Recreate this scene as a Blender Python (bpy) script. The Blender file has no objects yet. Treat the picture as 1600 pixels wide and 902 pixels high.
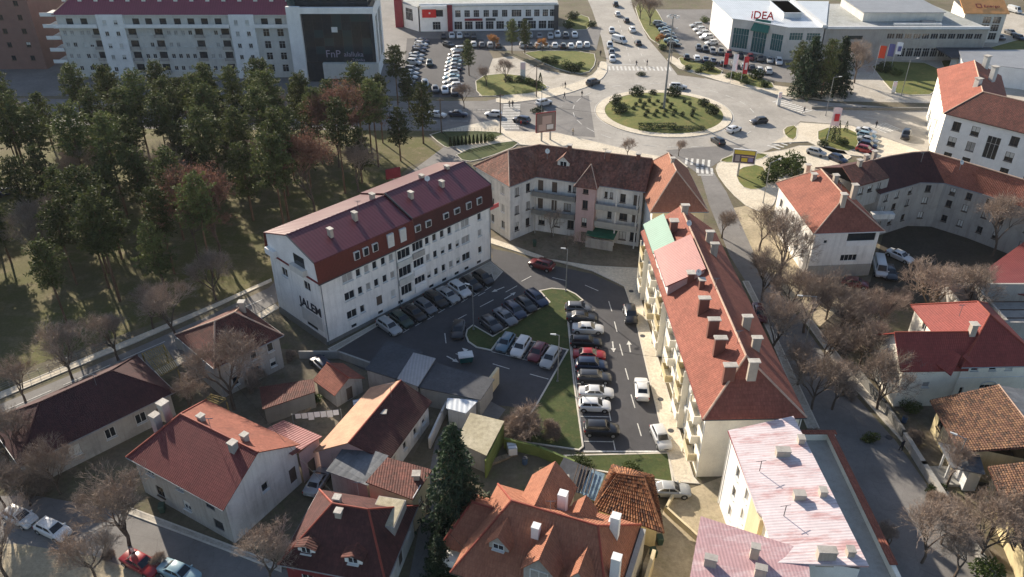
import bpy, bmesh, math, random
from mathutils import Vector, Matrix
from math import radians, sin, cos, pi, hypot, atan2
rng = random.Random(7)
SC = bpy.context.scene
COL = SC.collection
# ------------------------------------------------------------ camera, sky, sun, exposure
F, TH, CH = 1265.0, radians(32.3), 66.0          # focal length in 1600-px units, pitch, drone height
cd = bpy.data.cameras.new('camera'); cam = bpy.data.objects.new('camera', cd); COL.objects.link(cam)
cd.sensor_width = 36; cd.lens = 36 * F / 1600; cd.clip_start = 1; cd.clip_end = 3000
cam.location = (0, 0, CH); cam.rotation_euler = (pi/2 - TH, 0, 0)
SC.camera = cam
SUN_EL, SUN_AZ = radians(23.5), atan2(-0.545, 0.838)
W = bpy.data.worlds.new('World'); SC.world = W; W.use_nodes = True
nt = W.node_tree; sky = nt.nodes.new('ShaderNodeTexSky'); sky.sky_type = 'NISHITA'; sky.sun_disc = False
sky.sun_elevation = SUN_EL; sky.sun_rotation = SUN_AZ; sky.altitude = 600; sky.dust_density = 1.6; sky.air_density = 1.0
nt.links.new(sky.outputs[0], nt.nodes['Background'].inputs[0]); nt.nodes['Background'].inputs[1].default_value = 0.095
sl = bpy.data.lights.new('sun', 'SUN'); sl.energy = 5.0; sl.angle = radians(0.6); sl.color = (1.0, 0.89, 0.74)
so = bpy.data.objects.new('sun', sl); COL.objects.link(so)
sd = Vector((sin(SUN_AZ)*cos(SUN_EL), cos(SUN_AZ)*cos(SUN_EL), sin(SUN_EL)))
so.rotation_euler = sd.to_track_quat('Z', 'Y').to_euler(); so.location = (-60, 120, 120)
SC.view_settings.view_transform = 'Standard'; SC.view_settings.look = 'None'
SC.view_settings.exposure = 0.92; SC.view_settings.gamma = 1.0; SC.view_settings.use_curve_mapping = False
SC.render.engine = 'CYCLES'
SC.cycles.max_bounces = 5; SC.cycles.diffuse_bounces = 3; SC.cycles.glossy_bounces = 2; SC.cycles.transparent_max_bounces = 4

# ------------------------------------------------------------ survey: photo pixel -> point on the plan at height z
def P(px, py, z=0.0):
    u = (px-800)/F; v = (py-451)/F
    dy = cos(TH)-v*sin(TH); dz = -sin(TH)-v*cos(TH); t = (z-CH)/dz
    return (u*t, dy*t)
def PP(l, z=0.0): return [P(a, b, z) for a, b in l]

# ------------------------------------------------------------ materials
def hexl(h):
    o = []
    for i in (0, 2, 4):
        c = int(h[i:i+2], 16)/255; o.append(c/12.92 if c <= .04045 else ((c+.055)/1.055)**2.4)
    return tuple(o)
class NT:
    def __init__(s, name):
        s.m = bpy.data.materials.new(name); s.m.use_nodes = True; s.t = s.m.node_tree; s.b = s.t.nodes['Principled BSDF']
        s.b.inputs['Specular IOR Level'].default_value = .3
    def n(s, ty, **kw):
        x = s.t.nodes.new(ty)
        for k, v in kw.items(): setattr(x, k, v)
        return x
    def l(s, a, b): s.t.links.new(a, b)
    def pos(s, sc=(1, 1, 1), rot=0):
        g = s.n('ShaderNodeNewGeometry'); mp = s.n('ShaderNodeMapping'); mp.inputs['Scale'].default_value = sc
        mp.inputs['Rotation'].default_value = (0, 0, rot)
        s.l(g.outputs['Position'], mp.inputs[0]); return mp.outputs[0]
    def uv(s, sc=(1, 1, 1)):
        g = s.n('ShaderNodeUVMap'); mp = s.n('ShaderNodeMapping'); mp.inputs['Scale'].default_value = sc
        s.l(g.outputs[0], mp.inputs[0]); return mp.outputs[0]
    def noise(s, vec, scale, detail=4, rough=.6, lo=0., hi=1., a=.3, b=.7):
        x = s.n('ShaderNodeTexNoise'); x.inputs['Scale'].default_value = scale; x.inputs['Detail'].default_value = detail
        x.inputs['Roughness'].default_value = rough
        if vec is not None: s.l(vec, x.inputs['Vector'])
        r = s.n('ShaderNodeMapRange'); s.l(x.outputs[0], r.inputs[0])
        r.inputs[1].default_value = a; r.inputs[2].default_value = b; r.inputs[3].default_value = lo; r.inputs[4].default_value = hi
        return r.outputs[0]
    def mix(s, fac, c1, c2, mode='MIX'):
        x = s.n('ShaderNodeMixRGB', blend_type=mode)
        for i, v in enumerate((fac, c1, c2)):
            if isinstance(v, (int, float)): x.inputs[i].default_value = v if i == 0 else (v, v, v, 1)
            elif isinstance(v, tuple): x.inputs[i].default_value = (*v, 1)
            else: s.l(v, x.inputs[i])
        return x.outputs[0]
    def comb(s, v):          # float -> grey colour
        x = s.n('ShaderNodeCombineColor')
        for i in range(3): s.l(v, x.inputs[i])
        return x.outputs[0]
    def bump(s, h, dist=.05, st=.6):
        x = s.n('ShaderNodeBump'); x.inputs['Strength'].default_value = st; x.inputs['Distance'].default_value = dist
        s.l(h, x.inputs['Height']); s.l(x.outputs[0], s.b.inputs['Normal'])
    def fin(s, col, rough=.8, metal=0., spec=None):
        if isinstance(col, tuple): s.b.inputs['Base Color'].default_value = (*col, 1)
        else: s.l(col, s.b.inputs['Base Color'])
        s.b.inputs['Roughness'].default_value = rough; s.b.inputs['Metallic'].default_value = metal
        if spec is not None: s.b.inputs['Specular IOR Level'].default_value = spec
        return s.m
def sc3(c, k): return tuple(min(1, v*k) for v in c)
def m_plain(name, c, rough=.75, var=.18, scale=.8, fine=6., bump=0., metal=0., spec=.3):
    t = NT(name); p = t.pos()
    n1 = t.noise(p, scale, 5, .6, 1-var, 1+var); n2 = t.noise(p, fine, 3, .6, 1-var*.6, 1+var*.6)
    k = t.mix(1., t.comb(n1), t.comb(n2), 'MULTIPLY'); col = t.mix(1., c, k, 'MULTIPLY')
    if bump: t.bump(n2, bump)
    return t.fin(col, rough, metal, spec)
def m_wall(name, c, dirt=.35, dc=(.16, .14, .12), blotch=.5):
    t = NT(name); p = t.pos(); ps = t.pos((1.4, 1.4, .12))
    n1 = t.noise(p, .5, 6, .65, .88, 1.06); n2 = t.noise(p, 9, 3, .6, .95, 1.05)
    st = t.noise(ps, 1.3, 5, .7, 0, dirt, .48, .78); bl = t.noise(p, .22, 6, .7, 0, dirt*blotch, .5, .72)
    k = t.mix(1., t.comb(n1), t.comb(n2), 'MULTIPLY'); col = t.mix(1., c, k, 'MULTIPLY')
    col = t.mix(st, col, dc); col = t.mix(bl, col, dc)
    t.bump(n2, .01, .4); return t.fin(col, .88, 0, .2)
def m_tile(name, c1, c2, w=.24, h=.34, bump=.05, stain=.3, sc=(.05, .04, .035), var=.25, rough=.8, joint=.68):
    t = NT(name); uv = t.uv(); p = t.pos()
    br = t.n('ShaderNodeTexBrick'); t.l(uv, br.inputs['Vector']); br.offset = .5; br.squash = 1
    br.inputs['Color1'].default_value = (*c1, 1); br.inputs['Color2'].default_value = (*c2, 1)
    br.inputs['Mortar'].default_value = (*sc3(c1, joint), 1); br.inputs['Scale'].default_value = 1
    br.inputs['Mortar Size'].default_value = .014; br.inputs['Mortar Smooth'].default_value = .3; br.inputs['Bias'].default_value = -.1
    br.inputs['Brick Width'].default_value = w; br.inputs['Row Height'].default_value = h
    n1 = t.noise(p, .35, 6, .7, 1-var, 1+var); col = t.mix(1., br.outputs[0], t.comb(n1), 'MULTIPLY')
    n3 = t.noise(p, 2.5, 4, .7, 1-var*.7, 1+var*.7); col = t.mix(1., col, t.comb(n3), 'MULTIPLY')
    s1 = t.noise(t.uv((.9, .22, 1)), .8, 6, .75, 0, stain, .48, .75); col = t.mix(s1, col, sc)
    # saw-tooth courses and rounded tiles as relief
    sx = t.n('ShaderNodeSeparateXYZ'); t.l(uv, sx.inputs[0])
    def mth(op, a, b=None):
        x = t.n('ShaderNodeMath', operation=op); t.l(a, x.inputs[0])
        if b is not None: x.inputs[1].default_value = b
        return x.outputs[0]
    row = mth('FRACT', mth('DIVIDE', sx.outputs[1], h)); colw = mth('ABSOLUTE', mth('SINE', mth('MULTIPLY', sx.outputs[0], pi/w)))
    inv = t.n('ShaderNodeMath', operation='SUBTRACT'); inv.inputs[0].default_value = 1; t.l(row, inv.inputs[1])
    ad = t.n('ShaderNodeMath', operation='ADD'); t.l(inv.outputs[0], ad.inputs[0]); t.l(colw, ad.inputs[1])
    t.bump(ad.outputs[0], bump, .8); return t.fin(col, rough, 0, .25)
def m_rib(name, c, period=.4, rough=.45, metal=0., var=.12, c2=None, k2=.5, spec=.5, bump=.012, across=False):
    t = NT(name); uv = t.uv(); p = t.pos(); sx = t.n('ShaderNodeSeparateXYZ'); t.l(uv, sx.inputs[0])
    x = t.n('ShaderNodeMath', operation='MULTIPLY'); t.l(sx.outputs[1 if across else 0], x.inputs[0]); x.inputs[1].default_value = 2*pi/period
    y = t.n('ShaderNodeMath', operation='SINE'); t.l(x.outputs[0], y.inputs[0])
    n1 = t.noise(p, .4, 6, .7, 1-var, 1+var); n2 = t.noise(p, 3, 4, .7, 1-var*.6, 1+var*.6)
    col = t.mix(1., c, t.comb(n1), 'MULTIPLY'); col = t.mix(1., col, t.comb(n2), 'MULTIPLY')
    if c2: col = t.mix(t.noise(t.uv((.25, 1, 1)), .55, 7, .75, 0, k2, .49, .6), col, c2)
    r = t.n('ShaderNodeMapRange'); t.l(y.outputs[0], r.inputs[0]); r.inputs[1].default_value = -1; r.inputs[3].default_value = .88; r.inputs[4].default_value = 1.04
    col = t.mix(1., col, t.comb(r.outputs[0]), 'MULTIPLY')  # troughs darker, crests lighter: rib shading put into the colour
    t.bump(y.outputs[0], bump, .8); return t.fin(col, rough, metal, spec)
def m_ground(name, c1, c2, scale=.12, fine=3., c3=None, k3=.5, rough=.9, bump=.02, spec=.2, a=.4, b=.62, grain=.22):
    t = NT(name); p = t.pos()
    f = t.noise(p, scale, 8, .65, 0, 1, a, b); col = t.mix(f, c1, c2)
    if c3: col = t.mix(t.noise(p, scale*4.3, 6, .7, 0, k3, .5, .68), col, c3)
    n = t.noise(p, fine, 5, .7, 1-grain, 1+grain); col = t.mix(1., col, t.comb(n), 'MULTIPLY')
    n0 = t.noise(p, fine*6, 2, .6, 1-grain*.5, 1+grain*.5); col = t.mix(1., col, t.comb(n0), 'MULTIPLY')
    if bump: t.bump(n, bump, .5)
    return t.fin(col, rough, 0, spec)
def m_asphalt(name, c, crack=.35, patch=.25):
    t = NT(name); p = t.pos()
    n1 = t.noise(p, .09, 7, .65, 1-patch, 1+patch); n2 = t.noise(p, 1.1, 5, .7, .9, 1.1); n3 = t.noise(p, 14, 2, .6, .88, 1.12)
    col = t.mix(1., c, t.comb(n1), 'MULTIPLY'); col = t.mix(1., col, t.comb(n2), 'MULTIPLY'); col = t.mix(1., col, t.comb(n3), 'MULTIPLY')
    v = t.n('ShaderNodeTexVoronoi', feature='DISTANCE_TO_EDGE'); v.inputs['Scale'].default_value = .3
    pn = t.n('ShaderNodeTexNoise'); t.l(p, pn.inputs['Vector']); pn.inputs['Scale'].default_value = .5; pn.inputs['Detail'].default_value = 5
    t.l(t.mix(.55, p, pn.outputs['Color'], 'ADD'), v.inputs['Vector'])
    r = t.n('ShaderNodeMapRange'); t.l(v.outputs[0], r.inputs[0]); r.inputs[1].default_value = 0; r.inputs[2].default_value = .012
    r.inputs[3].default_value = crack; r.inputs[4].default_value = 0
    col = t.mix(r.outputs[0], col, sc3(c, .35)); col = t.mix(t.noise(p, .75, 5, .75, 0, .4, .6, .72), col, sc3(c, .5)); col = t.mix(t.noise(t.pos((1, .12, 1), .35), .5, 5, .7, 0, .3, .52, .75), col, sc3(c, 1.35)); t.bump(n3, .008, .4); return t.fin(col, .85, 0, .3)
def m_leaf(name, c1, c2, rough=.65, trans=.25, rnd=.35):
    t = NT(name); oi = t.n('ShaderNodeObjectInfo'); p = t.pos()
    n = t.noise(p, .55, 4, .7, 0, 1, .35, .65); n2 = t.noise(p, 5, 2, .6, .7, 1.3)
    col = t.mix(n, c1, c2); col = t.mix(1., col, t.comb(n2), 'MULTIPLY')
    r = t.n('ShaderNodeMapRange'); t.l(oi.outputs['Random'], r.inputs[0]); r.inputs[3].default_value = 1-rnd; r.inputs[4].default_value = 1+rnd
    col = t.mix(1., col, t.comb(r.outputs[0]), 'MULTIPLY')
    out = t.t.nodes['Material Output']; tr = t.n('ShaderNodeBsdfTranslucent'); t.l(col, tr.inputs[0])
    mx = t.n('ShaderNodeMixShader'); mx.inputs[0].default_value = trans; t.fin(col, rough, 0, .25)
    t.l(t.b.outputs[0], mx.inputs[1]); t.l(tr.outputs[0], mx.inputs[2]); t.l(mx.outputs[0], out.inputs[0]); return t.m
def m_paint():
    t = NT('car_paint'); oi = t.n('ShaderNodeObjectInfo'); t.l(oi.outputs['Color'], t.b.inputs['Base Color'])
    t.b.inputs['Roughness'].default_value = .28; t.b.inputs['Specular IOR Level'].default_value = .5
    t.b.inputs['Coat Weight'].default_value = .6; t.b.inputs['Coat Roughness'].default_value = .06; return t.m
def m_flat(name, c, rough=.6, metal=0., spec=.4): return NT(name).fin(c, rough, metal, spec)

MT = {}
MT['glass'] = m_flat('window_glass', (.018, .022, .028), .07, 0, .6)
MT['glass_blue'] = m_flat('facade_glass', (.025, .05, .06), .08, 0, .7)
MT['glass_dark'] = m_plain('dark_curtain_glass', (.022, .03, .038), .1, .3, .3, 2, 0, 0, .6)
MT['glass_teal'] = m_flat('teal_glass', (.02, .10, .105), .12, 0, .6)
MT['curtain'] = m_plain('curtained_pane', (.34, .33, .31), .35, .2, 1, 5)
MT['blind'] = m_plain('roller_blind', (.55, .54, .5), .5, .12, 1, 5)
MT['frame'] = m_plain('white_frame', (.62, .62, .60), .5, .1)
MT['wood'] = m_plain('brown_frame', (.075, .05, .035), .6, .25)
MT['door'] = m_plain('door_leaf', (.10, .075, .06), .6, .2)
MT['metal'] = m_plain('grey_metal', (.25, .26, .27), .45, .12, 1, 4, 0, .5)
MT['darkmetal'] = m_plain('dark_metal', (.06, .06, .065), .5, .12)
MT['black'] = m_flat('black_rubber', (.015, .015, .016), .8)
MT['rim'] = m_flat('wheel_rim', (.35, .36, .37), .35, .6)
MT['paint'] = m_paint()
MT['lampglass'] = m_flat('clear_lamp', (.7, .72, .72), .15, 0, .6)
MT['redlamp'] = m_flat('red_lamp', (.35, .015, .012), .25, 0, .6)
MT['plate'] = m_flat('plate_white', (.7, .7, .68), .5)
# walls
MT['w_white'] = m_wall('wall_white', hexl('e8e5df'), .3)
MT['w_whiteb'] = m_wall('wall_white_clean', hexl('e6e5e2'), .10)
MT['w_grey'] = m_wall('wall_pale_grey', hexl('cac8c1'), .25)
MT['w_cream'] = m_wall('wall_cream', hexl('f3eddd'), .14, (.45, .38, .26))
MT['w_beige'] = m_wall('wall_beige', hexl('cdbf9e'), .22, (.3, .25, .17))
MT['w_oldw'] = m_wall('wall_old_white', hexl('d6d3cd'), .5, (.2, .18, .16), .8)
MT['w_stone'] = m_wall('wall_grey_render', hexl('a9a49d'), .55, (.14, .13, .12), .9)
MT['w_pink'] = m_wall('wall_dusty_pink', hexl('b99d99'), .3)
MT['w_brick'] = m_wall('wall_brick_pink', hexl('87685f'), .25)
MT['w_yel'] = m_wall('wall_yellow', hexl('cdbd94'), .4, (.2, .17, .12), .9)
MT['w_red'] = m_wall('wall_red', hexl('7a2f33'), .3)
MT['w_green'] = m_plain('wall_lime_green', hexl('6c7a44'), .85, .2)
MT['concrete'] = m_wall('concrete', hexl('a7a49d'), .4, (.18, .17, .15), .9)
MT['concrete_dk'] = m_wall('old_concrete', hexl('7d7b76'), .5, (.1, .1, .09), .9)
# roofs
MT['r_purple'] = m_rib('roof_plum_metal', hexl('5a2530'), .5, .32, .0, .1, hexl('633039'), .4, .5, .008)
MT['r_mans'] = m_tile('roof_brown_mansard', hexl('642f28'), hexl('5b2a24'), .22, .3, .02, .15, hexl('4a2a25'), .1, .6)
MT['r_mans2'] = m_tile('roof_dark_mansard', hexl('4c2726'), hexl('442222'), .22, .3, .02, .15, hexl('3a2224'), .1, .6)
MT['r_old'] = m_tile('roof_old_tile', hexl('7e5142'), hexl('553a33'), .26, .36, .06, .5, hexl('92796a'), .45)
MT['r_orange'] = m_tile('roof_orange_tile', hexl('945a49'), hexl('854e40'), .24, .36, .05, .3, hexl('6d4a3e'), .22)
MT['r_orange2'] = m_tile('roof_bright_orange_tile', hexl('935747'), hexl('864d3f'), .3, .4, .03, .3, hexl('77503f'), .2)
MT['r_bright'] = m_tile('roof_new_orange_tile', hexl('a06a52'), hexl('905c47'), .25, .36, .06, .15, hexl('7b5544'), .15)
MT['r_redm'] = m_rib('roof_red_metal', hexl('7f403d'), .35, .5, .1, .12, hexl('925852'), .4, .5, .02)
MT['r_red'] = m_tile('roof_red_tile', hexl('6f3634'), hexl('652f2e'), .25, .35, .03, .2, hexl('4f2c2b'), .15, .65)
MT['r_redbr'] = m_tile('roof_brightred_tile', hexl('8c423a'), hexl('823b34'), .25, .35, .03, .2, hexl('783b33'), .15, .6)
MT['r_dark'] = m_tile('roof_dark_tile', hexl('4c2e2e'), hexl('3f2829'), .25, .35, .03, .35, hexl('2b2020'), .2)
MT['r_rust'] = m_tile('roof_rusty_tile', hexl('663d35'), hexl('4c302b'), .27, .36, .05, .5, hexl('3a2926'), .35)
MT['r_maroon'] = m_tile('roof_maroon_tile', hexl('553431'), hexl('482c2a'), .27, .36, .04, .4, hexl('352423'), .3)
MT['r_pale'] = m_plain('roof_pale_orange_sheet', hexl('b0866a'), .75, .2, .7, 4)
MT['dark_soil_shade'] = m_ground('dark_soil_shade', hexl('4a443b'), hexl('3f3a33'), .15, 2, hexl('3c3d2c'), .6)  # dark soil, darkened further so the yard's shade is part of the colour
MT['r_pink'] = m_rib('roof_faded_red_sheet', hexl('cdc0c1'), .32, .55, .0, .1, hexl('a5635d'), .6, .4, .006, True)
MT['r_pink2'] = m_rib('roof_faded_pink_sheet', hexl('b28f91'), .3, .55, .0, .12, hexl('c6b2b3'), .75, .4, .006)
MT['r_slab'] = m_rib('roof_wine_metal', hexl('7d3848'), .6, .5, .0, .08, None, .5, .4, .008)
MT['r_green'] = m_rib('roof_mint_sheet', hexl('4f7f6d'), .5, .6, .0, .06, hexl('598a77'), .4, .4, .01)
MT['r_slate'] = m_tile('roof_grey_slate', hexl('6f7276'), hexl('5c5f63'), .8, 1.0, .02, .3, hexl('3d3f42'), .2)
MT['r_grey'] = m_rib('roof_grey_sheet', hexl('8f9092'), .4, .5, .2, .12)
MT['r_flatdk'] = m_ground('roof_dark_bitumen', hexl('4a4c50'), hexl('55565a'), .2, 3, hexl('3c3d40'), .4)
MT['r_flatlt'] = m_ground('roof_light_membrane', hexl('a9aaa8'), hexl('94968f'), .1, 2, hexl('7d7c74'), .5)
MT['r_flatbg'] = m_ground('roof_beige_sheet', hexl('b3aa93'), hexl('a1987f'), .3, 2, hexl('8a826d'), .4)
MT['r_white'] = m_rib('roof_white_sheet', hexl('c3c8cc'), .6, .4, .1, .1)
MT['r_signor'] = m_plain('roof_sign_orange', hexl('d99a5e'), .6, .12)
MT['ridge'] = m_plain('ridge_mortar', hexl('b79a86'), .8, .2)
MT['ridge_red'] = m_plain('ridge_red', hexl('8c4436'), .7, .15)
MT['chim'] = m_wall('chimney_render', hexl('b5a99b'), .5)
MT['chim_red'] = m_wall('chimney_dark_red', hexl('765046'), .4)
MT['chim_cap'] = m_plain('chimney_slab', hexl('aea89f'), .8, .25)
# ground
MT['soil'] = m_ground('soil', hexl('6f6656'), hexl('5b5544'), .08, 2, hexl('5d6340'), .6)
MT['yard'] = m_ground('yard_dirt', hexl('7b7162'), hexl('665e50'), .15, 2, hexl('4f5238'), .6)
MT['sandy'] = m_ground('pale_dirt', hexl('b3a58b'), hexl('9b8f78'), .12, 2, hexl('7f7a5c'), .5)
MT['grass'] = m_ground('lawn', hexl('5c6434'), hexl('6e6f3e'), .16, 4, hexl('847448'), .75, .95, .05)
MT['grass_dk'] = m_ground('lawn_green', hexl('3f4a2b'), hexl('4b5330'), .2, 4, hexl('5a5538'), .7, .95, .05)
MT['park'] = m_ground('park_floor', hexl('5d5c36'), hexl('645d42'), .09, 3, hexl('7d7058'), .85, .95, .06)
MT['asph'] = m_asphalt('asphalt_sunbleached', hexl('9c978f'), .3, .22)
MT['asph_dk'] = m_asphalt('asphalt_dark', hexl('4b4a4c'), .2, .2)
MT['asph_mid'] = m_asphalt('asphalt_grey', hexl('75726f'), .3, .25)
MT['pave'] = m_ground('pavement_concrete', hexl('b5aea2'), hexl('a49c8f'), .2, 3, hexl('8d867a'), .5)
MT['pave_lt'] = m_ground('pavement_pale', hexl('cfc5b2'), hexl('c3b8a4'), .2, 3, hexl('aba18f'), .4)
MT['kerb'] = m_plain('kerb_stone', hexl('c4bdb0'), .85, .15)
MT['line'] = m_ground('road_paint', hexl('d4d2cc'), hexl('c2c0ba'), .5, 6, hexl('8c8a86'), .7)
# plants
MT['bark'] = m_plain('bark', hexl('5c5047'), .9, .3, 1, 8)
MT['barkp'] = m_plain('pine_bark', hexl('6b5443'), .9, .3, 1, 8)
MT['twig'] = m_leaf('bare_twigs', hexl('867568'), hexl('9d8d7f'), .9, 0.05, .18)
MT['twig_r'] = m_leaf('reddish_twigs', hexl('735750'), hexl('866a5f'), .9, 0.05, .15)
MT['needle'] = m_leaf('pine_needles', hexl('3c4529'), hexl('62683c'), .75, .2, .4)
MT['needle_b'] = m_leaf('spruce_needles', hexl('26352a'), hexl('3c4d33'), .7, .15, .25)
MT['leaf'] = m_leaf('shrub_leaves', hexl('33421f'), hexl('515d2c'), .6, .25, .3)
MT['leaf_dk'] = m_leaf('hedge_leaves', hexl('26331d'), hexl('3a4727'), .6, .2, .2)
MT['dry'] = m_leaf('dry_leaves', hexl('6a4a40'), hexl('84624f'), .8, .25, .15)
MT['dry_or'] = m_leaf('yellow_leaves', hexl('b07a45'), hexl('c29055'), .8, .3, .1)

# ------------------------------------------------------------ mesh helpers
class MB:
    def __init__(s): s.v = []; s.f = []; s.m = []
    def poly(s, pts, mi=0):
        b = len(s.v); s.v += [tuple(p) for p in pts]; s.f.append(tuple(range(b, b+len(pts)))); s.m.append(mi)
    def hexa(s, p, mi=0):          # 8 points: bottom ring ccw, top ring ccw
        b = len(s.v); s.v += [tuple(q) for q in p]
        for f in ((3, 2, 1, 0), (4, 5, 6, 7), (0, 1, 5, 4), (1, 2, 6, 5), (2, 3, 7, 6), (3, 0, 4, 7)):
            s.f.append(tuple(b+i for i in f)); s.m.append(mi)
    def box(s, x0, y0, z0, x1, y1, z1, mi=0):
        s.hexa([(x0, y0, z0), (x1, y0, z0), (x1, y1, z0), (x0, y1, z0), (x0, y0, z1), (x1, y0, z1), (x1, y1, z1), (x0, y1, z1)], mi)
    def obox(s, c, ang, l, w, z0, z1, mi=0):
        ca, sa = cos(ang), sin(ang)
        q = [(c[0]+ca*a*l/2-sa*b*w/2, c[1]+sa*a*l/2+ca*b*w/2) for a, b in ((-1, -1), (1, -1), (1, 1), (-1, 1))]
        s.hexa([(*p, z0) for p in q]+[(*p, z1) for p in q], mi)
    def prism(s, pts, z0, z1, mi=0):
        n = len(pts); b = len(s.v); s.v += [(p[0], p[1], z0) for p in pts]+[(p[0], p[1], z1) for p in pts]
        s.f.append(tuple(range(b+n-1, b-1, -1))); s.f.append(tuple(range(b+n, b+2*n))); s.m += [mi, mi]
        for i in range(n):
            j = (i+1) % n; s.f.append((b+i, b+j, b+n+j, b+n+i)); s.m.append(mi)
    def tube(s, p, q, r0, r1=None, n=6, mi=0, cap=True):
        p = Vector(p); q = Vector(q); r1 = r0 if r1 is None else r1; d = q-p
        if d.length < 1e-6: return
        d.normalize(); a = d.cross(Vector((0, 0, 1)) if abs(d.z) < .9 else Vector((1, 0, 0))).normalized(); c = d.cross(a)
        b = len(s.v)
        for k, (o, r) in enumerate(((p, r0), (q, r1))):
            for i in range(n):
                t = 2*pi*i/n; s.v.append(tuple(o+a*(cos(t)*r)+c*(sin(t)*r)))
        for i in range(n):
            j = (i+1) % n; s.f.append((b+j, b+i, b+n+i, b+n+j)); s.m.append(mi)
        if cap: s.f.append(tuple(range(b, b+n))); s.f.append(tuple(range(b+2*n-1, b+n-1, -1))); s.m += [mi, mi]
    def mesh(s, name, mats, smooth=False, uv=True):
        me = bpy.data.meshes.new(name); me.from_pydata(s.v, [], s.f)
        for m in mats: me.materials.append(m)
        if len(mats) > 1: me.polygons.foreach_set('material_index', s.m)
        if smooth: me.polygons.foreach_set('use_smooth', [True]*len(s.f))
        me.update()
        if uv:
            ul = me.uv_layers.new(name='UVMap'); out = []
            for p in me.polygons:
                n = p.normal
                if abs(n.z) > .995: u, w = Vector((1, 0, 0)), Vector((0, 1, 0))
                else: u = Vector((0, 0, 1)).cross(n).normalized(); w = n.cross(u)
                for vi in p.vertices:
                    c = me.vertices[vi].co; out += [c.dot(u), c.dot(w)]
            ul.data.foreach_set('uv', out)
        return me
    def build(s, name, mats, parent=None, smooth=False, uv=True, loc=None):
        if not isinstance(mats, (list, tuple)): mats = [mats]
        return ob(name, s.mesh(name, mats, smooth, uv), parent, loc)
def ob(name, me, parent=None, loc=None, rz=0.):
    o = bpy.data.objects.new(name, me); COL.objects.link(o)
    if parent is not None: o.parent = parent
    if loc is not None: o.location = loc
    if rz: o.rotation_euler = (0, 0, rz)
    return o
def tag(o, label, cat, group=None):
    o['label'] = label; o['category'] = cat
    if group: o['group'] = group
    return o
def thing(name, label, cat, loc=(0, 0, 0), rz=0., group=None):
    return tag(ob(name, None, None, loc, rz), label, cat, group)
def struct(o): o['kind'] = 'structure'; return o
def stuff(o): o['kind'] = 'stuff'; return o
def copy_tree(o, parent=None):
    c = o.copy(); COL.objects.link(c); c.parent = parent
    for ch in o.children: copy_tree(ch, c)
    return c
def ordn(i):
    return ['first', 'second', 'third', 'fourth', 'fifth', 'sixth', 'seventh', 'eighth', 'ninth', 'tenth', 'eleventh', 'twelfth', 'thirteenth',
            'fourteenth', 'fifteenth', 'sixteenth', 'seventeenth', 'eighteenth', 'nineteenth', 'twentieth'][i]
def text_mesh(name, s, size, mat, depth=.05, bold=0.):
    cu = bpy.data.curves.new(name, 'FONT'); cu.body = s; cu.size = size; cu.extrude = depth; cu.offset = bold; cu.resolution_u = 3
    o = bpy.data.objects.new(name, cu); me = bpy.data.meshes.new_from_object(o); bpy.data.objects.remove(o)
    me.materials.clear(); me.materials.append(mat); return me
# ------------------------------------------------------------ ground
def sheet(name, pts, z, mat, parent=None):
    m = MB(); a = sum(pts[i][0]*pts[(i+1) % len(pts)][1]-pts[(i+1) % len(pts)][0]*pts[i][1] for i in range(len(pts)))
    if a < 0: pts = pts[::-1]
    m.poly([(x, y, z) for x, y in pts]); o = m.build(name, MT[mat], parent)
    return o if parent else struct(o)
def ccw(pts):
    a = sum(pts[i][0]*pts[(i+1) % len(pts)][1]-pts[(i+1) % len(pts)][0]*pts[i][1] for i in range(len(pts)))
    return pts if a > 0 else pts[::-1]
def smooth(pts, n=2):          # corner cutting of a closed outline
    for _ in range(n):
        q = []
        for i in range(len(pts)):
            a, b = pts[i], pts[(i+1) % len(pts)]
            q += [(a[0]*.75+b[0]*.25, a[1]*.75+b[1]*.25), (a[0]*.25+b[0]*.75, a[1]*.25+b[1]*.75)]
        pts = q
    return pts
def inset(pts, d):
    pts = ccw(pts); n = len(pts); o = []
    for i in range(n):
        p, a, b = Vector(pts[i-1]), Vector(pts[i]), Vector(pts[(i+1) % n])
        d1 = (a-p).normalized(); d2 = (b-a).normalized(); n1 = Vector((-d1.y, d1.x)); n2 = Vector((-d2.y, d2.x)); k = n1+n2
        if k.length < .3: k = n1
        k.normalize(); c = max(.5, k.dot(n1)); o.append(tuple(a+k*(d/c)))
    return o
def raised(name, pts, mat, h=.12, kerb=.16, kmat='kerb'):
    pts = ccw(pts); ins = inset(pts, kerb); m = MB(); n = len(pts)
    m.prism(ins, -.05, h-.02); o = struct(m.build(name, MT[mat]))
    k = MB()
    for i in range(n):
        j = (i+1) % n
        k.hexa([(*pts[i], -.05), (*pts[j], -.05), (*ins[j], -.05), (*ins[i], -.05), (*pts[i], h), (*pts[j], h), (*ins[j], h), (*ins[i], h)])
    k.build('kerb', MT[kmat], o); return o
def circ(c, r, n=64, a0=0, a1=2*pi): return [(c[0]+r*cos(a0+(a1-a0)*i/n), c[1]+r*sin(a0+(a1-a0)*i/n)) for i in range(n)]
RC = (35.2, 181.0)
m = MB(); m.poly([(-700, -60, 0), (700, -60, 0), (700, 1500, 0), (-700, 1500, 0)]); struct(m.build('terrain', MT['soil']))
rb = sheet('roundabout_road', circ(RC, 29), .006, 'asph')
rn = sheet('north_road', PP([(930, 125), (1062, 122), (1042, 95), (1012, 60), (990, 15), (978, -30), (905, -30), (925, 15), (940, 60), (948, 95)]), .010, 'asph')
rw = sheet('west_road', PP([(920, 150), (800, 150), (760, 158), (400, 158), (-200, 152), (-200, 196), (400, 203), (800, 205), (930, 215)]), .014, 'asph_mid')
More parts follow.
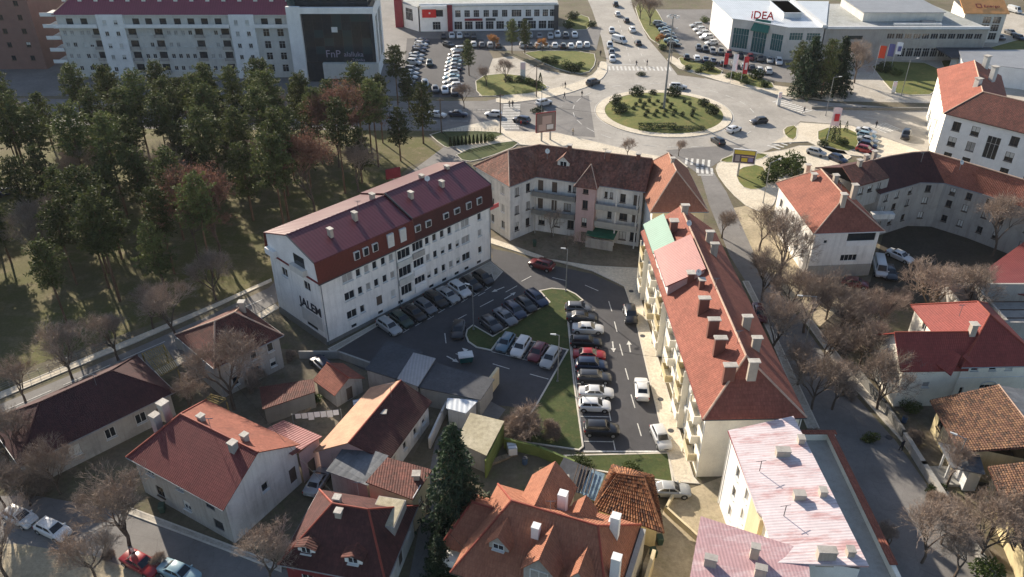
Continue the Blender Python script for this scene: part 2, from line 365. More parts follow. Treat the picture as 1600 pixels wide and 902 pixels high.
re_ = sheet('east_road', PP([(1100, 122), (1210, 148), (1290, 160), (1420, 170), (1800, 178), (1800, 250), (1440, 236), (1330, 196), (1250, 190), (1215, 225), (1140, 240)]), .018, 'asph')
rs = sheet('tree_lined_street', PP([(1040, 235), (1165, 225), (1110, 262), (1135, 300), (1180, 400), (1250, 500), (1320, 600), (1400, 690), (1500, 830), (1580, 960),
                                    (1400, 960), (1345, 800), (1290, 690), (1240, 600), (1190, 480), (1140, 400), (1108, 320), (1095, 275)]), .022, 'asph_mid')
sheet('store_car_park', PP([(1015, 15), (1120, 15), (1140, 60), (1300, 95), (1300, 135), (1215, 128), (1130, 108), (1062, 86), (1040, 60)]), .026, 'asph_mid')
sheet('shop_car_park', PP([(630, 42), (940, 42), (932, 78), (810, 80), (640, 75)]), .030, 'asph_mid')
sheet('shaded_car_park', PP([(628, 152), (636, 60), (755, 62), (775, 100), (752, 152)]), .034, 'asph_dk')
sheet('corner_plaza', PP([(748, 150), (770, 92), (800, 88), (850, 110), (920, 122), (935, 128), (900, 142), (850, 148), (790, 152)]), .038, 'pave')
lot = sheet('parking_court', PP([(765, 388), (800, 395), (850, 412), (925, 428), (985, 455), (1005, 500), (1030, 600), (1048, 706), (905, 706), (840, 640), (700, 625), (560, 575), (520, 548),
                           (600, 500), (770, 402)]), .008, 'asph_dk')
pl = sheet('park_floor', PP([(-300, 600), (0, 590), (200, 520), (425, 440), (560, 330), (640, 260), (700, 240), (655, 204), (400, 203), (-200, 196), (-400, 300)]), .004, 'park')
sw = sheet('west_street', PP([(-250, 725), (0, 632), (210, 545), (330, 492), (420, 450), (480, 390), (600, 300), (700, 225), (740, 245), (640, 330), (520, 420), (440, 468), (350, 520), (220, 590), (0, 670), (-250, 790)]), .012, 'asph_mid')
sheet('front_street', PP([(-300, 800), (-60, 775), (60, 775), (200, 800), (370, 860), (470, 900), (560, 1000), (-300, 1000)]), .010, 'asph_mid')
sheet('forecourt', PP([(-100, 850), (30, 850), (150, 870), (250, 905), (300, 1000), (-100, 1000)]), .016, 'sandy')
sheet('garden_alley', PP([(610, 1000), (640, 900), (660, 800), (680, 690), (735, 610), (790, 640), (745, 700), (715, 800), (700, 1000)]), .013, 'asph_mid')
sheet('east_yard', PP([(990, 1000), (1005, 880), (1040, 790), (1075, 765), (1130, 745), (1250, 740), (1150, 840), (1060, 1000)]), .014, 'sandy')
sheet('block_yard', PP([(1120, 330), (1175, 320), (1215, 290), (1260, 440), (1290, 470), (1380, 440), (1400, 470), (1300, 520), (1262, 500), (1190, 410)]), .015, 'sandy')
sheet('shaded_yard', PP([(1360, 440), (1390, 330), (1480, 330), (1590, 340), (1560, 470), (1400, 480), (1320, 560), (1270, 520)]), .019, 'dark_soil_shade')
sheet('back_garden', PP([(440, 545), (520, 552), (640, 620), (690, 640), (640, 720), (500, 720), (450, 690), (330, 640), (280, 560), (330, 520)]), .017, 'yard')
sheet('villa_garden', PP([(1360, 560), (1395, 520), (1600, 640), (1600, 700), (1450, 650), (1500, 800), (1650, 960), (1590, 960), (1500, 820), (1410, 690)]), .021, 'yard')
sheet('inner_courtyard', PP([(764, 372), (840, 355), (1005, 390), (1003, 420), (930, 420), (850, 402)]), .023, 'yard')
sheet('far_ground', PP([(-600, 150), (640, 150), (640, -20), (-600, -20)]), .0025, 'asph_mid')
sheet('east_ground', PP([(1290, 158), (1900, 170), (1900, 20), (1290, 20)]), .0035, 'pave')
# raised pavements and lawns
raised('store_pavement', PP([(1042, 93), (1062, 108), (1120, 126), (1200, 147), (1300, 158), (1300, 146), (1210, 134), (1130, 116), (1066, 98), (1050, 88)]), 'pave_lt')
raised('plaza_pavement', smooth(PP([(936, 96), (950, 98), (948, 118), (925, 134), (880, 149), (815, 160), (775, 163), (775, 152), (850, 142), (905, 128), (932, 114)]), 1), 'pave_lt')
raised('corner_pavement', PP([(690, 205), (775, 187), (790, 205), (870, 208), (930, 222), (1005, 240), (1060, 250), (1075, 262), (1040, 262), (830, 228), (800, 226), (720, 240)]), 'pave_lt')
raised('billboard_pavement', smooth(PP([(1122, 253), (1160, 240), (1215, 238), (1260, 225), (1340, 240), (1300, 265), (1220, 290), (1205, 330), (1175, 330), (1140, 300), (1117, 268)]), 1), 'pave_lt')
raised('car_park_pavement', PP([(1205, 225), (1222, 215), (1250, 192), (1330, 197), (1440, 237), (1440, 262), (1345, 245), (1300, 240), (1262, 222)]), 'pave_lt')
raised('block_pavement', PP([(848, 404), (925, 424), (975, 448), (991, 495), (1013, 590), (1037, 690), (1054, 754), (1093, 757), (1084, 746), (1052, 640), (1003, 474), (1003, 420), (925, 416)]), 'pave_lt')
raised('house_pavement', PP([(765, 372), (800, 384), (850, 402), (846, 406), (795, 390), (764, 380)]), 'pave_lt', .12, .1)
raised('apartment_apron', PP([(512, 546), (766, 409), (786, 425), (772, 440), (768, 428), (640, 480), (520, 552)]), 'pave', .1)
raised('street_pavement', PP([(1290, 690), (1345, 800), (1400, 960), (1380, 960), (1320, 800), (1262, 672), (1200, 520), (1160, 440), (1170, 440), (1215, 530)]), 'pave', .12)
raised('far_street_pavement', PP([(1255, 500), (1328, 600), (1408, 690), (1508, 830), (1590, 960), (1605, 960), (1520, 820), (1420, 690), (1345, 600), (1268, 500)]), 'pave', .12)
raised('park_pavement', PP([(-250, 718), (0, 624), (210, 537), (330, 484), (425, 440), (424, 436), (330, 478), (205, 530), (0, 614), (-250, 705)]), 'pave_lt', .12)
raised('garden_pavement', PP([(0, 672), (220, 592), (350, 523), (430, 476), (436, 482), (352, 532), (224, 602), (0, 684), (-100, 715), (-100, 708)]), 'pave_lt', .12)
raised('house_front_pavement', PP([(195, 790), (360, 852), (440, 884), (440, 895), (355, 862), (190, 800)]), 'pave', .12)
LAWNS = [('lawn', [(812, 80), (928, 80), (932, 100), (917, 117), (880, 112), (835, 93)], 'grass'), ('lawn', [(742, 120), (800, 114), (862, 134), (842, 146), (775, 151), (745, 151)], 'grass'),
         ('lawn', [(665, 206), (770, 205), (795, 212), (702, 233), (690, 228)], 'grass_dk'), ('lawn', [(708, 239), (800, 219), (815, 226), (760, 248), (726, 255)], 'grass_dk'),
         ('lawn', [(1058, 88), (1080, 95), (1130, 109), (1126, 119), (1100, 117), (1065, 104)], 'grass'), ('lawn', [(1130, 120), (1152, 112), (1205, 127), (1212, 140), (1180, 138)], 'grass'),
         ('lawn', [(1355, 95), (1475, 100), (1470, 148), (1405, 150), (1385, 135)], 'grass'), ('lawn', [(1277, 200), (1338, 201), (1343, 232), (1320, 239), (1277, 224)], 'grass'),
         ('lawn', [(1223, 200), (1247, 195), (1244, 222), (1226, 214)], 'grass'), ('lawn', [(1150, 264), (1190, 256), (1203, 280), (1198, 296), (1165, 298), (1150, 282)], 'grass'),
         ('lawn', [(1120, 252), (1148, 241), (1205, 240), (1188, 251), (1140, 256)], 'grass'), ('lawn', [(880, 30), (918, 22), (926, 46), (890, 48)], 'grass'),
         ('lawn', [(990, 5), (1015, 0), (1035, 30), (1055, 74), (1022, 70), (1000, 38)], 'grass')]
for nme, pts, mt in LAWNS: raised(nme, smooth(PP(pts), 1), mt, .14, .18)
raised('parking_island', PP([(739, 508), (729, 516), (727, 525), (731, 535), (744, 544), (768, 549), (782, 530), (806, 529), (886, 548), (838, 632), (800, 690), (905, 705), (912, 699), (898, 600), (888, 500), (885, 482), (912, 470),
                            (900, 460), (885, 453), (862, 451), (842, 455), (858, 473), (770, 526)]), 'grass_dk', .14, .2)
raised('garden_lawn', PP([(880, 712), (1045, 708), (1053, 756), (960, 742), (895, 730)]), 'grass_dk', .14, .2)
raised('church_lawn', PP([(1470, 96), (1600, 60), (1640, 110), (1480, 118)]), 'grass', .1, .15)
# roundabout island: concrete ring and lawn
m = MB(); o1, i1 = circ(RC, 15.6, 72), circ(RC, 13.6, 72)
for k in range(72):
    j = (k+1) % 72
    m.hexa([(*o1[k], -.02), (*o1[j], -.02), (*i1[j], -.02), (*i1[k], -.02), (*o1[k], .16), (*o1[j], .16), (*i1[j], .2), (*i1[k], .2)])
ring = struct(m.build('roundabout_apron', MT['pave_lt']))
m = MB(); N = 40; R = 13.6; vs = {}
rr = [0, 3, 6, 9, 11.5, 13.6]
for k in range(len(rr)-1):
    for i in range(N):
        a, b = 2*pi*i/N, 2*pi*(i+1)/N; h = lambda r: .15+.9*(1-(r/13.6)**2)
        q = [(RC[0]+r*cos(t), RC[1]+r*sin(t), h(r)) for r, t in ((rr[k], a), (rr[k+1], a), (rr[k+1], b), (rr[k], b))]
        m.poly(q if k else q[:3])
struct(m.build('roundabout_lawn', MT['grass'], smooth=True))
# ------------------------------------------------------------ road markings (flat paint on the road)
def mark(road, a, b, w=.14, z=.045, name='lane_line'):
    p, q = Vector(P(*a)), Vector(P(*b)); d = (q-p).normalized(); n = Vector((-d.y, d.x))*w/2
    m = MB(); m.poly([(*(p-n), z), (*(q-n), z), (*(q+n), z), (*(p+n), z)]); return m.build(name, MT['line'], road)
def wmark(road, p, q, w, z=.045, name='lane_line'):
    p, q = Vector(p), Vector(q); d = (q-p).normalized(); n = Vector((-d.y, d.x))*w/2
    m = MB(); m.poly([(*(p-n), z), (*(q-n), z), (*(q+n), z), (*(p+n), z)]); return m.build(name, MT['line'], road)
def dashes(road, a, b, on=2.5, off=3.5, w=.14):
    p, q = Vector(P(*a)), Vector(P(*b)); L = (q-p).length; d = (q-p)/L; t = 0
    while t < L:
        wmark(road, p+d*t, p+d*min(L, t+on), w); t += on+off
def zebra(road, a, b, depth, n, w=.5):
    p, q = Vector(P(*a)), Vector(P(*b)); d = (q-p).normalized(); nn = Vector((-d.y, d.x))
    for i in range(n):
        c = p+(q-p)*((i+.5)/n); wmark(road, c-nn*depth/2, c+nn*depth/2, w, .048, 'crossing_stripe')
zebra(rn, (949, 107), (1050, 108), 3.6, 16); zebra(rw, (800, 163), (797, 203), 4.0, 16); zebra(re_, (1213, 157), (1262, 176), 3.6, 10)
zebra(rs, (1068, 252), (1112, 256), 3.4, 5); zebra(re_, (1206, 232), (1240, 214), 3, 6); zebra(rs, (1086, 266), (1116, 268), 3, 4); zebra(re_, (1370, 203), (1396, 197), 4.5, 7, .35)
mark(rn, (948, 101), (996, 101), .4); mark(rs, (1090, 274), (1114, 274), .35)
for a, b in (((985, 98), (975, 60)), ((975, 60), (962, 20)), ((962, 20), (955, -10))): dashes(rn, a, b, 3, 3)
dashes(rn, (1008, 98), (985, 50)); dashes(rw, (560, 172), (780, 172), 4, 3); dashes(rw, (560, 188), (780, 190), 4, 3); dashes(rw, (830, 172), (880, 166), 3, 3)
dashes(re_, (1265, 172), (1440, 196), 3, 3); dashes(re_, (1280, 164), (1440, 180), 3, 3)
for i in range(26):
    if i % 1 == 0:
        a = 2*pi*i/26; wmark(rb, (RC[0]+21*cos(a), RC[1]+21*sin(a)), (RC[0]+21*cos(a+.13), RC[1]+21*sin(a+.13)), .16)
for i in range(60):
    a = 2*pi*i/60; 
    if not (i in range(12, 17)): wmark(rb, (RC[0]+15.9*cos(a), RC[1]+15.9*sin(a)), (RC[0]+15.9*cos(a+.1047), RC[1]+15.9*sin(a+.1047)), .14, .043)
# parking court lines
def arrow(road, a, b):
    p, q = Vector(P(*a)), Vector(P(*b)); d = (q-p).normalized(); n = Vector((-d.y, d.x)); m = MB(); z = .049
    s = q-d*.9
    m.poly([(*(p-n*.09), z), (*(s-n*.09), z), (*(s+n*.09), z), (*(p+n*.09), z)]); m.poly([(*(s-n*.36), z), (*q, z), (*(s+n*.36), z)]); return m.build('direction_arrow', MT['line'], road)
ROWA = [(755, 433), (736, 442), (718, 452), (700, 460), (681, 467), (665, 478), (647, 488), (627, 498), (608, 509)]
for i in range(8):
    cx, cy = (ROWA[i][0]+ROWA[i+1][0])/2, (ROWA[i][1]+ROWA[i+1][1])/2
    mark(lot, (cx-12, cy-9), (cx+17, cy+13), .12); mark(lot, (cx+12, cy+17), (cx+22, cy+11), .12)
for a, b in (((758, 457), (747, 463)), ((771, 469), (750, 480)), ((729, 492), (708, 503)), ((808, 447), (790, 457)), ((830, 432), (815, 440)), ((770, 569), (796, 577)), ((828, 585), (857, 593)), ((712, 553), (724, 559)), ((695, 521), (697, 537)),
             ((951, 471), (956, 487)), ((960, 503), (964, 519)), ((968, 538), (973, 556)), ((977, 576), (982, 594)), ((986, 617), (992, 638)), ((996, 662), (1002, 682)), ((863, 434), (884, 439)), ((914, 446), (935, 455))):
    mark(lot, a, b, .13)
for a, b in (((788, 449), (768, 457)), ((788, 468), (806, 457)), ((957, 534), (959, 551)), ((985, 551), (982, 533)), ((738, 555), (722, 544)), ((698, 557), (717, 567))): arrow(lot, a, b)
for a, b in (((739, 508), (770, 526)), ((770, 526), (858, 473)), ((768, 549), (782, 530)), ((782, 530), (806, 529)), ((886, 548), (838, 632)), ((888, 500), (912, 699)), ((768, 550), (860, 572))): mark(lot, a, b, .12)
for cx, cy in ((827, 546), (800, 538), (850, 553)): mark(lot, (cx+12, cy-14), (cx-10, cy+17), .12)
ROWD = [(904, 480), (909, 494), (919, 512), (916, 533), (921, 553), (924, 570), (929, 588), (932, 612), (929, 632), (940, 670)]
for y in (484, 503, 523, 543, 562, 579, 600, 622, 651, 690): mark(lot, (888+(y-500)*.12, y), (932+(y-500)*.14, y+1), .12)
for i in range(9): mark(lot, (931+i*3.4, 505+i*23), (934+i*3.4, 520+i*23), .12)
mark(lot, (912, 706), (1046, 706), .25)
dashes(sw, (0, 645), (425, 462), 6, 1.5)
for i, k in enumerate((640, 655, 668)):
    for y0 in (70, 90, 110, 130): pass
# ------------------------------------------------------------ building kit
WCACHE = {}
def window_meshes(w, h, kind, pane):
    key = (round(w, 1), round(h, 1), kind, pane)
    if key in WCACHE: return WCACHE[key]
    w, h = key[0], key[1]; m = MB(); t = .08 if kind != 's' else .06; y0, y1 = -.02, .06
    m.box(0, y0, 0, t, y1, h); m.box(w-t, y0, 0, w, y1, h); m.box(t, y0, 0, w-t, y1, t); m.box(t, y0, h-t, w-t, y1, h)
    nv = {'w': 1 if w > .95 else 0, 'k': 1 if w > .8 else 0, 's': max(1, int(w/.85)), 'd': 1 if w > 1.2 else 0, 'v': 0, 'r': 1}[kind]
    for i in range(nv):
        x = w*(i+1)/(nv+1); m.box(x-t*.4, y0+.01, t, x+t*.4, y1-.01, h-t)
    if kind in 'ws' and h > 1.6:
        zz = h*.68; m.box(t, y0+.012, zz-t*.35, w-t, y1-.012, zz+t*.35)
    if kind in 'wk': m.box(-.06, -.26, -.07, w+.06, .02, -.001)
    fm = MT['frame'] if kind in 'ws' else MT['wood'] if kind in 'kd' else MT['darkmetal']
    a = m.mesh('window', [fm]); g = MB(); g.poly([(t*.5, .02, t*.5), (w-t*.5, .02, t*.5), (w-t*.5, .02, h-t*.5), (t*.5, .02, h-t*.5)])
    if pane == 'half': g.poly([(t*.5, .012, h*.45), (w-t*.5, .012, h*.45), (w-t*.5, .012, h-t*.5), (t*.5, .012, h-t*.5)], 1)
    pm = {'glass': [MT['glass']], 'curtain': [MT['curtain']], 'blind': [MT['blind']], 'half': [MT['glass'], MT['blind']], 'dark': [MT['glass_dark']], 'teal': [MT['glass_teal']], 'door': [MT['door']], 'blue': [MT['glass_blue']]}[pane]
    WCACHE[key] = (a, g.mesh('pane', pm)); return WCACHE[key]
class Bd:
    def __init__(s, name, label, cat, foot, ze, wm, ops=None, z0=-.1, panes=(.55, .2, .1, .15), group=None, wmats=None, sp='glass'):
        foot = ccw(foot) if ops is None else foot
        s.c = (sum(p[0] for p in foot)/len(foot), sum(p[1] for p in foot)/len(foot)); s.foot = foot; s.ze = ze; s.panes = panes; s.sp = sp
        s.o = thing(name, label, cat, (*s.c, 0), 0, group); s.wm = wm; ops = ops or {}; wmats = wmats or {}
        for i in range(len(foot)):
            s.wall(foot[i], foot[(i+1) % len(foot)], z0, ze, ops.get(i, []), wmats.get(i, wm))
    def T(s, p, z=None): return (p[0]-s.c[0], p[1]-s.c[1], p[2] if z is None else z)
    def wall(s, a, b, z0, z1, ops, wm, name='wall', depth=.16):
        A = Vector(s.T(a, 0)).to_2d(); Bv = Vector(s.T(b, 0)).to_2d(); L = (Bv-A).length; d = (Bv-A)/L; n = Vector((-d.y, d.x)); ang = atan2(d.y, d.x)
        R = []
        for (uc, zc, w, h, k) in ops:
            w, h = round(w, 1), round(h, 1)
            if uc-w/2 < .05 or uc+w/2 > L-.05 or zc+h/2 > z1-.03: continue
            R.append((uc-w/2, uc+w/2, max(z0+.01, zc-h/2), max(z0+.01, zc-h/2)+h, k))
        xs = sorted({0., L, *[r[0] for r in R], *[r[1] for r in R]}); zs = sorted({z0, z1, *[r[2] for r in R], *[r[3] for r in R]})
        m = MB(); pt = lambda u, z, y=0.: (A.x+d.x*u+n.x*y, A.y+d.y*u+n.y*y, z)
        for j in range(len(zs)-1):
            i = 0
            while i < len(xs)-1:
                zc = (zs[j]+zs[j+1])/2
                ins = lambda ii: any(r[0] < (xs[ii]+xs[ii+1])/2 < r[1] and r[2] < zc < r[3] for r in R)
                if ins(i): i += 1; continue
                e = i
                while e+1 < len(xs)-1 and not ins(e+1): e += 1
                m.poly([pt(xs[i], zs[j]), pt(xs[e+1], zs[j]), pt(xs[e+1], zs[j+1]), pt(xs[i], zs[j+1])]); i = e+1
        for (u0, u1, za, zb, k) in R:
            m.poly([pt(u0, za), pt(u0, za, depth), pt(u0, zb, depth), pt(u0, zb)]); m.poly([pt(u1, za, depth), pt(u1, za), pt(u1, zb), pt(u1, zb, depth)])
            m.poly([pt(u0, zb), pt(u0, zb, depth), pt(u1, zb, depth), pt(u1, zb)]); m.poly([pt(u0, za, depth), pt(u0, za), pt(u1, za), pt(u1, za, depth)])
        m.build(name, MT[wm], s.o)
        for (u0, u1, za, zb, k) in R: s.win(pt(u0, za, depth-.06), ang, u1-u0, zb-za, k)
    def win(s, loc, ang, w, h, k, parent=None):
        q = rng.random(); pa = 'glass'
        if k in 'wk':
            c = 0
            for nme, pr in zip(('glass', 'curtain', 'blind', 'half'), s.panes):
                c += pr
                if q < c: pa = nme; break
        if k == 'd': pa = 'door'
        if k == 'v': pa = 'dark'
        if k == 's': pa = s.sp
        fm, pm = window_meshes(w, h, k, pa)
        f = ob('door' if k == 'd' else 'window', fm, parent or s.o, loc, ang); ob('door_leaf' if k == 'd' else 'pane', pm, f); return f
    def panel(s, pts, mat, name='gable'):
        m = MB(); m.poly([s.T(p) for p in pts]); return m.build(name, MT[mat], s.o)
    def roof(s, slopes, mats, th=.16, name='roof', idx=None):
        mats = mats if isinstance(mats, (list, tuple)) else [mats]; m = MB()
        for i, sl in enumerate(slopes):
            p = [Vector(s.T(q)) for q in sl]; n = Vector((0, 0, 0))
            for k in range(1, len(p)-1): n += (p[k]-p[0]).cross(p[k+1]-p[0])
            if n.z < 0: p = p[::-1]
            mi = idx[i] if idx else 0; m.poly(p, mi); lo = [q-Vector((0, 0, th)) for q in p]; m.poly(lo[::-1], mi)
            for k in range(len(p)):
                j = (k+1) % len(p); m.poly([lo[k], lo[j], p[j], p[k]], mi)
        r = m.build(name, [MT[x] for x in mats], s.o); s.r = r; return r
    def cap(s, p, q, mat='ridge', r=.11, name='ridge_cap'):
        m = MB(); a = Vector(s.T(p)); b = Vector(s.T(q)); m.tube(a, b, r, r, 6); m.build(name, MT[mat], s.o)
    def gut(s, p, q, mat='metal'): s.cap(p, q, mat, .08, 'gutter')
    def pipe(s, p, z0, z1, mat='metal'): s.cap((p[0], p[1], z0), (p[0], p[1], z1), mat, .06, 'downpipe')
    def hip(s, foot, ze, zr, ia, ib, mat, over=.45, axis=0, caps='ridge', gmat=None, gut='metal', idx=None):
        f = [Vector(p[:2]) for p in foot]
        if axis: f = f[1:]+f[:1]
        ex = (f[1]-f[0]).normalized(); ey = (f[3]-f[0]).normalized(); Wd = (f[3]-f[0]).length; k = (zr-ze)/(Wd/2); zo = ze-k*over
        oa = over if ia > 0 else .25; obb = over if ib > 0 else .25
        e = [f[0]-ex*oa-ey*over, f[1]+ex*obb-ey*over, f[2]+ex*obb+ey*over, f[3]-ex*oa+ey*over]
        r0 = (f[0]+f[3])/2+ex*(ia if ia > 0 else -oa); r1 = (f[1]+f[2])/2-ex*(ib if ib > 0 else -obb)
        E_ = [(q.x, q.y, zo+.1) for q in e]; R0, R1 = (r0.x, r0.y, zr+.1), (r1.x, r1.y, zr+.1)
        sl = [[E_[0], E_[1], R1, R0], [E_[2], E_[3], R0, R1]]
        if ia > 0: sl.append([E_[3], E_[0], R0])
        if ib > 0: sl.append([E_[1], E_[2], R1])
        s.roof(sl, mat, .14, idx=idx)
        if caps:
            s.cap(R0, R1, caps)
            if ia > 0: s.cap(R0, E_[0], caps); s.cap(R0, E_[3], caps)
            if ib > 0: s.cap(R1, E_[1], caps); s.cap(R1, E_[2], caps)
        if gut:
            s.gut((*E_[0][:2], zo), (*E_[1][:2], zo), gut)
            if ib > 0: s.gut((*E_[1][:2], zo), (*E_[2][:2], zo), gut)
            if ia > 0: s.gut((*E_[3][:2], zo), (*E_[0][:2], zo), gut)
        gm = gmat or s.wm
        if ia <= 0:
            g = (f[0]+f[3])/2; s.panel([(*f[3], ze), (*f[0], ze), (*g, zr)], gm)
        if ib <= 0:
            g = (f[1]+f[2])/2; s.panel([(*f[1], ze), (*f[2], ze), (*g, zr)], gm)
        return R0, R1, E_
    def chim(s, x, y, zb, h=1.3, w=.6, d=.6, ang=0., mat='chim', capm='chim_cap', cw=.14, sink=.9):
        c = s.T((x, y), 0); m = MB(); m.obox(c, ang, w, d, zb-sink, zb+h); o = m.build('chimney', MT[mat], s.o)
        m = MB(); m.obox(c, ang, w+cw*2, d+cw*2, zb+h, zb+h+.12); m.build('chimney_cap', MT[capm], o); return o
    def box(s, name, x0, y0, z0, x1, y1, z1, mat):
        m = MB(); m.box(x0-s.c[0], y0-s.c[1], z0, x1-s.c[0], y1-s.c[1], z1); return m.build(name, MT[mat], s.o)
    def fbox(s, name, A, ang, u0, u1, v0, v1, z0, z1, mat, parent=None):   # box in a facade frame: u along wall, v outward
        d = (cos(ang), sin(ang)); n = (sin(ang), -cos(ang)); q = [(A[0]+d[0]*u+n[0]*v-s.c[0], A[1]+d[1]*u+n[1]*v-s.c[1]) for u, v in ((u0, v1), (u1, v1), (u1, v0), (u0, v0))]
        m = MB(); m.hexa([(*p, z0) for p in q]+[(*p, z1) for p in q]); return m.build(name, MT[mat], parent or s.o)
    def dormer(s, base, ang, w, dep, zb, hw, hr, wm, rm, win=True, over=.25):   # gabled dormer; base = front middle, ang = wall direction along its face
        d = Vector((cos(ang), sin(ang))); n = Vector((-d.y, d.x)); b = Vector(base); m = MB()
        f0, f1 = b-d*w/2, b+d*w/2; k0, k1 = f0+n*dep, f1+n*dep
        T = lambda p, z: s.T((p.x, p.y), z)
        m.poly([T(f0, zb), T(f1, zb), T(f1, zb+hw), T(b, zb+hr), T(f0, zb+hw)]); m.poly([T(k0, zb), T(f0, zb), T(f0, zb+hw), T(k0, zb+hw)]); m.poly([T(f1, zb), T(k1, zb), T(k1, zb+hw), T(f1, zb+hw)])
        o = m.build('dormer', MT[wm], s.o); g0, g1 = f0-d*over-n*over, f1+d*over-n*over; bf = b-n*over; sl = over*(hr-hw)/(w/2); bk = b+n*dep
        q0, q1 = k0-d*over, k1+d*over; r = MB()
        for pts in ([T(g0, zb+hw-sl), T(bf, zb+hr), T(bk, zb+hr), T(q0, zb+hw-sl)], [T(bf, zb+hr), T(g1, zb+hw-sl), T(q1, zb+hw-sl), T(bk, zb+hr)]):
            P_ = [Vector(p)+Vector((0, 0, .1)) for p in pts]; N = (P_[1]-P_[0]).cross(P_[2]-P_[0])
            if N.z < 0: P_ = P_[::-1]
            lo = [p-Vector((0, 0, .1)) for p in P_]; r.poly(P_); r.poly(lo[::-1])
            for k in range(4): r.poly([lo[k], lo[(k+1) % 4], P_[(k+1) % 4], P_[k]])
        r.build('dormer_roof', MT[rm], o)
        if win:
            ww = w*.6; p = b-d*ww/2-n*.05; s.win(T(p, zb+.25), ang, ww, max(.6, hw-.2), 'w', o)
        return o
def rect(A, ang, L, Wd):
    d = (cos(ang), sin(ang)); n = (-sin(ang), cos(ang))
    return [A, (A[0]+d[0]*L, A[1]+d[1]*L), (A[0]+d[0]*L+n[0]*Wd, A[1]+d[1]*L+n[1]*Wd), (A[0]+n[0]*Wd, A[1]+n[1]*Wd)]
def grid(us, zs, w, h, k='w', drop=()): return [(u, z, w, h, k) for iz, z in enumerate(zs) for iu, u in enumerate(us) if (iu, iz) not in drop]
def at(A, ang, u, v, z=None):
    p = (A[0]+cos(ang)*u-sin(ang)*v, A[1]+sin(ang)*u+cos(ang)*v); return p if z is None else (*p, z)

# ------------------------------------------------------------ long white apartment block beside the parking court
A0, a0 = (-25.3, 89.8), radians(46.2); L0, W0 = 31.7, 11.8; ft = rect(A0, a0, L0, W0)
ops0 = [(4.5, z, 1.7, 1.3, 'w') for z in (3.0, 6.05, 8.9)] + grid((6.3, 7.7, 9.1, 10.6, 12.0), (6.05, 8.9), .8, 1.2) + grid((18.7, 20.1, 21.6, 23.1, 24.6), (3.1, 6.1, 8.9), .8, 1.2) + \
    [(26.3, z, 1.7, 1.3, 'w') for z in (3.1, 6.1, 8.9)] + [(29.3, z, .8, 1.2, 'w') for z in (3.1, 6.1, 8.9)] + [(9.3, 3.0, 1.0, 1.5, 'd'), (6.3, 3.0, .8, 1.2, 'w'), (11.8, 3.0, .8, 1.2, 'w')] + \
    [(14.3, 8.6, 2.3, 1.5, 's'), (14.3, 5.7, 2.3, 1.6, 's'), (14.3, 2.6, 2.0, 1.6, 's'), (16.9, 8.8, 2.0, 1.4, 's'), (16.9, 6.0, 2.0, 1.3, 's'), (16.9, 3.1, 2.0, 1.2, 's')] + \
    [(u, 1.0, .9, .5, 'v') for u in (4.6, 9.3, 13.0, 19.0, 21.6, 24.2, 26.3, 29.0)]
gab = [(W0-3.4, 8.2, 1.5, 1.4, 'w'), (3.0, 8.3, 1.6, 1.4, 's'), (3.2, 2.2, 2.6, 1.6, 'v')]
b = Bd('apartment_block', 'long white apartment block with plum metal mansard roof beside the parking court', 'building', ft, 10.1, 'w_white', {0: ops0, 3: [(W0-u, z, w, h, k) for u, z, w, h, k in gab]}, panes=(.42, .24, .16, .18))
for k, (u0, u1, zr, dm, du) in enumerate(((-.25, 16.3, 15.1, 'r_mans', 0), (16.3, L0+.25, 15.4, 'r_mans2', .0))):
    q = lambda u, v, z: at(A0, a0, u, v, z)
    zm = 13.2+.25*k
    b.roof([[q(u0, -.05, zm), q(u1, -.05, zm), q(u1, 5.9, zr), q(u0, 5.9, zr)], [q(u1, 12.0, zm), q(u0, 12.0, zm), q(u0, 5.9, zr), q(u1, 5.9, zr)]], 'r_purple', .14)
    b.roof([[q(u0, -.38, 10.0), q(u1, -.38, 10.0), q(u1, -.02, zm+.02), q(u0, -.02, zm+.02)]], dm, .1, 'mansard')
    b.roof([[q(u1, 12.3, 10.0), q(u0, 12.3, 10.0), q(u0, 11.9, zm), q(u1, 11.9, zm)]], dm, .1, 'mansard')
    b.cap(q(u0, 5.9, zr), q(u1, 5.9, zr), 'r_purple'); b.gut(q(u0, -.42, 9.96), q(u1, -.42, 9.96), 'darkmetal')
    b.cap(q(u0 if k == 0 else u1, 0, zm), q(u0 if k == 0 else u1, 5.9, zr), 'darkmetal', .1, 'verge')
b.cap(at(A0, a0, 16.3, 0, 13.4), at(A0, a0, 16.3, 5.9, 15.4), 'darkmetal', .14, 'roof_step')
for u in (0, L0): b.panel([at(A0, a0, u, v, z) for v, z in (((0, 10.1), (0, 13.1), (5.9, 15), (W0, 13.1), (W0, 10.1)) if u == 0 else ((0, 10.1), (W0, 10.1), (W0, 13.3), (5.9, 15.3), (0, 13.3)))], 'w_whiteb' if u == 0 else 'w_white')
b.fbox('gable_band', at(A0, a0, 0, W0), a0-pi/2, .0, W0, 0, .08, 9.85, 10.15, 'w_red')
for v0, v1, zz in ((6.2, 9.4, 10.15), ):
    b.fbox('balcony', at(A0, a0, 0, W0), a0-pi/2, v0, v1, .0, .7, zz, zz+.9, 'w_grey')
b.fbox('balcony_opening', at(A0, a0, 0, W0), a0-pi/2, 6.6, 9.0, .0, .06, 11.05, 12.6, 'glass_dark')
b.fbox('balcony', at(A0, a0, 0, W0), a0-pi/2, .0, 2.2, -.2, .6, 10.15, 11.1, 'w_whiteb')
b.fbox('mural', at(A0, a0, 0, W0), a0-pi/2, 6.4, 11.3, 0.003, .02, 2.0, 4.1, 'w_grey'); b.fbox('plinth', at(A0, a0, 0, W0), a0-pi/2, 0, W0, 0, .12, -.1, 1.1, 'concrete_dk')
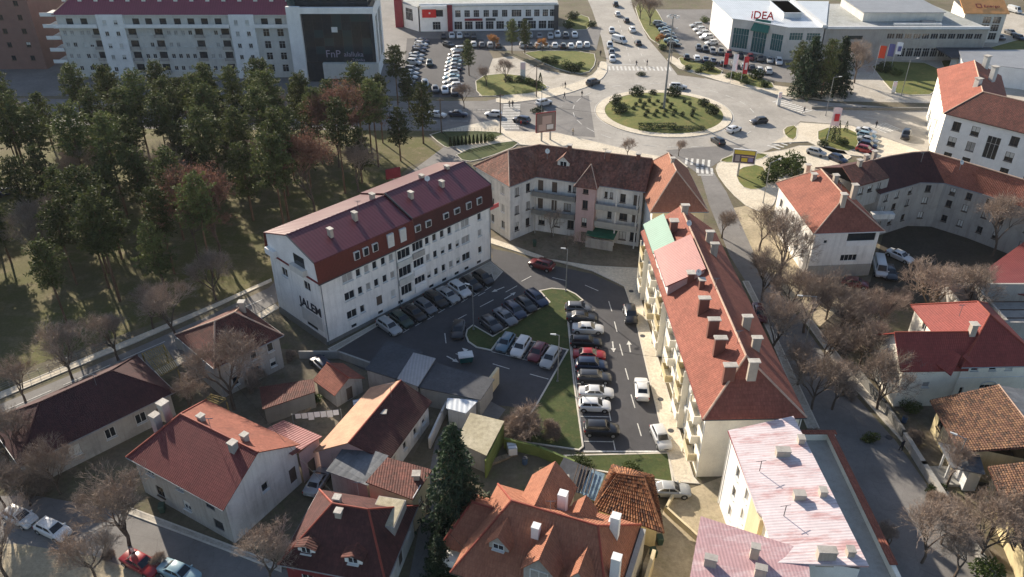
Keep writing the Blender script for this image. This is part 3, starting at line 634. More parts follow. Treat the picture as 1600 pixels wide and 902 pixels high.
b.fbox('plinth', A0, a0, 0, L0, 0, .06, -.1, .55, 'concrete_dk')
tm = text_mesh('gable_lettering', 'JALEM', 1.9, m_flat('lettering_navy', (.02, .022, .035), .7), .02, .05)
o = ob('gable_lettering', tm, b.o, b.T(at(A0, a0, -.03, W0-6.3), 4.4)); o.rotation_euler = (pi/2, 0, a0-pi/2)
for u0, u1, z0, z1, mt in ((13.0, 15.6, 6.7, 7.6, 'w_grey'), (13.0, 15.6, 3.7, 4.7, 'w_grey'), (15.8, 18.0, 7.0, 7.9, 'w_stone'), (15.8, 18.0, 4.2, 5.2, 'w_whiteb'), (15.8, 18.0, 1.3, 2.3, 'w_whiteb')):
    b.fbox('balcony_parapet', A0, a0, u0, u1, .0, .22, z0, z1, mt)
for u, w, h in ((6.2, .7, 1.1), (7.7, .7, 1.1), (9.3, .7, 1.1), (12.0, .85, 1.9), (14.2, .85, 1.9), (16.9, .8, .9), (18.9, .8, .9), (22.3, .8, .8), (24.5, .9, .8), (26.9, .8, 1.), (29.1, .8, 1.)):
    f = b.fbox('roof_window', A0, a0, u-w/2-.1, u+w/2+.1, .05, .4, 11.7-h/2, 11.7+h/2+.1, 'frame'); b.fbox('pane', A0, a0, u-w/2, u+w/2, .4, .42, 11.78-h/2, 11.72+h/2, 'glass' if h < 1.5 else 'blind', f)
for u, v, h in ((4.6, 2.9, 1.3), (9.4, 3.9, 1.3), (19.0, 3.4, 1.4), (24.8, 3.2, 1.3), (14.4, 6.4, .8), (23.5, 6.2, .8), (28.4, 6.0, .8)):
    p = at(A0, a0, u, v); b.chim(*p, 13.2+.32*min(v, 5.9), h*.85, .5, .75, a0, 'chim', 'chim_cap', .08)
MT['neon'] = m_flat('sign_coral', hexl('d0605c'), .5)
b.fbox('wall_sign', at(A0, a0, L0, 0), a0, .05, 2.0, -.2, -.12, 9.0, 9.7, 'neon'); b.pipe(at(A0, a0, 12.8, -.15), .1, 10, 'metal'); b.pipe(at(A0, a0, 31.5, -.15), .1, 10, 'metal'); b.pipe(at(A0, a0, .2, -.15), .1, 10, 'metal')

# ------------------------------------------------------------ old balconied house with tiled roof behind the court
ev = [(-6.6, 127.2), (-0.4, 118.8), (4.0, 122.7), (21.2, 116.9), (24.2, 126.2), (6.9, 132.0), (.5, 133.6)]
ft = inset(ev, .4); zt = 13.9
us = grid((.9, 3.3), (8.6,), .9, 1.9, 'd')+grid((5.9, 6.7), (8.8,), .5, 1.2, 'k')+grid((.9, 3.3), (5.3,), .9, 1.9, 'd')+grid((5.6,), (5.3,), 1.2, 1.4, 'k')+grid((1.2, 3.9, 6.3), (2.2,), 1.1, 1.7, 'k') + \
    grid((12.0, 12.9), (8.6,), .5, 1.1, 'k')+[(14.8, 8.4, .9, 1.5, 'k'), (17.0, 8.3, .9, 1.9, 'd'), (12.8, 5.2, .7, 1.5, 'k'), (15.1, 5.3, 1.3, 1.7, 'k'), (17., 5.2, .9, 1.8, 'd'), (15.2, 1.6, 1.2, 1.5, 'k'), (17.0, 1.7, 1.1, 1.6, 'k')]
b = Bd('balconied_house', 'old white three storey house with mossy tile roof and courtyard balconies', 'building', ft, 10.2, 'w_oldw',
       {0: grid((4.6, 7.6), (2.2, 5.3, 8.6), 1.0, 1.5), 1: grid((1.5, 4.0), (2.2, 5.3, 8.6), .9, 1.5, 'k'), 2: us})
R1, R2, R3 = (-.6, 125.2, zt), (4.6, 127.6, zt), (22.7, 121.7, zt); E3 = [(*p, 10.25) for p in ev]
b.roof([[E3[0], E3[1], R1], [E3[1], E3[2], R2, R1], [E3[2], E3[3], R3, R2], [E3[3], E3[4], R3], [E3[4], E3[5], R2, R3], [E3[5], E3[6], R1, R2], [E3[6], E3[0], R1]], 'r_old')
b.cap(R1, R2); b.cap(R2, R3); b.cap(R1, E3[1]); b.cap(R1, E3[0])
for i in range(3): b.gut((*E3[i][:2], 10.15), (*E3[i+1][:2], 10.15))
F2, fa = ft[2], atan2(ft[3][1]-ft[2][1], ft[3][0]-ft[2][0])
for u0, u1, z in ((-.2, 7.2, 7.1), (-.2, 7.2, 3.8), (10.6, 17.6, 6.5), (10.6, 17.6, 3.4)):
    o = b.fbox('balcony', F2, fa, u0, u1, 0, 1.3, z-.15, z, 'concrete'); b.fbox('parapet', F2, fa, u0, u1, 1.2, 1.3, z, z+.85, 'concrete' if u0 > 5 else 'concrete_dk', o)
    for u in ((u0, u1-.1)): b.fbox('parapet', F2, fa, u, u+.1, 0, 1.2, z, z+.85, 'concrete', o)
for u in (.3, 3.6): b.fbox('balcony_post', F2, fa, u, u+.12, 1.1, 1.2, .1, 6.95, 'concrete')
for u in (13.9, 17.3): b.fbox('balcony_post', F2, fa, u, u+.2, 1.0, 1.2, .1, 9.9, 'w_oldw')
tw = [at(F2, fa, u, -v) for u, v in ((7.4, 1.5), (10.5, 1.5), (10.5, 0), (7.4, 0))]
b.wall(tw[0], tw[1], -.1, 10.3, grid((1.55,), (9.4,), .9, .8, 'k')+grid((1.55,), (7.0, 3.8), .9, 1.6, 'k')+[(1.55, 1.1, .9, 1.8, 'd')], 'w_pink'); b.wall(tw[1], tw[2], -.1, 10.3, [], 'w_pink'); b.wall(tw[3], tw[0], -.1, 10.3, [], 'w_pink')
ap = (*at(F2, fa, 8.95, 1.4), 13.0); q = [(*at(F2, fa, u, -v), 10.2) for u, v in ((7.0, 1.9), (10.9, 1.9), (10.9, -2.5), (7.0, -2.5))]
b.roof([[q[0], q[1], ap], [q[1], q[2], ap], [q[3], q[0], ap]], 'r_old', .12, 'stair_roof'); b.cap(ap, q[0], r=.08); b.cap(ap, q[1], r=.08)
b.dormer(at(F2, fa, 4.2, 1.8), fa, 2.0, 2.6, 11.4, 1.2, 2.1, 'w_oldw', 'r_old')
o = b.fbox('awning', F2, fa, 9.6, 14.4, .1, 3.2, 2.3, 2.4, 'glass_teal'); o.data.materials.clear(); o.data.materials.append(m_plain('awning_green', hexl('245a45'), .7, .2)); b.fbox('awning_skirt', F2, fa, 9.7, 14.3, 2.9, 3.1, .1, 1.9, 'w_stone')
for u, v in ((11.2, 3.6), (4.5, 4.4), (16.0, 4.4)): b.chim(*at(F2, fa, u, v), 13.4, 1.1, .6, .6, fa, 'chim_red')
# right wing of the same house, newer orange tiles
wf = [(21.6, 111.4), (29.6, 111.6), (29.4, 126.4), (21.4, 126.2)]
b2 = Bd('corner_house', 'cream corner house wing with orange hipped roof next to the roundabout street', 'building', wf, 10.1, 'w_beige', {0: [(2.2, 8.2, .9, 1.4, 'w'), (6.2, 8.2, .9, 1.4, 'w')], 1: grid((2, 5, 8, 11, 13.5), (2, 5.1, 8.2), 1, 1.5)}, wmats={3: 'w_white'})
b2.hip(wf, 10.1, 14.2, 4.5, 3.2, 'r_bright', .5, 1); b2.chim(25.5, 119.5, 14.1, .8, .5, .5)

# ------------------------------------------------------------ long cream block with orange roof and chimneys
ft = [(20.6, 65.1), (30.6, 65.35), (29.7, 106.2), (19.7, 105.95)]
eo = [(40.85-y, z, w, h, k) for (y, z, w, h, k) in []]
left = []
for y in (3.2, 6.0, 10.2, 13.0, 17.2, 20.0, 24.2, 27.0, 31.2, 34.0, 38.0):
    left += [(y, z, .9, 1.4, 'w') for z in (2.0, 4.9, 7.7)]
b = Bd('cream_block', 'long cream apartment block with orange tile roof and tall chimneys', 'building', ft, 9.1, 'w_cream', {0: [(7.6, 8.1, .6, .7, 'v'), (8.7, 8.1, .6, .7, 'v')], 1: left, 3: left})
zr = 13.0; e = [(20.1, 64.6, 8.9), (31.1, 64.9, 8.9), (30.2, 106.5, 8.9), (19.2, 106.25, 8.9)]; r0, r1 = (25.35, 70.2, zr), (24.6, 106.4, zr)
b.roof([[e[0], e[1], r0], [e[1], e[2], r1, r0], [e[3], e[0], r0, r1]], 'r_orange2'); b.panel([(*ft[2], 9.1), (*ft[3], 9.1), (24.6, 106.1, 12.9)], 'w_cream')
for p, q in ((r0, r1), (r0, e[0]), (r0, e[1])): b.cap(p, q, 'ridge', .13)
b.gut((*e[0][:2], 8.75), (*e[1][:2], 8.75), 'darkmetal'); b.gut((*e[3][:2], 8.75), (*e[0][:2], 8.75), 'r_redm'); b.pipe((20.5, 64.95), .1, 8.8, 'frame'); b.pipe((30.7, 65.2), .1, 8.8, 'frame')
xl = lambda y: 20.6-(y-65.1)*.022
def sl_(y0, y1, ze_, zr_, xr0, mat, nm):       # raised part of the west slope
    a, c = xl(y0)-.35, xl(y1)-.35; kk = [(a, y0, ze_), (xr0-.02*(y0-70), y0, zr_), (xr0-.02*(y1-70), y1, zr_), (c, y1, ze_)]
    b.roof([kk], mat, .18, nm)
    for yy, xx in ((y0+.05, a), (y1-.05, c)):
        xr_ = xr0-.02*(yy-70); bz = 8.95+(xr_-xx)*(zr-8.9)/5.3
        b.panel([(xx+.3, yy, 9.1), (xr_-.1, yy, min(zr_-.2, bz)), (xr_-.1, yy, zr_-.19), (xx+.3, yy, ze_-.1)][::1 if yy < 90 else -1], 'w_pink', 'attic_cheek')
    b.wall((xl(y1), y1), (xl(y0), y0), 9.0, ze_-.05, grid((2, 5), (9.9,), 1.0, .8), 'w_whiteb', 'attic_wall')
sl_(88.0, 97.2, 10.7, 13.35, 24.9, 'r_redm', 'attic_roof'); sl_(97.4, 106.0, 10.2, 12.0, 22.9, 'r_green', 'attic_roof')
for px, py, h, w, d in ((1098, 487, 2.0, .55, 1.2), (1113, 519, 2.0, .55, 1.2), (1123, 548, 2.0, .55, 1.2), (1138, 590, 2.0, .55, 1.2), (1051, 366, 1.8, .9, 1.0), (1078, 440, 1.2, .8, .8), (1096, 446, 1.1, .6, .6)):
    x, y = P(px, py, 11.6); zz = 8.9+(x-19.6)*.77; x, y = P(px, py, zz); b.chim(x, y, 8.9+(x-xl(y)+.5)*.77, h, d, w, 0, 'chim_red')  # dark red shafts: shade of their near sides put into the colour
for px, py, h in ((1165, 512, 1.8), (1180, 545, 1.8), (1172, 598, 1.6), (1108, 375, 1.6), (1115, 395, 1.6), (1068, 345, 1.0)):
    x, y = P(px, py, 11.5); b.chim(x, y, 13.0-max(0, x-25)*.74, h, .95, .45, 0, 'chim')
for i, (y, w) in enumerate(((67.6, 2.6), (74.6, 2.8), (81.6, 2.8), (88.8, 2.8), (95.6, 2.8), (102.6, 2.6))):
    x = xl(y)
    for z in (1.3, 4.0, 6.8):
        o = b.box('balcony', x-.95, y-w/2, z-.15, x, y+w/2, z, 'w_cream'); m = MB()
        cx, cy = x-b.c[0], y-b.c[1]
        m.box(cx-.95, cy-w/2, z, cx-.85, cy+w/2, z+.95); m.box(cx-.85, cy-w/2, z, cx, cy-w/2+.1, z+.95); m.box(cx-.85, cy+w/2-.1, z, cx, cy+w/2, z+.95); m.build('parapet', MT[('w_cream', 'w_beige', 'w_cream', 'w_yel')[(i+int(z)) % 4]], o)
    if i % 2: b.box('balcony_pier', x-.7, y-w/2-.14, 0, x, y-w/2-.002, 8.6, 'w_cream')
    b.box('balcony_pier', x-.93, y+w/2+.002, 0, x-.75, y+w/2+.14, 8.6, 'w_cream')
for y in (70.8, 78.0, 85.0, 92.2, 99.0): b.pipe((xl(y)-.1, y), .1, 8.9, 'w_yel')
for y, z in ((71.2, 7.2), (77.0, 4.3), (84.2, 7.1), (92.8, 4.2), (79.2, 7.3), (72.0, 3.6)): b.box('air_conditioner', xl(y)-.38, y-.4, z, xl(y)-.03, y+.4, z+.6, 'frame')
b.o['label'] = 'long cream apartment block with orange tile roof, tall chimneys and a mint green roof patch'
# ------------------------------------------------------------ hipped white house and its angled wings, right of the tree-lined street
ft = [(45.8, 107.6), (55.8, 108.35), (55.1, 125.4), (45.1, 124.7)]
b = Bd('hipped_white_house', 'white house with orange hipped roof facing the tree lined street', 'building', ft, 8.3, 'w_white',
       {0: [(6.1, 3.3, 2.6, 1.1, 's'), (7.3, 6.9, 4.4, 1.4, 'v'), (1.8, 6.3, .5, .5, 'v')], 3: grid((2.2, 5.2, 8.2, 11.2, 14.2), (2.4, 5.4), 1.2, 1.5, 'w'), 1: grid((3, 7), (2.5, 5.5), 1, 1.4)})
b.hip(ft, 8.3, 12.0, 3.6, 3.4, 'r_orange', .5, 1, gut='frame'); b.fbox('plinth', ft[0], atan2(.75, 10), 0, 10.03, 0, .08, -.1, 2.1, 'concrete'); b.fbox('parapet', ft[0], atan2(.75, 10), 5.1, 9.5, 0, .08, 5.4, 6.3, 'w_whiteb')
for px, py, z, h in ((1305, 282, 11.6, 1.2), (1317, 314, 11.8, 1.4), (1334, 300, 11.4, 1.5), (1271, 280, 11.0, 1.2), (1262, 262, 9.6, .8)):
    b.chim(*P(px, py, z), z-.3, h, .7, .7, .07, 'chim')
b.cap((45.3, 107.2, 8.0), (45.3, 107.2, .1), 'metal', .06, 'downpipe')
q = lambda l, z: [(*P(x, y, z), z) for x, y in l]
ev = PP([(1376, 303), (1415, 292), (1438, 285), (1476, 286), (1533, 302), (1600, 325), (1650, 342)], 8.3)
rd = PP([(1322, 261), (1390, 244), (1428, 238), (1452, 237), (1500, 251), (1600, 281), (1660, 299)], 12)
bk = [(2*r[0]-e_[0], 2*r[1]-e_[1]) for e_, r in zip(ev, rd)]; bk[0] = (53, 131)
ft = ev+bk[::-1]
b = Bd('angled_tenement', 'grey angled tenement with part dark, part orange tile roof round a shaded yard', 'building', ft, 8.2, 'w_stone',
       {i: grid([1.6+k*2.6 for k in range(int(hypot(ev[i+1][0]-ev[i][0], ev[i+1][1]-ev[i][1])/2.6))], (2.2, 5.0, 7.2)[:3], .9, 1.2, 'k') for i in range(6)})
sl = []; ix = []
for i in range(6):
    sl.append([(*ev[i], 8.3), (*ev[i+1], 8.3), (*rd[i+1], 12), (*rd[i], 12)]); sl.append([(*bk[i], 8.3), (*bk[i+1], 8.3), (*rd[i+1], 12), (*rd[i], 12)]); ix += [0 if i < 3 else 1]*2
b.roof(sl, ['r_dark', 'r_orange'], .14, idx=ix)
for i in range(6): b.cap((*rd[i], 12.02), (*rd[i+1], 12.02), 'ridge'); b.gut((*ev[i], 8.2), (*ev[i+1], 8.2))
k = q([(1337, 292), (1390, 277)], 10.7)+q([(1365, 250), (1316, 260)], 12.3); b.roof([k], 'r_rust', .2, 'attic_roof'); k1, k2 = q([(1337, 292), (1390, 277)], 10.6); b.wall(k1, k2, 6.5, 10.55, grid((1.5, 3.6, 5.6), (9.5,), 1.0, 1.1, 'k'), 'w_stone', 'attic_wall'); b.panel([(k2[0], k2[1], 8.2), (k[2][0], k[2][1], 12.0), (k[2][0], k[2][1], 12.1), (k2[0], k2[1], 10.5)], 'w_stone', 'attic_cheek')
b.box('balcony', 59.0, 118.2, 4.7, 62.6, 119.4, 5.6, 'w_oldw')
for px, py, z in ((1342, 260, 12), (1352, 252, 11.5), (1365, 246, 11.5)): b.chim(*P(px, py, z), z-.2, 1.3, .6, .6, .3)

# ------------------------------------------------------------ L-shaped public building at the right edge
ev = [(95.3, 178.5), (84.4, 151.2), (94.6, 140.6), (120, 116)]; rd = [(98.6, 176), (88.6, 151.6), (97.4, 142.6), (123, 119)]
ft = [ev[0], ev[1], ev[2], ev[3], (128, 124), (104, 145), (97.4, 153.5), (106.4, 174.5)]
b = Bd('school_building', 'white public building with orange tile wing at the right edge', 'building', ft, 10.9, 'w_whiteb',
       {0: [(28.2-u, z, 1.0, 1.5, 'w') for u in (4, 8, 12, 16, 20, 24) for z in (2.4, 5.6, 8.7)], 1: [(u, z, 1.5, 1.8, 'k') for u in (2.5, 6.0, 13) for z in (2.4, 5.6, 8.7)]+[(9.6, 6.4, 2.4, 4.4, 's')],
        2: [(u, z, 1.5, 1.8, 'k') for u in (2.5, 6.5, 10.5, 15, 19) for z in (2.4, 5.6, 8.7)]}, wmats={0: 'w_cream', 5: 'w_yel', 6: 'w_yel'})
zz = 11.0; r3 = [(99.2, 173.0, 14.6), (90.9, 152.4, 14.6), (99.3, 143.2, 14.6), (124, 120, 14.6)]
e3 = [(95.0, 179.2), (83.8, 151.0), (94.3, 140.1), (119.6, 115.5), (128.5, 124.5), (104.4, 145.6), (98.0, 153.6), (106.9, 174.3)]
E3 = [(*p, 10.8) for p in e3]
b.roof([[E3[0], E3[1], r3[1], r3[0]], [E3[1], E3[2], r3[2], r3[1]], [E3[2], E3[3], r3[3], r3[2]], [E3[4], E3[5], r3[2], r3[3]], [E3[5], E3[6], r3[1], r3[2]], [E3[6], E3[7], r3[0], r3[1]], [E3[7], E3[0], r3[0]]], ['r_orange2', 'r_rust'], .15, idx=[0, 1, 1, 1, 0, 0, 0])
for p, k in ((r3[0], r3[1]), (r3[1], r3[2]), (r3[2], r3[3]), (r3[1], E3[1])): b.cap(p, k, 'ridge', .12)
for px, py in ((1526, 136), (1552, 117), (1540, 100)): b.chim(*P(px, py, 14), 13.5, 2.2, 1.0, 1.0, .4, 'w_grey')

# ------------------------------------------------------------ white house with faded pink sheet roof, bottom right
ft = [(22.9, 46.2), (29.3, 45.0), (28.7, 62.6), (22.2, 61.4)]
b = Bd('pink_roof_house', 'white three storey house with faded pink sheet roof and chimneys', 'building', ft, 9.6, 'w_whiteb', {3: grid((3.4, 6.4), (2.2, 5.0, 7.7), .9, 1.4), 2: []})
k = [(22.0, 61.9, 9.8), (28.9, 63.3, 10.5), (29.7, 44.6, 10.5), (22.45, 45.5, 9.8), (22.5, 50.6, 9.8), (22.2, 51.2, 9.8)]
b.roof([k], 'r_pink', .2); b.gut((22.0, 61.9, 9.7), (22.3, 51.2, 9.7), 'w_red'); b.pipe((22.1, 61.2), .1, 9.5, 'frame'); b.pipe((22.75, 52.6), .1, 9.5, 'w_beige')
b.box('stair_bay', 22.3, 50.4, -.05, 22.95, 53.4, 9.5, 'w_beige')
for px, py, z, w, h in ((1222, 712, 10.1, 1.3, .75), (1248, 778, 10.2, 1.0, .55), (1290, 870, 10.3, 1.5, .8), (1251, 690, 10.5, .6, .5), (1285, 772, 10.5, .6, .5), (1328, 865, 10.5, .6, .5)):
    b.chim(*P(px, py, z), z, h, w, .7, -.05, 'chim', 'w_stone', .05)
for px, py in ((1187, 735), (1225, 805)):
    x, y = P(px, py, 10.1); b.cap((x, y, 10), (x, y, 11.3), 'darkmetal', .04, 'antenna_mast'); b.cap((x-.5, y, 11.2), (x+.5, y+.2, 11.2), 'darkmetal', .025, 'antenna_rod')
f2 = [(14.6, 42.5), (23.4, 40.0), (25.0, 46.8), (17.2, 50.3)]
b = Bd('pink_roof_annexe', 'lower annexe with rose sheet roof in the bottom right corner', 'building', f2, 9.4, 'w_beige', {3: grid((2.5, 5.5), (2.4, 5.2, 7.8), .9, 1.3)})
b.roof([[(14.2, 42.3, 9.4), (23.8, 39.6, 9.6), (25.3, 46.6, 10.0), (23.2, 47.6, 9.95), (17.0, 50.7, 9.7)]], 'r_pink2', .2)
for px, py, w, h in ((1110, 878, 1.0, .6), (1178, 868, .7, 1.2), (1188, 895, .9, .7)): b.chim(*P(px, py, 9.9), 9.8, h, w, .6, -.3, 'chim', 'w_stone', .05)
# terrace beside it with parapet wall
tp = PP([(1250, 682), (1302, 683), (1402, 902), (1425, 960), (1385, 960), (1330, 850)], 3)
tp = [(29.4, 68.3), (36.1, 68.2), (35.6, 44.0), (29.8, 44.0), (29.1, 62)]
m = MB(); m.prism(ccw(tp), -.05, 3.0); o = m.build('terrace', MT['concrete']); tag(o, 'flat concrete terrace with parapet beside the pink roofed house', 'terrace')
m = MB(); m.box(35.3, 44.0, 3.0, 35.75, 67.75, 3.9); m.box(30.4, 67.75, 3.0, 36.2, 68.2, 3.9); m.build('parapet', MT['w_cream'], o)
m = MB(); m.box(35.2, 50.0, 3.9, 35.95, 67.7, 4.02); m.box(30.3, 67.7, 3.9, 36.3, 68.35, 4.02); m.build('coping', MT['r_orange'], o)

# ------------------------------------------------------------ orange tiled house with dormers, bottom centre
C, an = (3.4, 50.85), radians(-21); L, Wd = 13.8, 10.6; A = at(C, an, -L/2, -Wd/2); ft = rect(A, an, L, Wd)
b = Bd('dormer_house', 'orange tiled house with many gabled dormers at the bottom centre', 'building', ft, 5.6, 'w_beige', {1: grid((2, 5, 8), (2, ), 1, 1.4), 0: grid((2, 5, 8, 11), (2, 4.3), 1, 1.3), 2: grid((2, 6, 10), (2, 4.3), 1, 1.2), 3: grid((3, 7), (2, 4.3), .9, 1.3)})
R0, R1, E4 = b.hip(ft, 5.6, 10.0, 3.2, 2.4, 'r_bright', .5, caps='ridge_red', gut='wood')
for u, v, w, dep, zb, hw, hr in ((3.3, 1.9, 1.9, 2.6, 7.1, .9, 2.0), (7.6, .6, 2.9, 4.6, 6.2, 1.6, 3.3), (11.0, 1.0, 2.0, 3.0, 6.4, 1.2, 2.5)):
    b.dormer(at(A, an, u, v), an, w, dep, zb, hw, hr, 'w_stone', 'r_bright')
b.dormer(at(A, an, 5.3, Wd+.9), an+pi, 4.2, 5.8, 5.2, 2.2, 4.6, 'w_beige', 'r_bright'); b.dormer(at(A, an, 9.2, Wd-1.6), an+pi, 2.0, 3.0, 6.7, 1.2, 2.4, 'w_beige', 'r_bright')
for u, v, z, h, w in ((6.2, 3.6, 8.4, 1.3, .7), (7.4, 7.6, 7.6, 2.7, .8), (12.6, 6.9, 8.2, 1.9, .8), (13.7, 3.2, 7.4, 1.9, .8), (12.1, 8.6, 6.2, 1.4, .8)): b.chim(*at(A, an, u, v), z, h, w, w, an, 'w_whiteb', 'w_whiteb', .02)
lw = rect(at(A, an, -2.5, 3.2), an, 2.6, 6.0); b.wall(lw[0], lw[1], -.1, 4.6, grid((1.3,), (3.3,), 1, 1.2), 'w_beige'); b.wall(lw[3], lw[0], -.1, 4.6, [], 'w_beige'); b.wall(lw[2], lw[3], -.1, 4.6, [], 'w_beige')
rr = [at(A, an, -1.2, 6.2, 7.3), at(A, an, 1.0, 6.2, 7.3)]; le = [at(A, an, -3.0, 2.6, 4.4), at(A, an, 1, 2.6, 4.4), at(A, an, 1, 9.8, 4.4), at(A, an, -3.0, 9.8, 4.4)]
b.roof([[le[0], le[1], rr[1], rr[0]], [le[2], le[3], rr[0], rr[1]], [le[3], le[0], rr[0]]], 'r_bright', .14, 'wing_roof'); b.cap(rr[0], rr[1], 'ridge_red'); b.cap(rr[0], le[0], 'ridge_red'); b.cap(rr[0], le[3], 'ridge_red')
b.fbox('balcony', at(A, an, -2.5, 3.2), an, .0, 2.2, 0, 1.3, 2.6, 3.5, 'w_whiteb'); b.cap(at(A, an, -2.3, 2.1, 0), at(A, an, -2.3, 2.1, 3.0), 'frame', .1, 'balcony_post')
b.fbox('side_wall', at(A, an, L+.6, 0), an, 0, .5, -Wd, 0, -.05, 5.4, 'concrete'); b.fbox('side_wall', at(A, an, L+1.9, 1.5), an, 0, .35, -Wd+1, 0, -.05, 2.4, 'w_beige')

# shed with old loose tiles
ft = PP([(936, 772), (1024, 818), (1012, 742), (960, 727)], 3.2)
ft = [(8.9, 57.9), (14.4, 55.2), (14.6, 61.7), (11.2, 63.2)]
b = Bd('tiled_shed', 'old shed with uneven weathered terracotta tiles next to the dormer house', 'shed', ft, 3.4, 'w_yel', {0: [(2.6, 1.4, 1.0, 1.3, 'k')]})
# geometry of individual clay tiles, laid in courses
def tiles(bd, quad, mat, w=.26, h=.34, name='roof_tiles', seed=1, jit=.03):
    r = random.Random(seed); p = [Vector(bd.T(q)) for q in quad]; nu = max(2, int((p[1]-p[0]).length/w)); nv = max(2, int((p[3]-p[0]).length/h)); m = MB()
    nr = (p[1]-p[0]).cross(p[3]-p[0]).normalized(); nr = nr if nr.z > 0 else -nr
    f = lambda a, c: p[0]*(1-a)*(1-c)+p[1]*a*(1-c)+p[2]*a*c+p[3]*(1-a)*c
    for j in range(nv):
        for i in range(nu):
            a0_, a1_ = i/nu, (i+1)/nu; c0, c1 = j/nv, min(1, (j+1.25)/nv); J = r.uniform(-jit, jit); k = .05+r.uniform(0, jit)
            q0, q1, q2, q3 = f(a0_, c0)+nr*k, f(a1_, c0)+nr*k, f(a1_, c1)+nr*.015, f(a0_, c1)+nr*.015; mid0, mid1 = (q0+q1)/2+nr*.09+Vector((J, J*.5, 0)), (q2+q3)/2+nr*.07
            mi = r.choice((0, 0, 1, 1, 2)); m.poly([q0, mid0, mid1, q3], mi); m.poly([mid0, q1, q2, mid1], mi); m.poly([q0, q1, mid0], 2)
    o = m.build(name, [MT[x] for x in mat], bd.o); stuff(o); return o
MT['t_a'] = m_plain('clay_tile_a', hexl('8a5f42'), .85, .35, 1.5, 6); MT['t_b'] = m_plain('clay_tile_b', hexl('73482f'), .85, .35, 1.5, 6); MT['t_c'] = m_plain('clay_tile_c', hexl('4f3529'), .85, .35, 1.5, 6)
MT['o_a'] = m_plain('ochre_tile_a', hexl('735641'), .85, .3, 1.5, 6); MT['o_b'] = m_plain('ochre_tile_b', hexl('65493a'), .85, .3, 1.5, 6); MT['o_c'] = m_plain('ochre_tile_c', hexl('4c3a30'), .85, .3, 1.5, 6)
e = [(8.2, 57.6, 3.2), (14.9, 54.4, 3.2), (15.0, 62.0, 3.3), (10.8, 63.6, 3.3)]; r_ = [(10.9, 60.7, 4.9), (13.6, 60.2, 4.9)]
sls = [[e[0], e[1], r_[1], r_[0]], [e[1], e[2], r_[1]], [e[2], e[3], r_[0], r_[1]], [e[3], e[0], r_[0]]]
b.roof(sls, 'r_rust', .12)
for i, s_ in enumerate(sls): tiles(b, s_ if len(s_) == 4 else s_+[s_[2]], ('t_a', 't_b', 't_c'), .3, .36, seed=i)
b.cap(r_[0], r_[1], 't_b', .13); b.cap(r_[1], e[1], 't_a', .12)
# derelict shed behind it
ft = [(4.6, 62.0), (8.2, 59.6), (9.6, 63.0), (5.8, 64.8)]
b = Bd('derelict_shed', 'derelict shed with dark sagging roof and blue tarpaulin behind dormer house', 'shed', ft, 2.5, 'concrete_dk')
b.roof([[(4.2, 62.0, 2.5), (7.0, 60.3, 2.5), (8.4, 63.5, 2.9), (5.7, 65.1, 3.0)]], 'r_flatdk', .1)
o = b.roof([[(7.1, 60.3, 2.55), (8.6, 59.3, 2.4), (10.0, 62.9, 2.7), (8.5, 63.4, 2.85)]], 'r_slate', .06, 'tarpaulin'); o.data.materials.clear(); o.data.materials.append(m_plain('tarpaulin_blue', hexl('7d93a0'), .5, .4, 1.5, 6))
for i in range(6): b.cap((6.2+i*.35, 60.6-i*.12, 2.75), (7.2+i*.35, 63.9-i*.12, 3.1), 'wood', .05, 'rafter')
b.box('hatch', 5.2, 61.6, 2.6, 6.1, 62.4, 3.1, 'w_stone')

# ------------------------------------------------------------ red roofed house, lower left
A, an = (-40.0, 62.8), radians(-30.6); L, Wd = 13.7, 9.8; ft = rect(A, an, L, Wd)
b = Bd('red_roof_house', 'two storey grey house with red tile roof and bare stone gable', 'building', ft, 5.6, 'w_stone',
       {0: [(2.2, 4.3, 1.2, 1.2, 'w'), (3.0, 1.7, 1.2, 1.5, 'k'), (6.8, 4.5, 1.1, 1.2, 'w'), (7.2, 1.9, 1.1, 1.3, 'w'), (11.2, 4.4, 1.3, 1.6, 'v'), (11.8, 1.6, 1.4, 1.4, 'v')], 1: [(5.0, 3.6, .9, 1.1, 'w'), (8.8, 2.0, 1.0, 2.0, 'd')]}, wmats={1: 'w_oldw'})
R0, R1, E4 = b.hip(ft, 5.6, 8.6, 2.6, 0, ['r_red', 'r_orange'], .5, caps='ridge_red', gmat='w_oldw', idx=[0, 1, 0])
for u, v, h, w in ((-.1, 3.6, 1.4, .8), (-.2, 4.9, 1.4, .9), (4.9, 5.6, .9, .6), (11.2, 4.2, 1.2, .7), (11.0, 5.9, 1.0, .6)): b.chim(*at(A, an, u, v), 8.4-abs(v-4.9)*.55-(.8 if u < 1 else 0), h, w, w, an, 'w_stone', 'chim_cap', .08)
b.roof([[at(A, an, L-2, Wd-1, 5.4), at(A, an, L+.5, Wd-1, 5.2), at(A, an, L+.6, Wd+3.4, 4.4), at(A, an, L-5, Wd+3.2, 4.4), at(A, an, L-5, Wd-1, 5.5)]], 'r_redm', .1, 'lean_to_roof'); b.wall(at(A, an, L+.3, Wd+.01), at(A, an, L+.3, Wd+3.1), -.1, 4.4, [(1.5, 1.2, 1.1, 2.2, 'd')], 'w_pink', 'lean_to_wall')
b.wall(at(A, an, L+.3, Wd+3.1), at(A, an, L-4.8, Wd+3.1), -.1, 4.3, [], 'w_pink', 'lean_to_wall')

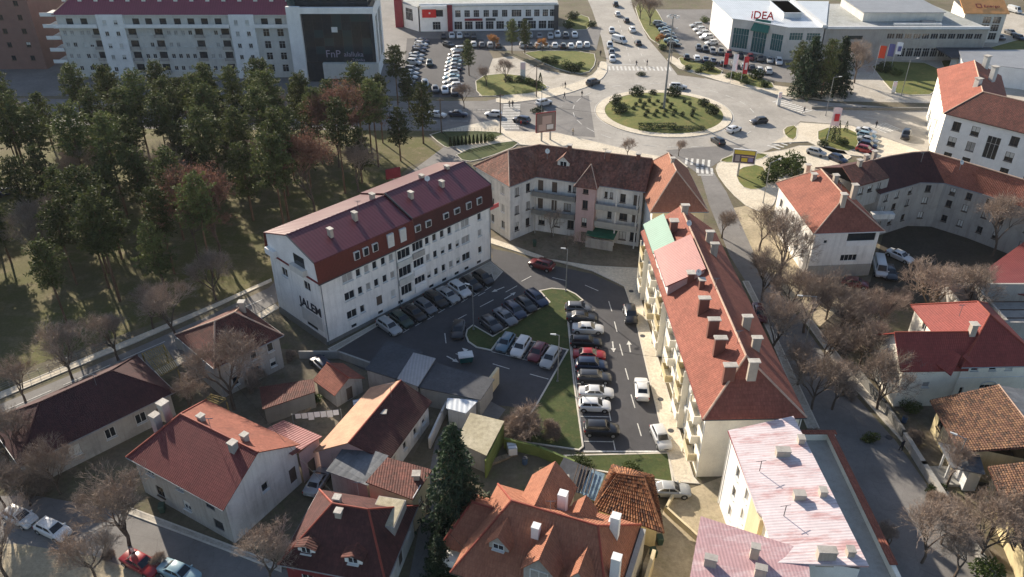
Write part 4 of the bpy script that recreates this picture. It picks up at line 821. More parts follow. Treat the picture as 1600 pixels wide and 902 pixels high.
# ------------------------------------------------------------ maroon hipped house, bottom
A, an = (-21.2, 50.3), radians(-12); L, Wd = 9.6, 8.6; ft = rect(A, an, L, Wd)
b = Bd('maroon_house', 'maroon rendered house with rusty red hipped roof and white dormers', 'building', ft, 4.4, 'w_red', {0: [(2.0, 2.0, 1.2, 1.3, 'w'), (6.6, 2.0, 1.2, 1.3, 'w')], 1: [(4.6, 1.9, 1.1, 2.6, 'd'), (2.4, 2.9, .9, 1.0, 'w'), (7.0, 2.6, .9, 1.1, 'w')]}, wmats={1: 'w_oldw'})
b.hip(ft, 4.4, 7.9, 3.4, 2.6, 'r_maroon', .5, caps='ridge_red')
for u, v in ((2.0, .7), (6.7, .5)): b.dormer(at(A, an, u, v), an, 1.7, 2.2, 4.7, 1.0, 1.3, 'w_whiteb', 'r_rust')
for u, v, z, h in ((3.6, 5.0, 7.2, .9), (4.3, 3.6, 7.0, .9)): b.chim(*at(A, an, u, v), z, h, .6, .6, an, 'chim', 'chim_cap', .08)
b.fbox('roof_terrace', A, an, L-3.0, L-.2, -7.8, -4.2, 4.4, 6.1, 'w_stone'); b.fbox('terrace_floor', A, an, L-2.9, L-.3, -7.7, -4.3, 6.1, 6.14, 'r_flatbg')
# sheds row: long rusty shed, slate shed, brown flat house
e = [(-21.8, 65.5), (-13.4, 64.1), (-9.5, 74.0), (-17.2, 76.6)]; ft = inset(e, .35)
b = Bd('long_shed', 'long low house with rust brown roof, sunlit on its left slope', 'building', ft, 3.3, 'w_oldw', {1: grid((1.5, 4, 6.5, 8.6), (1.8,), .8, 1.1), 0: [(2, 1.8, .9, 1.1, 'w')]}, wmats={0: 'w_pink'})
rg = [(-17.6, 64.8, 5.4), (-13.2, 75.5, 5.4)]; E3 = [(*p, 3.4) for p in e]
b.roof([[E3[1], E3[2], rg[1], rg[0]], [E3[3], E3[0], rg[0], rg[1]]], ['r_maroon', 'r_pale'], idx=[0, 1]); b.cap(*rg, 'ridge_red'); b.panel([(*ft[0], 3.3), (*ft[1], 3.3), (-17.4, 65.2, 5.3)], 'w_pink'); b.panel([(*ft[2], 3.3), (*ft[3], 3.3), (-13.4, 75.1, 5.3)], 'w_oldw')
b.chim(-14.6, 70.2, 4.5, .5, .5, .5); b.cap((-14.0, 72.6, 5), (-14.0, 72.6, 7.2), 'metal', .03, 'antenna_mast'); b.cap((-14.5, 72.6, 7.1), (-13.5, 72.8, 7.1), 'metal', .02, 'antenna_rod')
ft = [(-19.4, 62.6), (-15.2, 60.7), (-13.6, 63.9), (-17.8, 66.0)]
b = Bd('slate_shed', 'small shed with grey slate sheet roof behind the maroon house', 'shed', ft, 3.6, 'w_stone'); b.roof([[(-19.8, 62.4, 3.6), (-15.0, 60.2, 3.7), (-13.3, 64.1, 4.2), (-18.1, 66.4, 4.1)]], 'r_slate', .1)
ft = [(-14.7, 59.5), (-10.3, 57.5), (-8.6, 60.9), (-13.0, 62.6)]; ft[1] = (-10.0, 57.3)
b = Bd('brown_flat_house', 'cream house with flat brown roof and one chimney behind the maroon house', 'building', ft, 4.9, 'w_beige', {1: [(1.6, 3.0, .8, .9, 'k'), (3.0, 1.0, .9, 2.0, 'd')]}); b.roof([[(-15.0, 59.5, 4.95), (-9.9, 57.1, 4.95), (-8.3, 61.1, 5.1), (-13.2, 62.9, 5.1)]], 'r_rust', .14); b.chim(-9.8, 59.9, 5, .7, .6, .6); b.cap((-9.9, 57.2, 5.05), (-9.3, 58.9, 5.1), 'frame', .06, 'gutter')
# garages and small sheds
def flat(name, label, pts, z, wm, rm, cat='garage', th=.12, ops=None, over=.2):
    p = ccw(PP(pts, z)); b = Bd(name, label, cat, inset(p, over), z-.1, wm, ops); b.roof([[(*q, z) for q in p]], rm, th); return b
flat('dark_roof_garage', 'garage with black bitumen roof beside the apartment block', [(605, 532), (661, 550), (618, 592), (570, 577)], 3, 'w_stone', 'r_flatdk')
flat('grey_roof_garage', 'narrow garage with light grey sheet roof between two dark garages', [(646, 551), (681, 560), (653, 604), (620, 592)], 3.3, 'w_stone', 'r_grey')
b = flat('wide_garage', 'wide garage with dark flat roof bordering the parking court', [(678, 567), (773, 592), (751, 625), (653, 605)], 3, 'concrete', 'r_flatdk')
b.fbox('end_wall', P(752, 632), radians(66), 0, 4.6, 0, .35, -.05, 2.6, 'w_beige'); flat('tin_shed', 'tiny shed with pale tin roof behind the wide garage', [(699, 622), (748, 625), (728, 646), (697, 638)], 2.8, 'w_grey', 'r_white', 'shed')
b = flat('beige_roof_shed', 'shed with beige flat roof and lime green side wall', [(735, 645), (788, 658), (760, 712), (712, 690)], 3, 'w_stone', 'r_flatbg', 'shed'); f = b.foot
b.fbox('green_wall', (-3.0, 64.9), radians(72), 0, 6.2, .0, .15, -.05, 2.7, 'w_green')
p = PP([(497, 585), (511, 567), (565, 588), (525, 612)], 2.6); A = p[3]; an = atan2(p[2][1]-p[3][1], p[2][0]-p[3][0])
ft = rect((-21.6, 76.9), radians(47), 4.0, 4.0); b = Bd('tiled_garden_shed', 'little garden shed with orange tiled gable roof behind the garages', 'shed', ft, 2.3, 'w_stone', {0: [(2, 1, .9, 1.9, 'd')]}); b.hip(ft, 2.3, 3.5, 0, 0, 'r_orange', .35, 1, caps='ridge_red', gut=None)
b = flat('lean_to', 'low lean-to with dull red sheet roof under the bare tree', [(405, 605), (490, 592), (493, 612), (410, 640)], 2.6, 'concrete_dk', 'r_rust', 'shed')
# dark roofed house and its neighbour along the west street
A, an = (-52.6, 63.6), radians(45.6); ft = rect(A, an, 16.5, 9.4)
b = Bd('dark_roof_house', 'single storey house with dark plum tile roof along the west street', 'building', ft, 3.9, 'w_stone', {0: [(12.6, 2.0, 1.3, 1.4, 'w'), (9, 2, 1.2, 1.4, 'w'), (5, 2, 1.2, 1.4, 'w'), (15.0, 1.2, 1.0, 2.1, 'd')]}); b.hip(ft, 3.9, 6.6, 4.2, 4.2, 'r_dark', .5, caps='r_dark')
A, an = (-36.2, 78.6), radians(46); ft = rect(A, an, 8.8, 9.2)
b = Bd('tree_hidden_house', 'beige house with brown hipped roof half hidden by a large bare tree', 'building', ft, 5.4, 'w_stone', {0: grid((2, 5, 7.4), (1.6, 4.0), .9, 1.3), 1: grid((2.5, 6), (1.6, 4.0), .9, 1.3)}); b.hip(ft, 5.4, 8.0, 3, 3, 'r_rust', .5); b.chim(-35.2, 88.0, 7.4, .9, .6, .6)
def timber(name, label, pts, z, n=11):
    p = [Vector((*q, z)) for q in PP(pts, z)]; c = sum(p, Vector())/4; o = thing(name, label, 'roof frame', (c.x, c.y, 0))
    wm = m_plain('bare_timber', hexl('8d7b4e'), .85, .35, 2, 8)
    for i in range(4):
        m = MB(); m.tube((p[i].x-c.x, p[i].y-c.y, 0), (p[i].x-c.x, p[i].y-c.y, z), .1); m.build('post', wm, o)
    for i in range(n):
        t = i/(n-1); a, e_ = p[0].lerp(p[1], t)-c, p[3].lerp(p[2], t)-c; m = MB(); m.tube((a.x, a.y, z+rng.uniform(-.05, .05)), (e_.x, e_.y, z+.5+rng.uniform(-.15, .1)), .07, None, 4); m.build('rafter', wm, o)
    for t in (0, .33, .66, 1):
        a, e_ = p[0].lerp(p[3], t)-c, p[1].lerp(p[2], t)-c; m = MB(); m.tube((a.x, a.y, z-.1+.5*t), (e_.x, e_.y, z-.1+.5*t), .06, None, 4); m.build('batten', wm, o)
timber('roof_skeleton', 'bare timber roof skeleton in yellow wood beside the west street', [(222, 552), (255, 538), (278, 578), (252, 592)], 3.2)
timber('roof_skeleton', 'smaller collapsed timber roof frame behind the red roofed house', [(305, 635), (330, 616), (354, 628), (322, 650)], 2.8, 9)
# ------------------------------------------------------------ right side: villa, tiled cottage, ruin
A, an = (54.0, 77.0), radians(2); L, Wd = 9.5, 12.5; ft = rect(A, an, L, Wd)
b = Bd('red_villa', 'cream villa with bright red roofs and arched window', 'building', ft, 6.8, 'w_cream',
       {0: [(1.6, 6.0, .9, .9, 'w'), (3.8, 6.0, .9, .9, 'w'), (5.8, 6.0, .9, .9, 'w'), (4.0, 2.5, 1.9, 1.7, 's'), (.9, 2.4, .5, 1.3, 'w')], 3: grid((3, 6), (3, 5.5), 1, 1.4)})
b.hip(ft, 6.8, 10.2, 5.0, 4.6, 'r_redbr', .5, 1, caps='ridge_red')
wf = [(47.2, 77.0), (54.0, 77.2), (53.8, 83.6), (47.0, 83.4)]
for i in (0, 2, 3): b.wall(wf[i], wf[(i+1) % 4], -.1, 6.2, ({0: [(3.2, 3.4, .9, .8, 'w')], 3: [(3.2, 3.6, 3.2, 2.6, 's')]}).get(i, []), 'w_cream')
zr = 9.0; sl = [[(46.4, 76.4, 6.0), (54.6, 76.6, 6.0), (56.6, 80.4, zr), (46.4, 80.2, zr)], [(54.6, 84.0, 6.0), (46.2, 84.0, 6.0), (46.4, 80.2, zr), (56.6, 80.4, zr)]]
b.roof(sl, 'r_redbr', .16, 'wing_roof'); b.cap((46.4, 80.2, zr), (56.6, 80.4, zr), 'ridge_red'); b.panel([(47.0, 83.4, 6.2), (47.2, 77.0, 6.2), (47.1, 80.2, 8.8)], 'w_cream')
b.roof([[(51.8, 75.2, 6.3), (53.6, 77.4, 7.6), (52.6, 79.6, 7.6), (50.2, 78.4, 6.7)]], 'r_redbr', .12, 'porch_roof'); b.roof([[(53.7, 77.3, 7.6), (55.4, 76.4, 6.3), (56.4, 79.4, 7.6)]], 'r_redbr', .12, 'porch_roof')
b.chim(55.8, 80.2, 9.2, 1.0, .7, .7); b.fbox('string_course', A, an, 0, L, 0, .06, 4.5, 4.6, 'w_whiteb'); b.fbox('plinth', A, an, 0, L, 0, .08, -.1, .8, 'concrete')
m = MB(); 
for i in range(9):
    t0, t1 = pi*i/9, pi*(i+1)/9; m.tube((4.0-1.0*cos(t0), -.1, 3.35+.6*sin(t0)), (4.0-1.0*cos(t1), -.1, 3.35+.6*sin(t1)), .07, None, 4)
o = m.build('window_arch', MT['frame'], b.o); o.location = b.T(A, 0); o.rotation_euler = (0, 0, an)
ft = [(49.4, 65.2), (57, 62.6), (58.2, 72.4), (49.9, 72.7)]
b = Bd('tiled_cottage', 'old yellow cottage with ochre ribbed tile roof and porch by the street', 'building', ft, 4.4, 'w_yel', {3: grid((1.6, 4.4), (2.4,), 1.1, 1.6, 'k')})
b.roof([[(48.5, 64.6, 4.2), (48.9, 73.1, 4.3), (56.2, 73.1, 6.6), (56.0, 63, 6.6)]], 'r_old', .16); b.roof([[(56.25, 73.1, 6.6), (56.05, 62.8, 6.6), (64, 60, 5.0), (64, 73.0, 5.0)]], 'r_slate', .14); b.cap((56.2, 73.1, 6.65), (56.0, 62.8, 6.65), 'ridge')
tiles(b, [(48.5, 64.6, 4.24), (56.0, 63, 6.64), (56.2, 73.1, 6.64), (48.9, 73.1, 4.34)], ('o_a', 'o_b', 'o_c'), .28, .3, seed=9, jit=.012)
for v in (0.6, 1.8): b.cap((48.0, 63.9+v*1.2, 0), (48.0, 63.9+v*1.2, 3.2), 'frame', .14, 'porch_column')
o = b.roof([[(47.2, 63.2, 3.3), (50.2, 62.0, 3.5), (51.0, 65.4, 3.7), (47.4, 66.9, 3.5)]], 'r_slate', .14, 'porch_roof'); b.box('porch_wall', 49.2, 63.0, -.05, 50.6, 65.4, 3.2, 'w_whiteb'); b.box('porch_step', 47.0, 63.6, -.05, 49.2, 66.4, .35, 'concrete')
ft = [(48.9, 50.6), (58, 47), (60, 60.5), (51.0, 62.0)]
b = Bd('ochre_roof_house', 'weathered yellow house with ochre tile roof in the lower right corner', 'building', ft, 4.3, 'w_yel', {3: grid((2, 4.8, 8), (2.4,), 1.1, 1.5, 'k')})
b.roof([[(48.2, 50.2, 4.2), (50.4, 62.4, 4.2), (56, 61.5, 6.2), (54, 48, 6.2)]], 'r_old', .16); b.roof([[(56, 61.5, 6.2), (54, 48, 6.2), (60, 46.6, 4.4), (61, 61, 4.4)]], 'r_old', .16)
tiles(b, [(48.2, 50.2, 4.24), (54, 48, 6.24), (56, 61.5, 6.24), (50.4, 62.4, 4.24)], ('o_a', 'o_b', 'o_c'), .28, .3, seed=4, jit=.012)
o = thing('unfinished_house', 'roofless grey concrete house shell at the right edge', 'building', (66.0, 92.0, 0))
for nme, c in (('wall', (-5, -4.5, -.05, 8, -4.2, 5.4)), ('wall', (-5, -4.2, -.05, -4.7, 5, 5.4)), ('wall', (-1, -4.2, 2.8, -.7, 5, 5.6)), ('floor_slab', (-5, -4.2, 2.6, 8, 5, 2.8)), ('wall', (-4.7, 4.7, -.05, 8, 5, 5.6)), ('parapet', (-5.2, -5.6, 2.6, 8, -4.5, 2.8))):
    m = MB(); m.box(*c); m.build(nme, MT['w_stone'], o)
for x in (-3, 0, 3): m = MB(); m.tube((x, -5.2, 0), (x, -5.2, 2.6), .16); m.build('column', MT['concrete'], o)
for y in (-2, 0, 2): m = MB(); m.tube((-.6, y, 4.4), (8, y, 4.4), .1, None, 4); m.build('beam', MT['wood'], o)
flat('red_hall', 'low hall with broad red roof at the right edge', [(1600, 378), (1542, 420), (1558, 452), (1640, 470), (1700, 420)], 4, 'w_stone', 'r_redm', 'building', over=.5)
# ------------------------------------------------------------ far edge: apartment slab, glass office, shops, supermarket, hall
A, an = (-114.0, 207.1), 0.
cols = (0.6, 2.3, 4.8, 6.5); op = []
for z in (2.4, 5.5, 8.4, 11.4):
    op += [(u, z, 1.0, 1.2, 'w') for u in (1.2, 3.0, 5.6, 7.2, 12.3, 15.1, 20.8, 22.6, 27.4, 29.2, 31.0, 32.8, 37.5, 39.3, 45.1, 47.9)]+[(u, z, 2.0, 2.2, 'v') for u in (9.4, 18.3, 24.9, 35.1, 41.7)]+[(u, z, 1.6, 1.9, 's') for u in (52.0, 55.6)]
op += [(u, 14.2, 1.0, 1.2, 'w') for u in (12.3, 15.1, 45.1, 47.9)]+[(u, 14.0, 1.7, 1.9, 'v') for u in (3.2, 6.8, 19.8, 23.0, 26.6, 30.2, 33.6, 37.0, 40.4, 52, 55.5)]
ft = rect(A, an, 58.4, 14)
b = Bd('apartment_slab', 'long pale grey six storey apartment building behind the park', 'building', ft, 16.3, 'w_grey', {0: op, 3: grid((2, 5, 9, 12), (2.4, 5.5, 8.4, 11.4, 14.2), 1, 1.2)}, panes=(.45, .25, .15, .15))
b.hip(ft, 16.3, 21.5, 6, 0, 'r_slab', .6, gut='frame')
for u in range(0, 57, 4): b.fbox('roof_window', A, an, u+1.2, u+2.2, -3.6, -2.7, 18.4, 19.2, 'frame')
for u0, u1 in ((10.4, 17.0), (43.4, 49.6)): b.fbox('stair_bay', A, an, u0, u1, 0, .9, -.1, 16.0, 'w_whiteb'); 
for u in (12.3, 15.1, 45.1, 47.9):
    for z in (2.4, 5.5, 8.4, 11.4, 14.2): b.win(b.T((A[0]+u-.5, A[1]-.93), z-.6), 0, 1.0, 1.2, 'w')
for u0, u1 in ((-.6, 10.3), (17.1, 43.3), (49.7, 58.3)): o = b.fbox('balcony', A, an, u0, u1, 0, 1.2, 12.75, 12.95, 'w_grey'); b.fbox('parapet', A, an, u0, u1, 1.1, 1.2, 12.95, 13.75, 'w_whiteb', o)
for u in (9.4, 18.3, 24.9, 35.1, 41.7):
    for z in (1.3, 4.4, 7.3, 10.3): o = b.fbox('balcony', A, an, u-1.2, u+1.2, 0, .7, z-.12, z, 'w_grey'); b.fbox('parapet', A, an, u-1.2, u+1.2, .62, .7, z, z+.8, 'w_stone', o)
for z in (3.9, 6.9, 9.9, 12.8, 15.6): o = b.fbox('balcony', A, an, -3.6, -.02, -6, .4, z-.15, z, 'w_grey'); b.fbox('parapet', A, an, -3.6, -.02, .3, .4, z, z+.8, 'w_whiteb', o)
b = Bd('brick_building', 'dull pink brick building at the top left corner', 'building', rect((-190, 214), 0, 66, 20), 19, 'w_brick', {0: grid([3+5*i for i in range(13)], (3, 6.5, 10, 13.5, 17), 1.2, 1.3, 'k')}, panes=(.7, .2, .05, .05)); b.roof([[(-190.4, 213.6, 19.1), (-123.6, 213.6, 19.1), (-123.6, 234.4, 19.1), (-190.4, 234.4, 19.1)]], 'r_flatlt')
b = Bd('balcony_building', 'cream building with stacked white balconies left of the apartment slab', 'building', rect((-133, 236), 0, 14, 16), 17, 'w_beige', {0: grid((2, 5, 8, 11), (3, 6, 9, 12, 15), 1.2, 1.4)}); b.roof([[(-133.4, 235.6, 17.1), (-118.6, 235.6, 17.1), (-118.6, 252.4, 17.1), (-133.4, 252.4, 17.1)]], 'r_flatlt')
for z in (3.8, 6.8, 9.8, 12.8): o = b.fbox('balcony', (-133, 236), 0, 1, 13, 0, 1.3, z-.15, z, 'w_whiteb'); b.fbox('parapet', (-133, 236), 0, 1, 13, 1.2, 1.3, z, z+.9, 'w_whiteb', o)
# glass office
x0, x1, y0 = -55.0, -34.2, 204.2
ft = [(x0, y0), (x1, y0), (x1-1.0, y0+20), (x0, y0+20)]
b = Bd('glass_office', 'dark glass office block with white frame beside the apartment slab', 'building', ft, 18.0, 'w_whiteb', wmats={0: 'darkmetal'}, ops={1: [(6, 9, 6, 12, 's'), (14, 9, 6, 12, 's')]})
for i in range(7):
    for j in range(6):
        u0 = x0+3.4+i*2.35; b.box('glass_panel', u0+.03, y0-.12, 4.9+j*2.0, u0+2.32, y0-.02, 6.86+j*2.0, rng.choice(('glass_dark', 'glass_dark', 'glass_blue')))
b.box('frame_pier', x0-.3, y0-.9, -.05, x0+3.0, y0-.003, 18.6, 'w_whiteb'); b.box('frame_band', x0+3.0, y0-.9, 16.95, x1+.3, y0-.003, 18.4, 'w_whiteb'); b.box('frame_pier', x1-.0, y0-.9, 4.85, x1+.5, y0-.004, 16.94, 'w_whiteb')
b.box('stone_base', x0+7.2, y0-1.2, .9, x1+.4, y0-.003, 4.84, 'w_grey'); b.box('entrance_glass', x0+3.2, y0-.5, -.05, x1, y0-.01, .89, 'glass_dark'); b.box('entrance_glass', x0+3.1, y0-.5, .9, x0+7.1, y0-.01, 4.8, 'glass_dark')
b.box('roof_storey', x0+.5, y0+2, 18.0, x1-1.4, y0+18, 21, 'glass_dark'); b.box('blue_panel', x0-.1, y0+.4, 18.4, x0+1.8, y0+2, 21, 'glass_blue'); b.box('sign_panel', x0+10.2, y0-.16, 12.3, x0+11.7, y0-.125, 13.6, 'frame')
MT['sign_lilac'] = m_flat('sign_letters_lilac', (.28, .26, .34), .5)
for s_, sz, px, z in (('FnP', 2.6, x0+8.0, 6.1), ('alalluka', 1.7, x0+12.6, 6.3), ('Tehnika', 1.0, x0+14.6, 5.1)):
    o = ob('sign_letters', text_mesh('sign_letters', s_, sz, MT['sign_lilac'], .03), b.o, b.T((px, y0-.16), z)); o.rotation_euler = (pi/2, 0, 0)
# shops
ft = [(-28.0, 251.6), (13.8, 253.4), (13.2, 272), (-28.6, 270)]
op = [(u, 5.2, 1.7, 2.1, 's') for u in (11.6, 14.4, 17.2, 20.2, 22.9, 25.8, 33.0, 35.6, 38.2, 40.4)]+[(29.4, 5.2, 3.0, 2.1, 's')]+[(u, 1.7, 2.4, 2.4, 's') for u in (5, 11.6, 14.8, 18.0, 21.2, 24.4, 27.6, 31, 34.2, 37.4, 40.2)]+[(6, 5.4, 2.2, 2.0, 'v')]
b = Bd('shopping_parade', 'white two storey shops with red signs behind the far car park', 'building', ft, 7.6, 'w_whiteb', {0: op})
b.roof([[(-28.4, 251.2, 7.65), (14.2, 253.0, 7.65), (13.6, 272.4, 7.65), (-29, 270.4, 7.65)]], 'r_flatlt'); A, an = ft[0], atan2(1.8, 41.8)
MT['red'] = m_plain('signal_red', hexl('c0282a'), .5, .08); MT['maroon'] = m_plain('cladding_maroon', hexl('7a2733'), .5, .1)
b.fbox('red_sign', A, an, .8, 5.0, 0, .25, 4.2, 6.6, 'red'); b.fbox('star_mark', A, an, 2.8, 3.3, .25, .28, 5.3, 5.8, 'frame'); b.fbox('maroon_pier', A, an, 8.4, 9.9, 0, .5, -.05, 7.9, 'maroon'); b.fbox('canopy', A, an, .5, 8.3, 0, 1.4, 7.0, 7.9, 'w_whiteb'); b.fbox('red_sign', A, an, 13.6, 19, 0, .2, 3.1, 3.8, 'maroon'); b.fbox('dark_sign', A, an, 20, 23, 0, .2, 3.1, 3.8, 'darkmetal'); b.fbox('dark_sign', A, an, 31.4, 34.4, 0, .2, 3.1, 3.8, 'darkmetal'); b.fbox('parapet', A, an, 0, 41.8, 0, .2, 7.6, 8.3, 'w_whiteb')
b.fbox('end_pier', A, an, 40.9, 42.2, -.3, .4, -.05, 7.7, 'darkmetal')
ft = [(-33.6, 257), (-28.4, 251.4), (-29, 268), (-33.6, 270)]
b = Bd('shop_corner', 'angled glazed shop corner with maroon column by the far car park', 'building', ft, 7.2, 'w_whiteb', {0: [(3.0, 4.4, 3.6, 3.6, 's')]}); b.roof([[(*p, 7.25) for p in ft]], 'r_flatlt'); b.box('maroon_column', -36.2, 256.5, -.05, -33.8, 259.5, 9.8, 'maroon')
# supermarket
ft = [(61.9, 232.0), (66.8, 229.4), (74.6, 222.6), (84.4, 222.2), (95, 252), (60.9, 254)]
tg = [(u, z, 1.0, 1.0, 'v') for u in (1.0, 2.2, 3.4) for z in (1.2, 2.6, 4.0, 5.4)]
b = Bd('supermarket', 'white supermarket with teal glass entrance and red roof letters', 'building', ft, 8.8, 'w_grey', {0: [(2.8, 3.6, 4.4, 5.6, 's')], 1: [(2.6, 3.4, 4.2, 6.0, 's'), (7.8, 4.2, 3.4, 4.6, 's')], 2: [(2.6, 6.3, 3.6, 2.0, 's'), (7.2, 6.3, 3.6, 2.0, 's')]}, wmats={4: 'w_whiteb', 5: 'w_whiteb'}, sp='teal')
b.roof([[(*p, 8.85) for p in inset(ft, -.3)]], 'r_white'); A, an = ft[0], atan2(-2.6, 4.9)
b.roof([[at(ft[1], radians(-40), .2, -1.2, 6.6), at(ft[1], radians(-40), 5.4, -1.2, 6.6), at(ft[1], radians(-40), 5.0, .6, 9.4), at(ft[1], radians(-40), .6, .6, 9.4)]], 'r_green', .2, 'entrance_canopy')
b.r.data.materials.clear(); b.r.data.materials.append(m_rib('canopy_teal', hexl('1f6658'), .9, .4)); b.box('roof_lantern', 76, 232, 8.85, 81, 246, 10.4, 'frame'); b.roof([[(75.6, 231.6, 10.4), (81.4, 231.6, 10.4), (81.4, 246.4, 10.4), (75.6, 246.4, 10.4)]], 'r_white', .15, 'lantern_roof')
o = ob('roof_letters', text_mesh('roof_letters', 'iDEA', 2.9, MT['red'], .12, .04), b.o, b.T((66.6, 231.4), 9.0)); o.rotation_euler = (pi/2, 0, radians(-14))
b.box('roof_edge', 83.6, 221.9, 8.9, 84.8, 252, 9.5, 'frame')
# exhibition hall
ft = [(84.6, 222.0), (128.4, 221.6), (124.6, 249), (94, 249.6)]
op = [(18+u*2.35, 6.6, 2.0, 1.5, 's') for u in range(11)]+[(22+u*2.2, 2.2, 1.9, 2.4, 's') for u in range(8)]+[(8, 6.2, 5, 1.0, 'v')]
b = Bd('exhibition_hall', 'long grey flat roofed hall with strip windows behind the flags', 'building', ft, 8.6, 'concrete', {0: op}); b.roof([[(84.4, 221.4, 8.65), (128.8, 221, 8.65), (125, 249.4, 8.65), (93.6, 250, 8.65)]], 'r_flatlt')
b.box('parapet', 85, 221.3, 8.65, 128.4, 221.7, 9.3, 'w_whiteb'); b.box('roof_storey', 97, 229, 8.7, 119, 247, 11.2, 'w_grey'); b.roof([[(96.6, 228.6, 11.25), (119.4, 228.6, 11.25), (119.4, 247.4, 11.25), (96.6, 247.4, 11.25)]], 'r_grey', .15, 'storey_roof')
b.box('roof_duct', 104, 224.6, 8.7, 117, 225.4, 9.3, 'frame'); b.box('roof_duct', 112, 226, 8.7, 116, 227, 9.6, 'metal'); b.fbox('entrance_canopy', ft[0], 0, 31, 46, 0, 10, 3.2, 3.6, 'r_flatdk'); b.fbox('entrance_wall', ft[0], 0, 33, 38, 6, 9, -.05, 3.2, 'w_whiteb'); b.fbox('wing_wall', ft[0], 0, 39, 45, 9.2, 9.6, -.05, 3.2, 'w_grey')
b.box('water_tank', 87.5, 214, 3.2, 92, 217, 3.7, 'w_cream'); b.cap((90, 215.5, 0), (90, 215.5, 3.2), 'w_cream', .4, 'tank_column')
ft = [(131.0, 240.2), (142.6, 239.4), (146, 254), (134, 254)]
b = Bd('orange_sign_shop', 'small shop with orange sign roof in the top right corner', 'building', ft, 8.6, 'w_grey', {0: [(u, z, 2.2, 2.0, 's') for u in (6.6, 9.4) for z in (1.8, 4.2, 6.4)]}, wmats={3: 'w_cream'})
b.roof([[(130.2, 239.4, 8.5), (143.0, 238.8, 8.5), (143.6, 247, 12.2), (131, 247.4, 12.2)]], 'r_signor', .2)
sg = radians(25); o = ob('sign_letters', text_mesh('sign_letters', 'Energo', 1.6, MT['maroon'], .03), b.o, b.T((136.6, 241.4), 9.62)); o.rotation_euler = (radians(25), 0, radians(-2.5))
m = MB()
for c in ((0, 0, 1.6, .25), (0, 1.5, 1.6, 1.75), (0, .25, .25, 1.5), (1.35, .25, 1.6, 1.5)): m.box(c[0], c[1], 0, c[2], c[3], .05)
o = m.build('sign_square', MT['maroon'], b.o); o.location = b.T((134.4, 241.2), 9.55); o.rotation_euler = (radians(25), 0, radians(-2.5))
b = Bd('white_wall_store', 'low building with white parapet behind the school roof', 'building', PP([(1510, 98), (1700, 120), (1700, 80), (1502, 82)], 5), 5, 'w_whiteb'); b.roof([[(*p, 5.05) for p in PP([(1504, 97), (1700, 119), (1700, 77), (1498, 79)], 5)]], 'r_grey')
# ------------------------------------------------------------ cars
def sharp(me, ang=38):
    bm = bmesh.new(); bm.from_mesh(me); bmesh.ops.remove_doubles(bm, verts=bm.verts, dist=.0005); bmesh.ops.recalc_face_normals(bm, faces=bm.faces)
    for f in bm.faces: f.smooth = True
    for e in bm.edges:
        if len(e.link_faces) == 2: e.smooth = e.calc_face_angle(0) < radians(ang)
    bm.to_mesh(me); bm.free(); return me
CT = {  # body stations (x, half width, z low, z shoulder, z deck); cabin: front base, front top, rear top, rear base, roof z, waist z
    'hatchback': ([(-1.98, .66, .40, .74, .80), (-1.9, .80, .27, .86, .93), (-1.3, .86, .2, .90, .95), (-.2, .87, .19, .88, .94), (.9, .87, .19, .85, .92), (1.5, .85, .2, .76, .83), (1.86, .79, .24, .66, .71), (2.0, .66, .34, .55, .58)], (1.0, .28, -1.42, -1.84, 1.44, .92)),
    'sedan': ([(-2.22, .66, .40, .78, .86), (-2.12, .80, .27, .88, .97), (-1.4, .86, .2, .90, .98), (-.2, .87, .19, .87, .93), (.9, .87, .19, .84, .91), (1.6, .85, .2, .76, .82), (2.02, .79, .24, .66, .70), (2.18, .66, .34, .55, .58)], (1.0, .25, -.85, -1.55, 1.40, .92)),
    'estate': ([(-2.22, .68, .40, .80, .88), (-2.14, .80, .27, .90, .96), (-1.4, .86, .2, .90, .97), (-.2, .87, .19, .88, .94), (.9, .87, .19, .85, .92), (1.6, .85, .2, .76, .82), (2.0, .79, .24, .66, .70), (2.16, .66, .34, .55, .58)], (1.02, .3, -1.75, -2.08, 1.46, .93)),
    'suv': ([(-2.1, .70, .45, .92, 1.0), (-2.02, .84, .32, 1.02, 1.08), (-1.3, .89, .26, 1.04, 1.1), (-.2, .90, .25, 1.02, 1.08), (.9, .90, .25, .98, 1.06), (1.55, .88, .26, .9, .97), (1.95, .82, .3, .8, .86), (2.1, .7, .4, .66, .7)], (1.02, .42, -1.55, -1.95, 1.68, 1.06)),
    'van': ([(-2.6, .80, .45, 1.05, 1.1), (-2.55, .92, .32, 1.1, 1.15), (-1.3, .95, .28, 1.1, 1.15), (0, .95, .27, 1.1, 1.15), (1.5, .95, .27, 1.05, 1.1), (2.05, .93, .28, .98, 1.02), (2.45, .86, .32, .84, .88), (2.6, .74, .42, .7, .74)], (2.0, 1.35, -2.45, -2.55, 2.05, 1.1)),
}
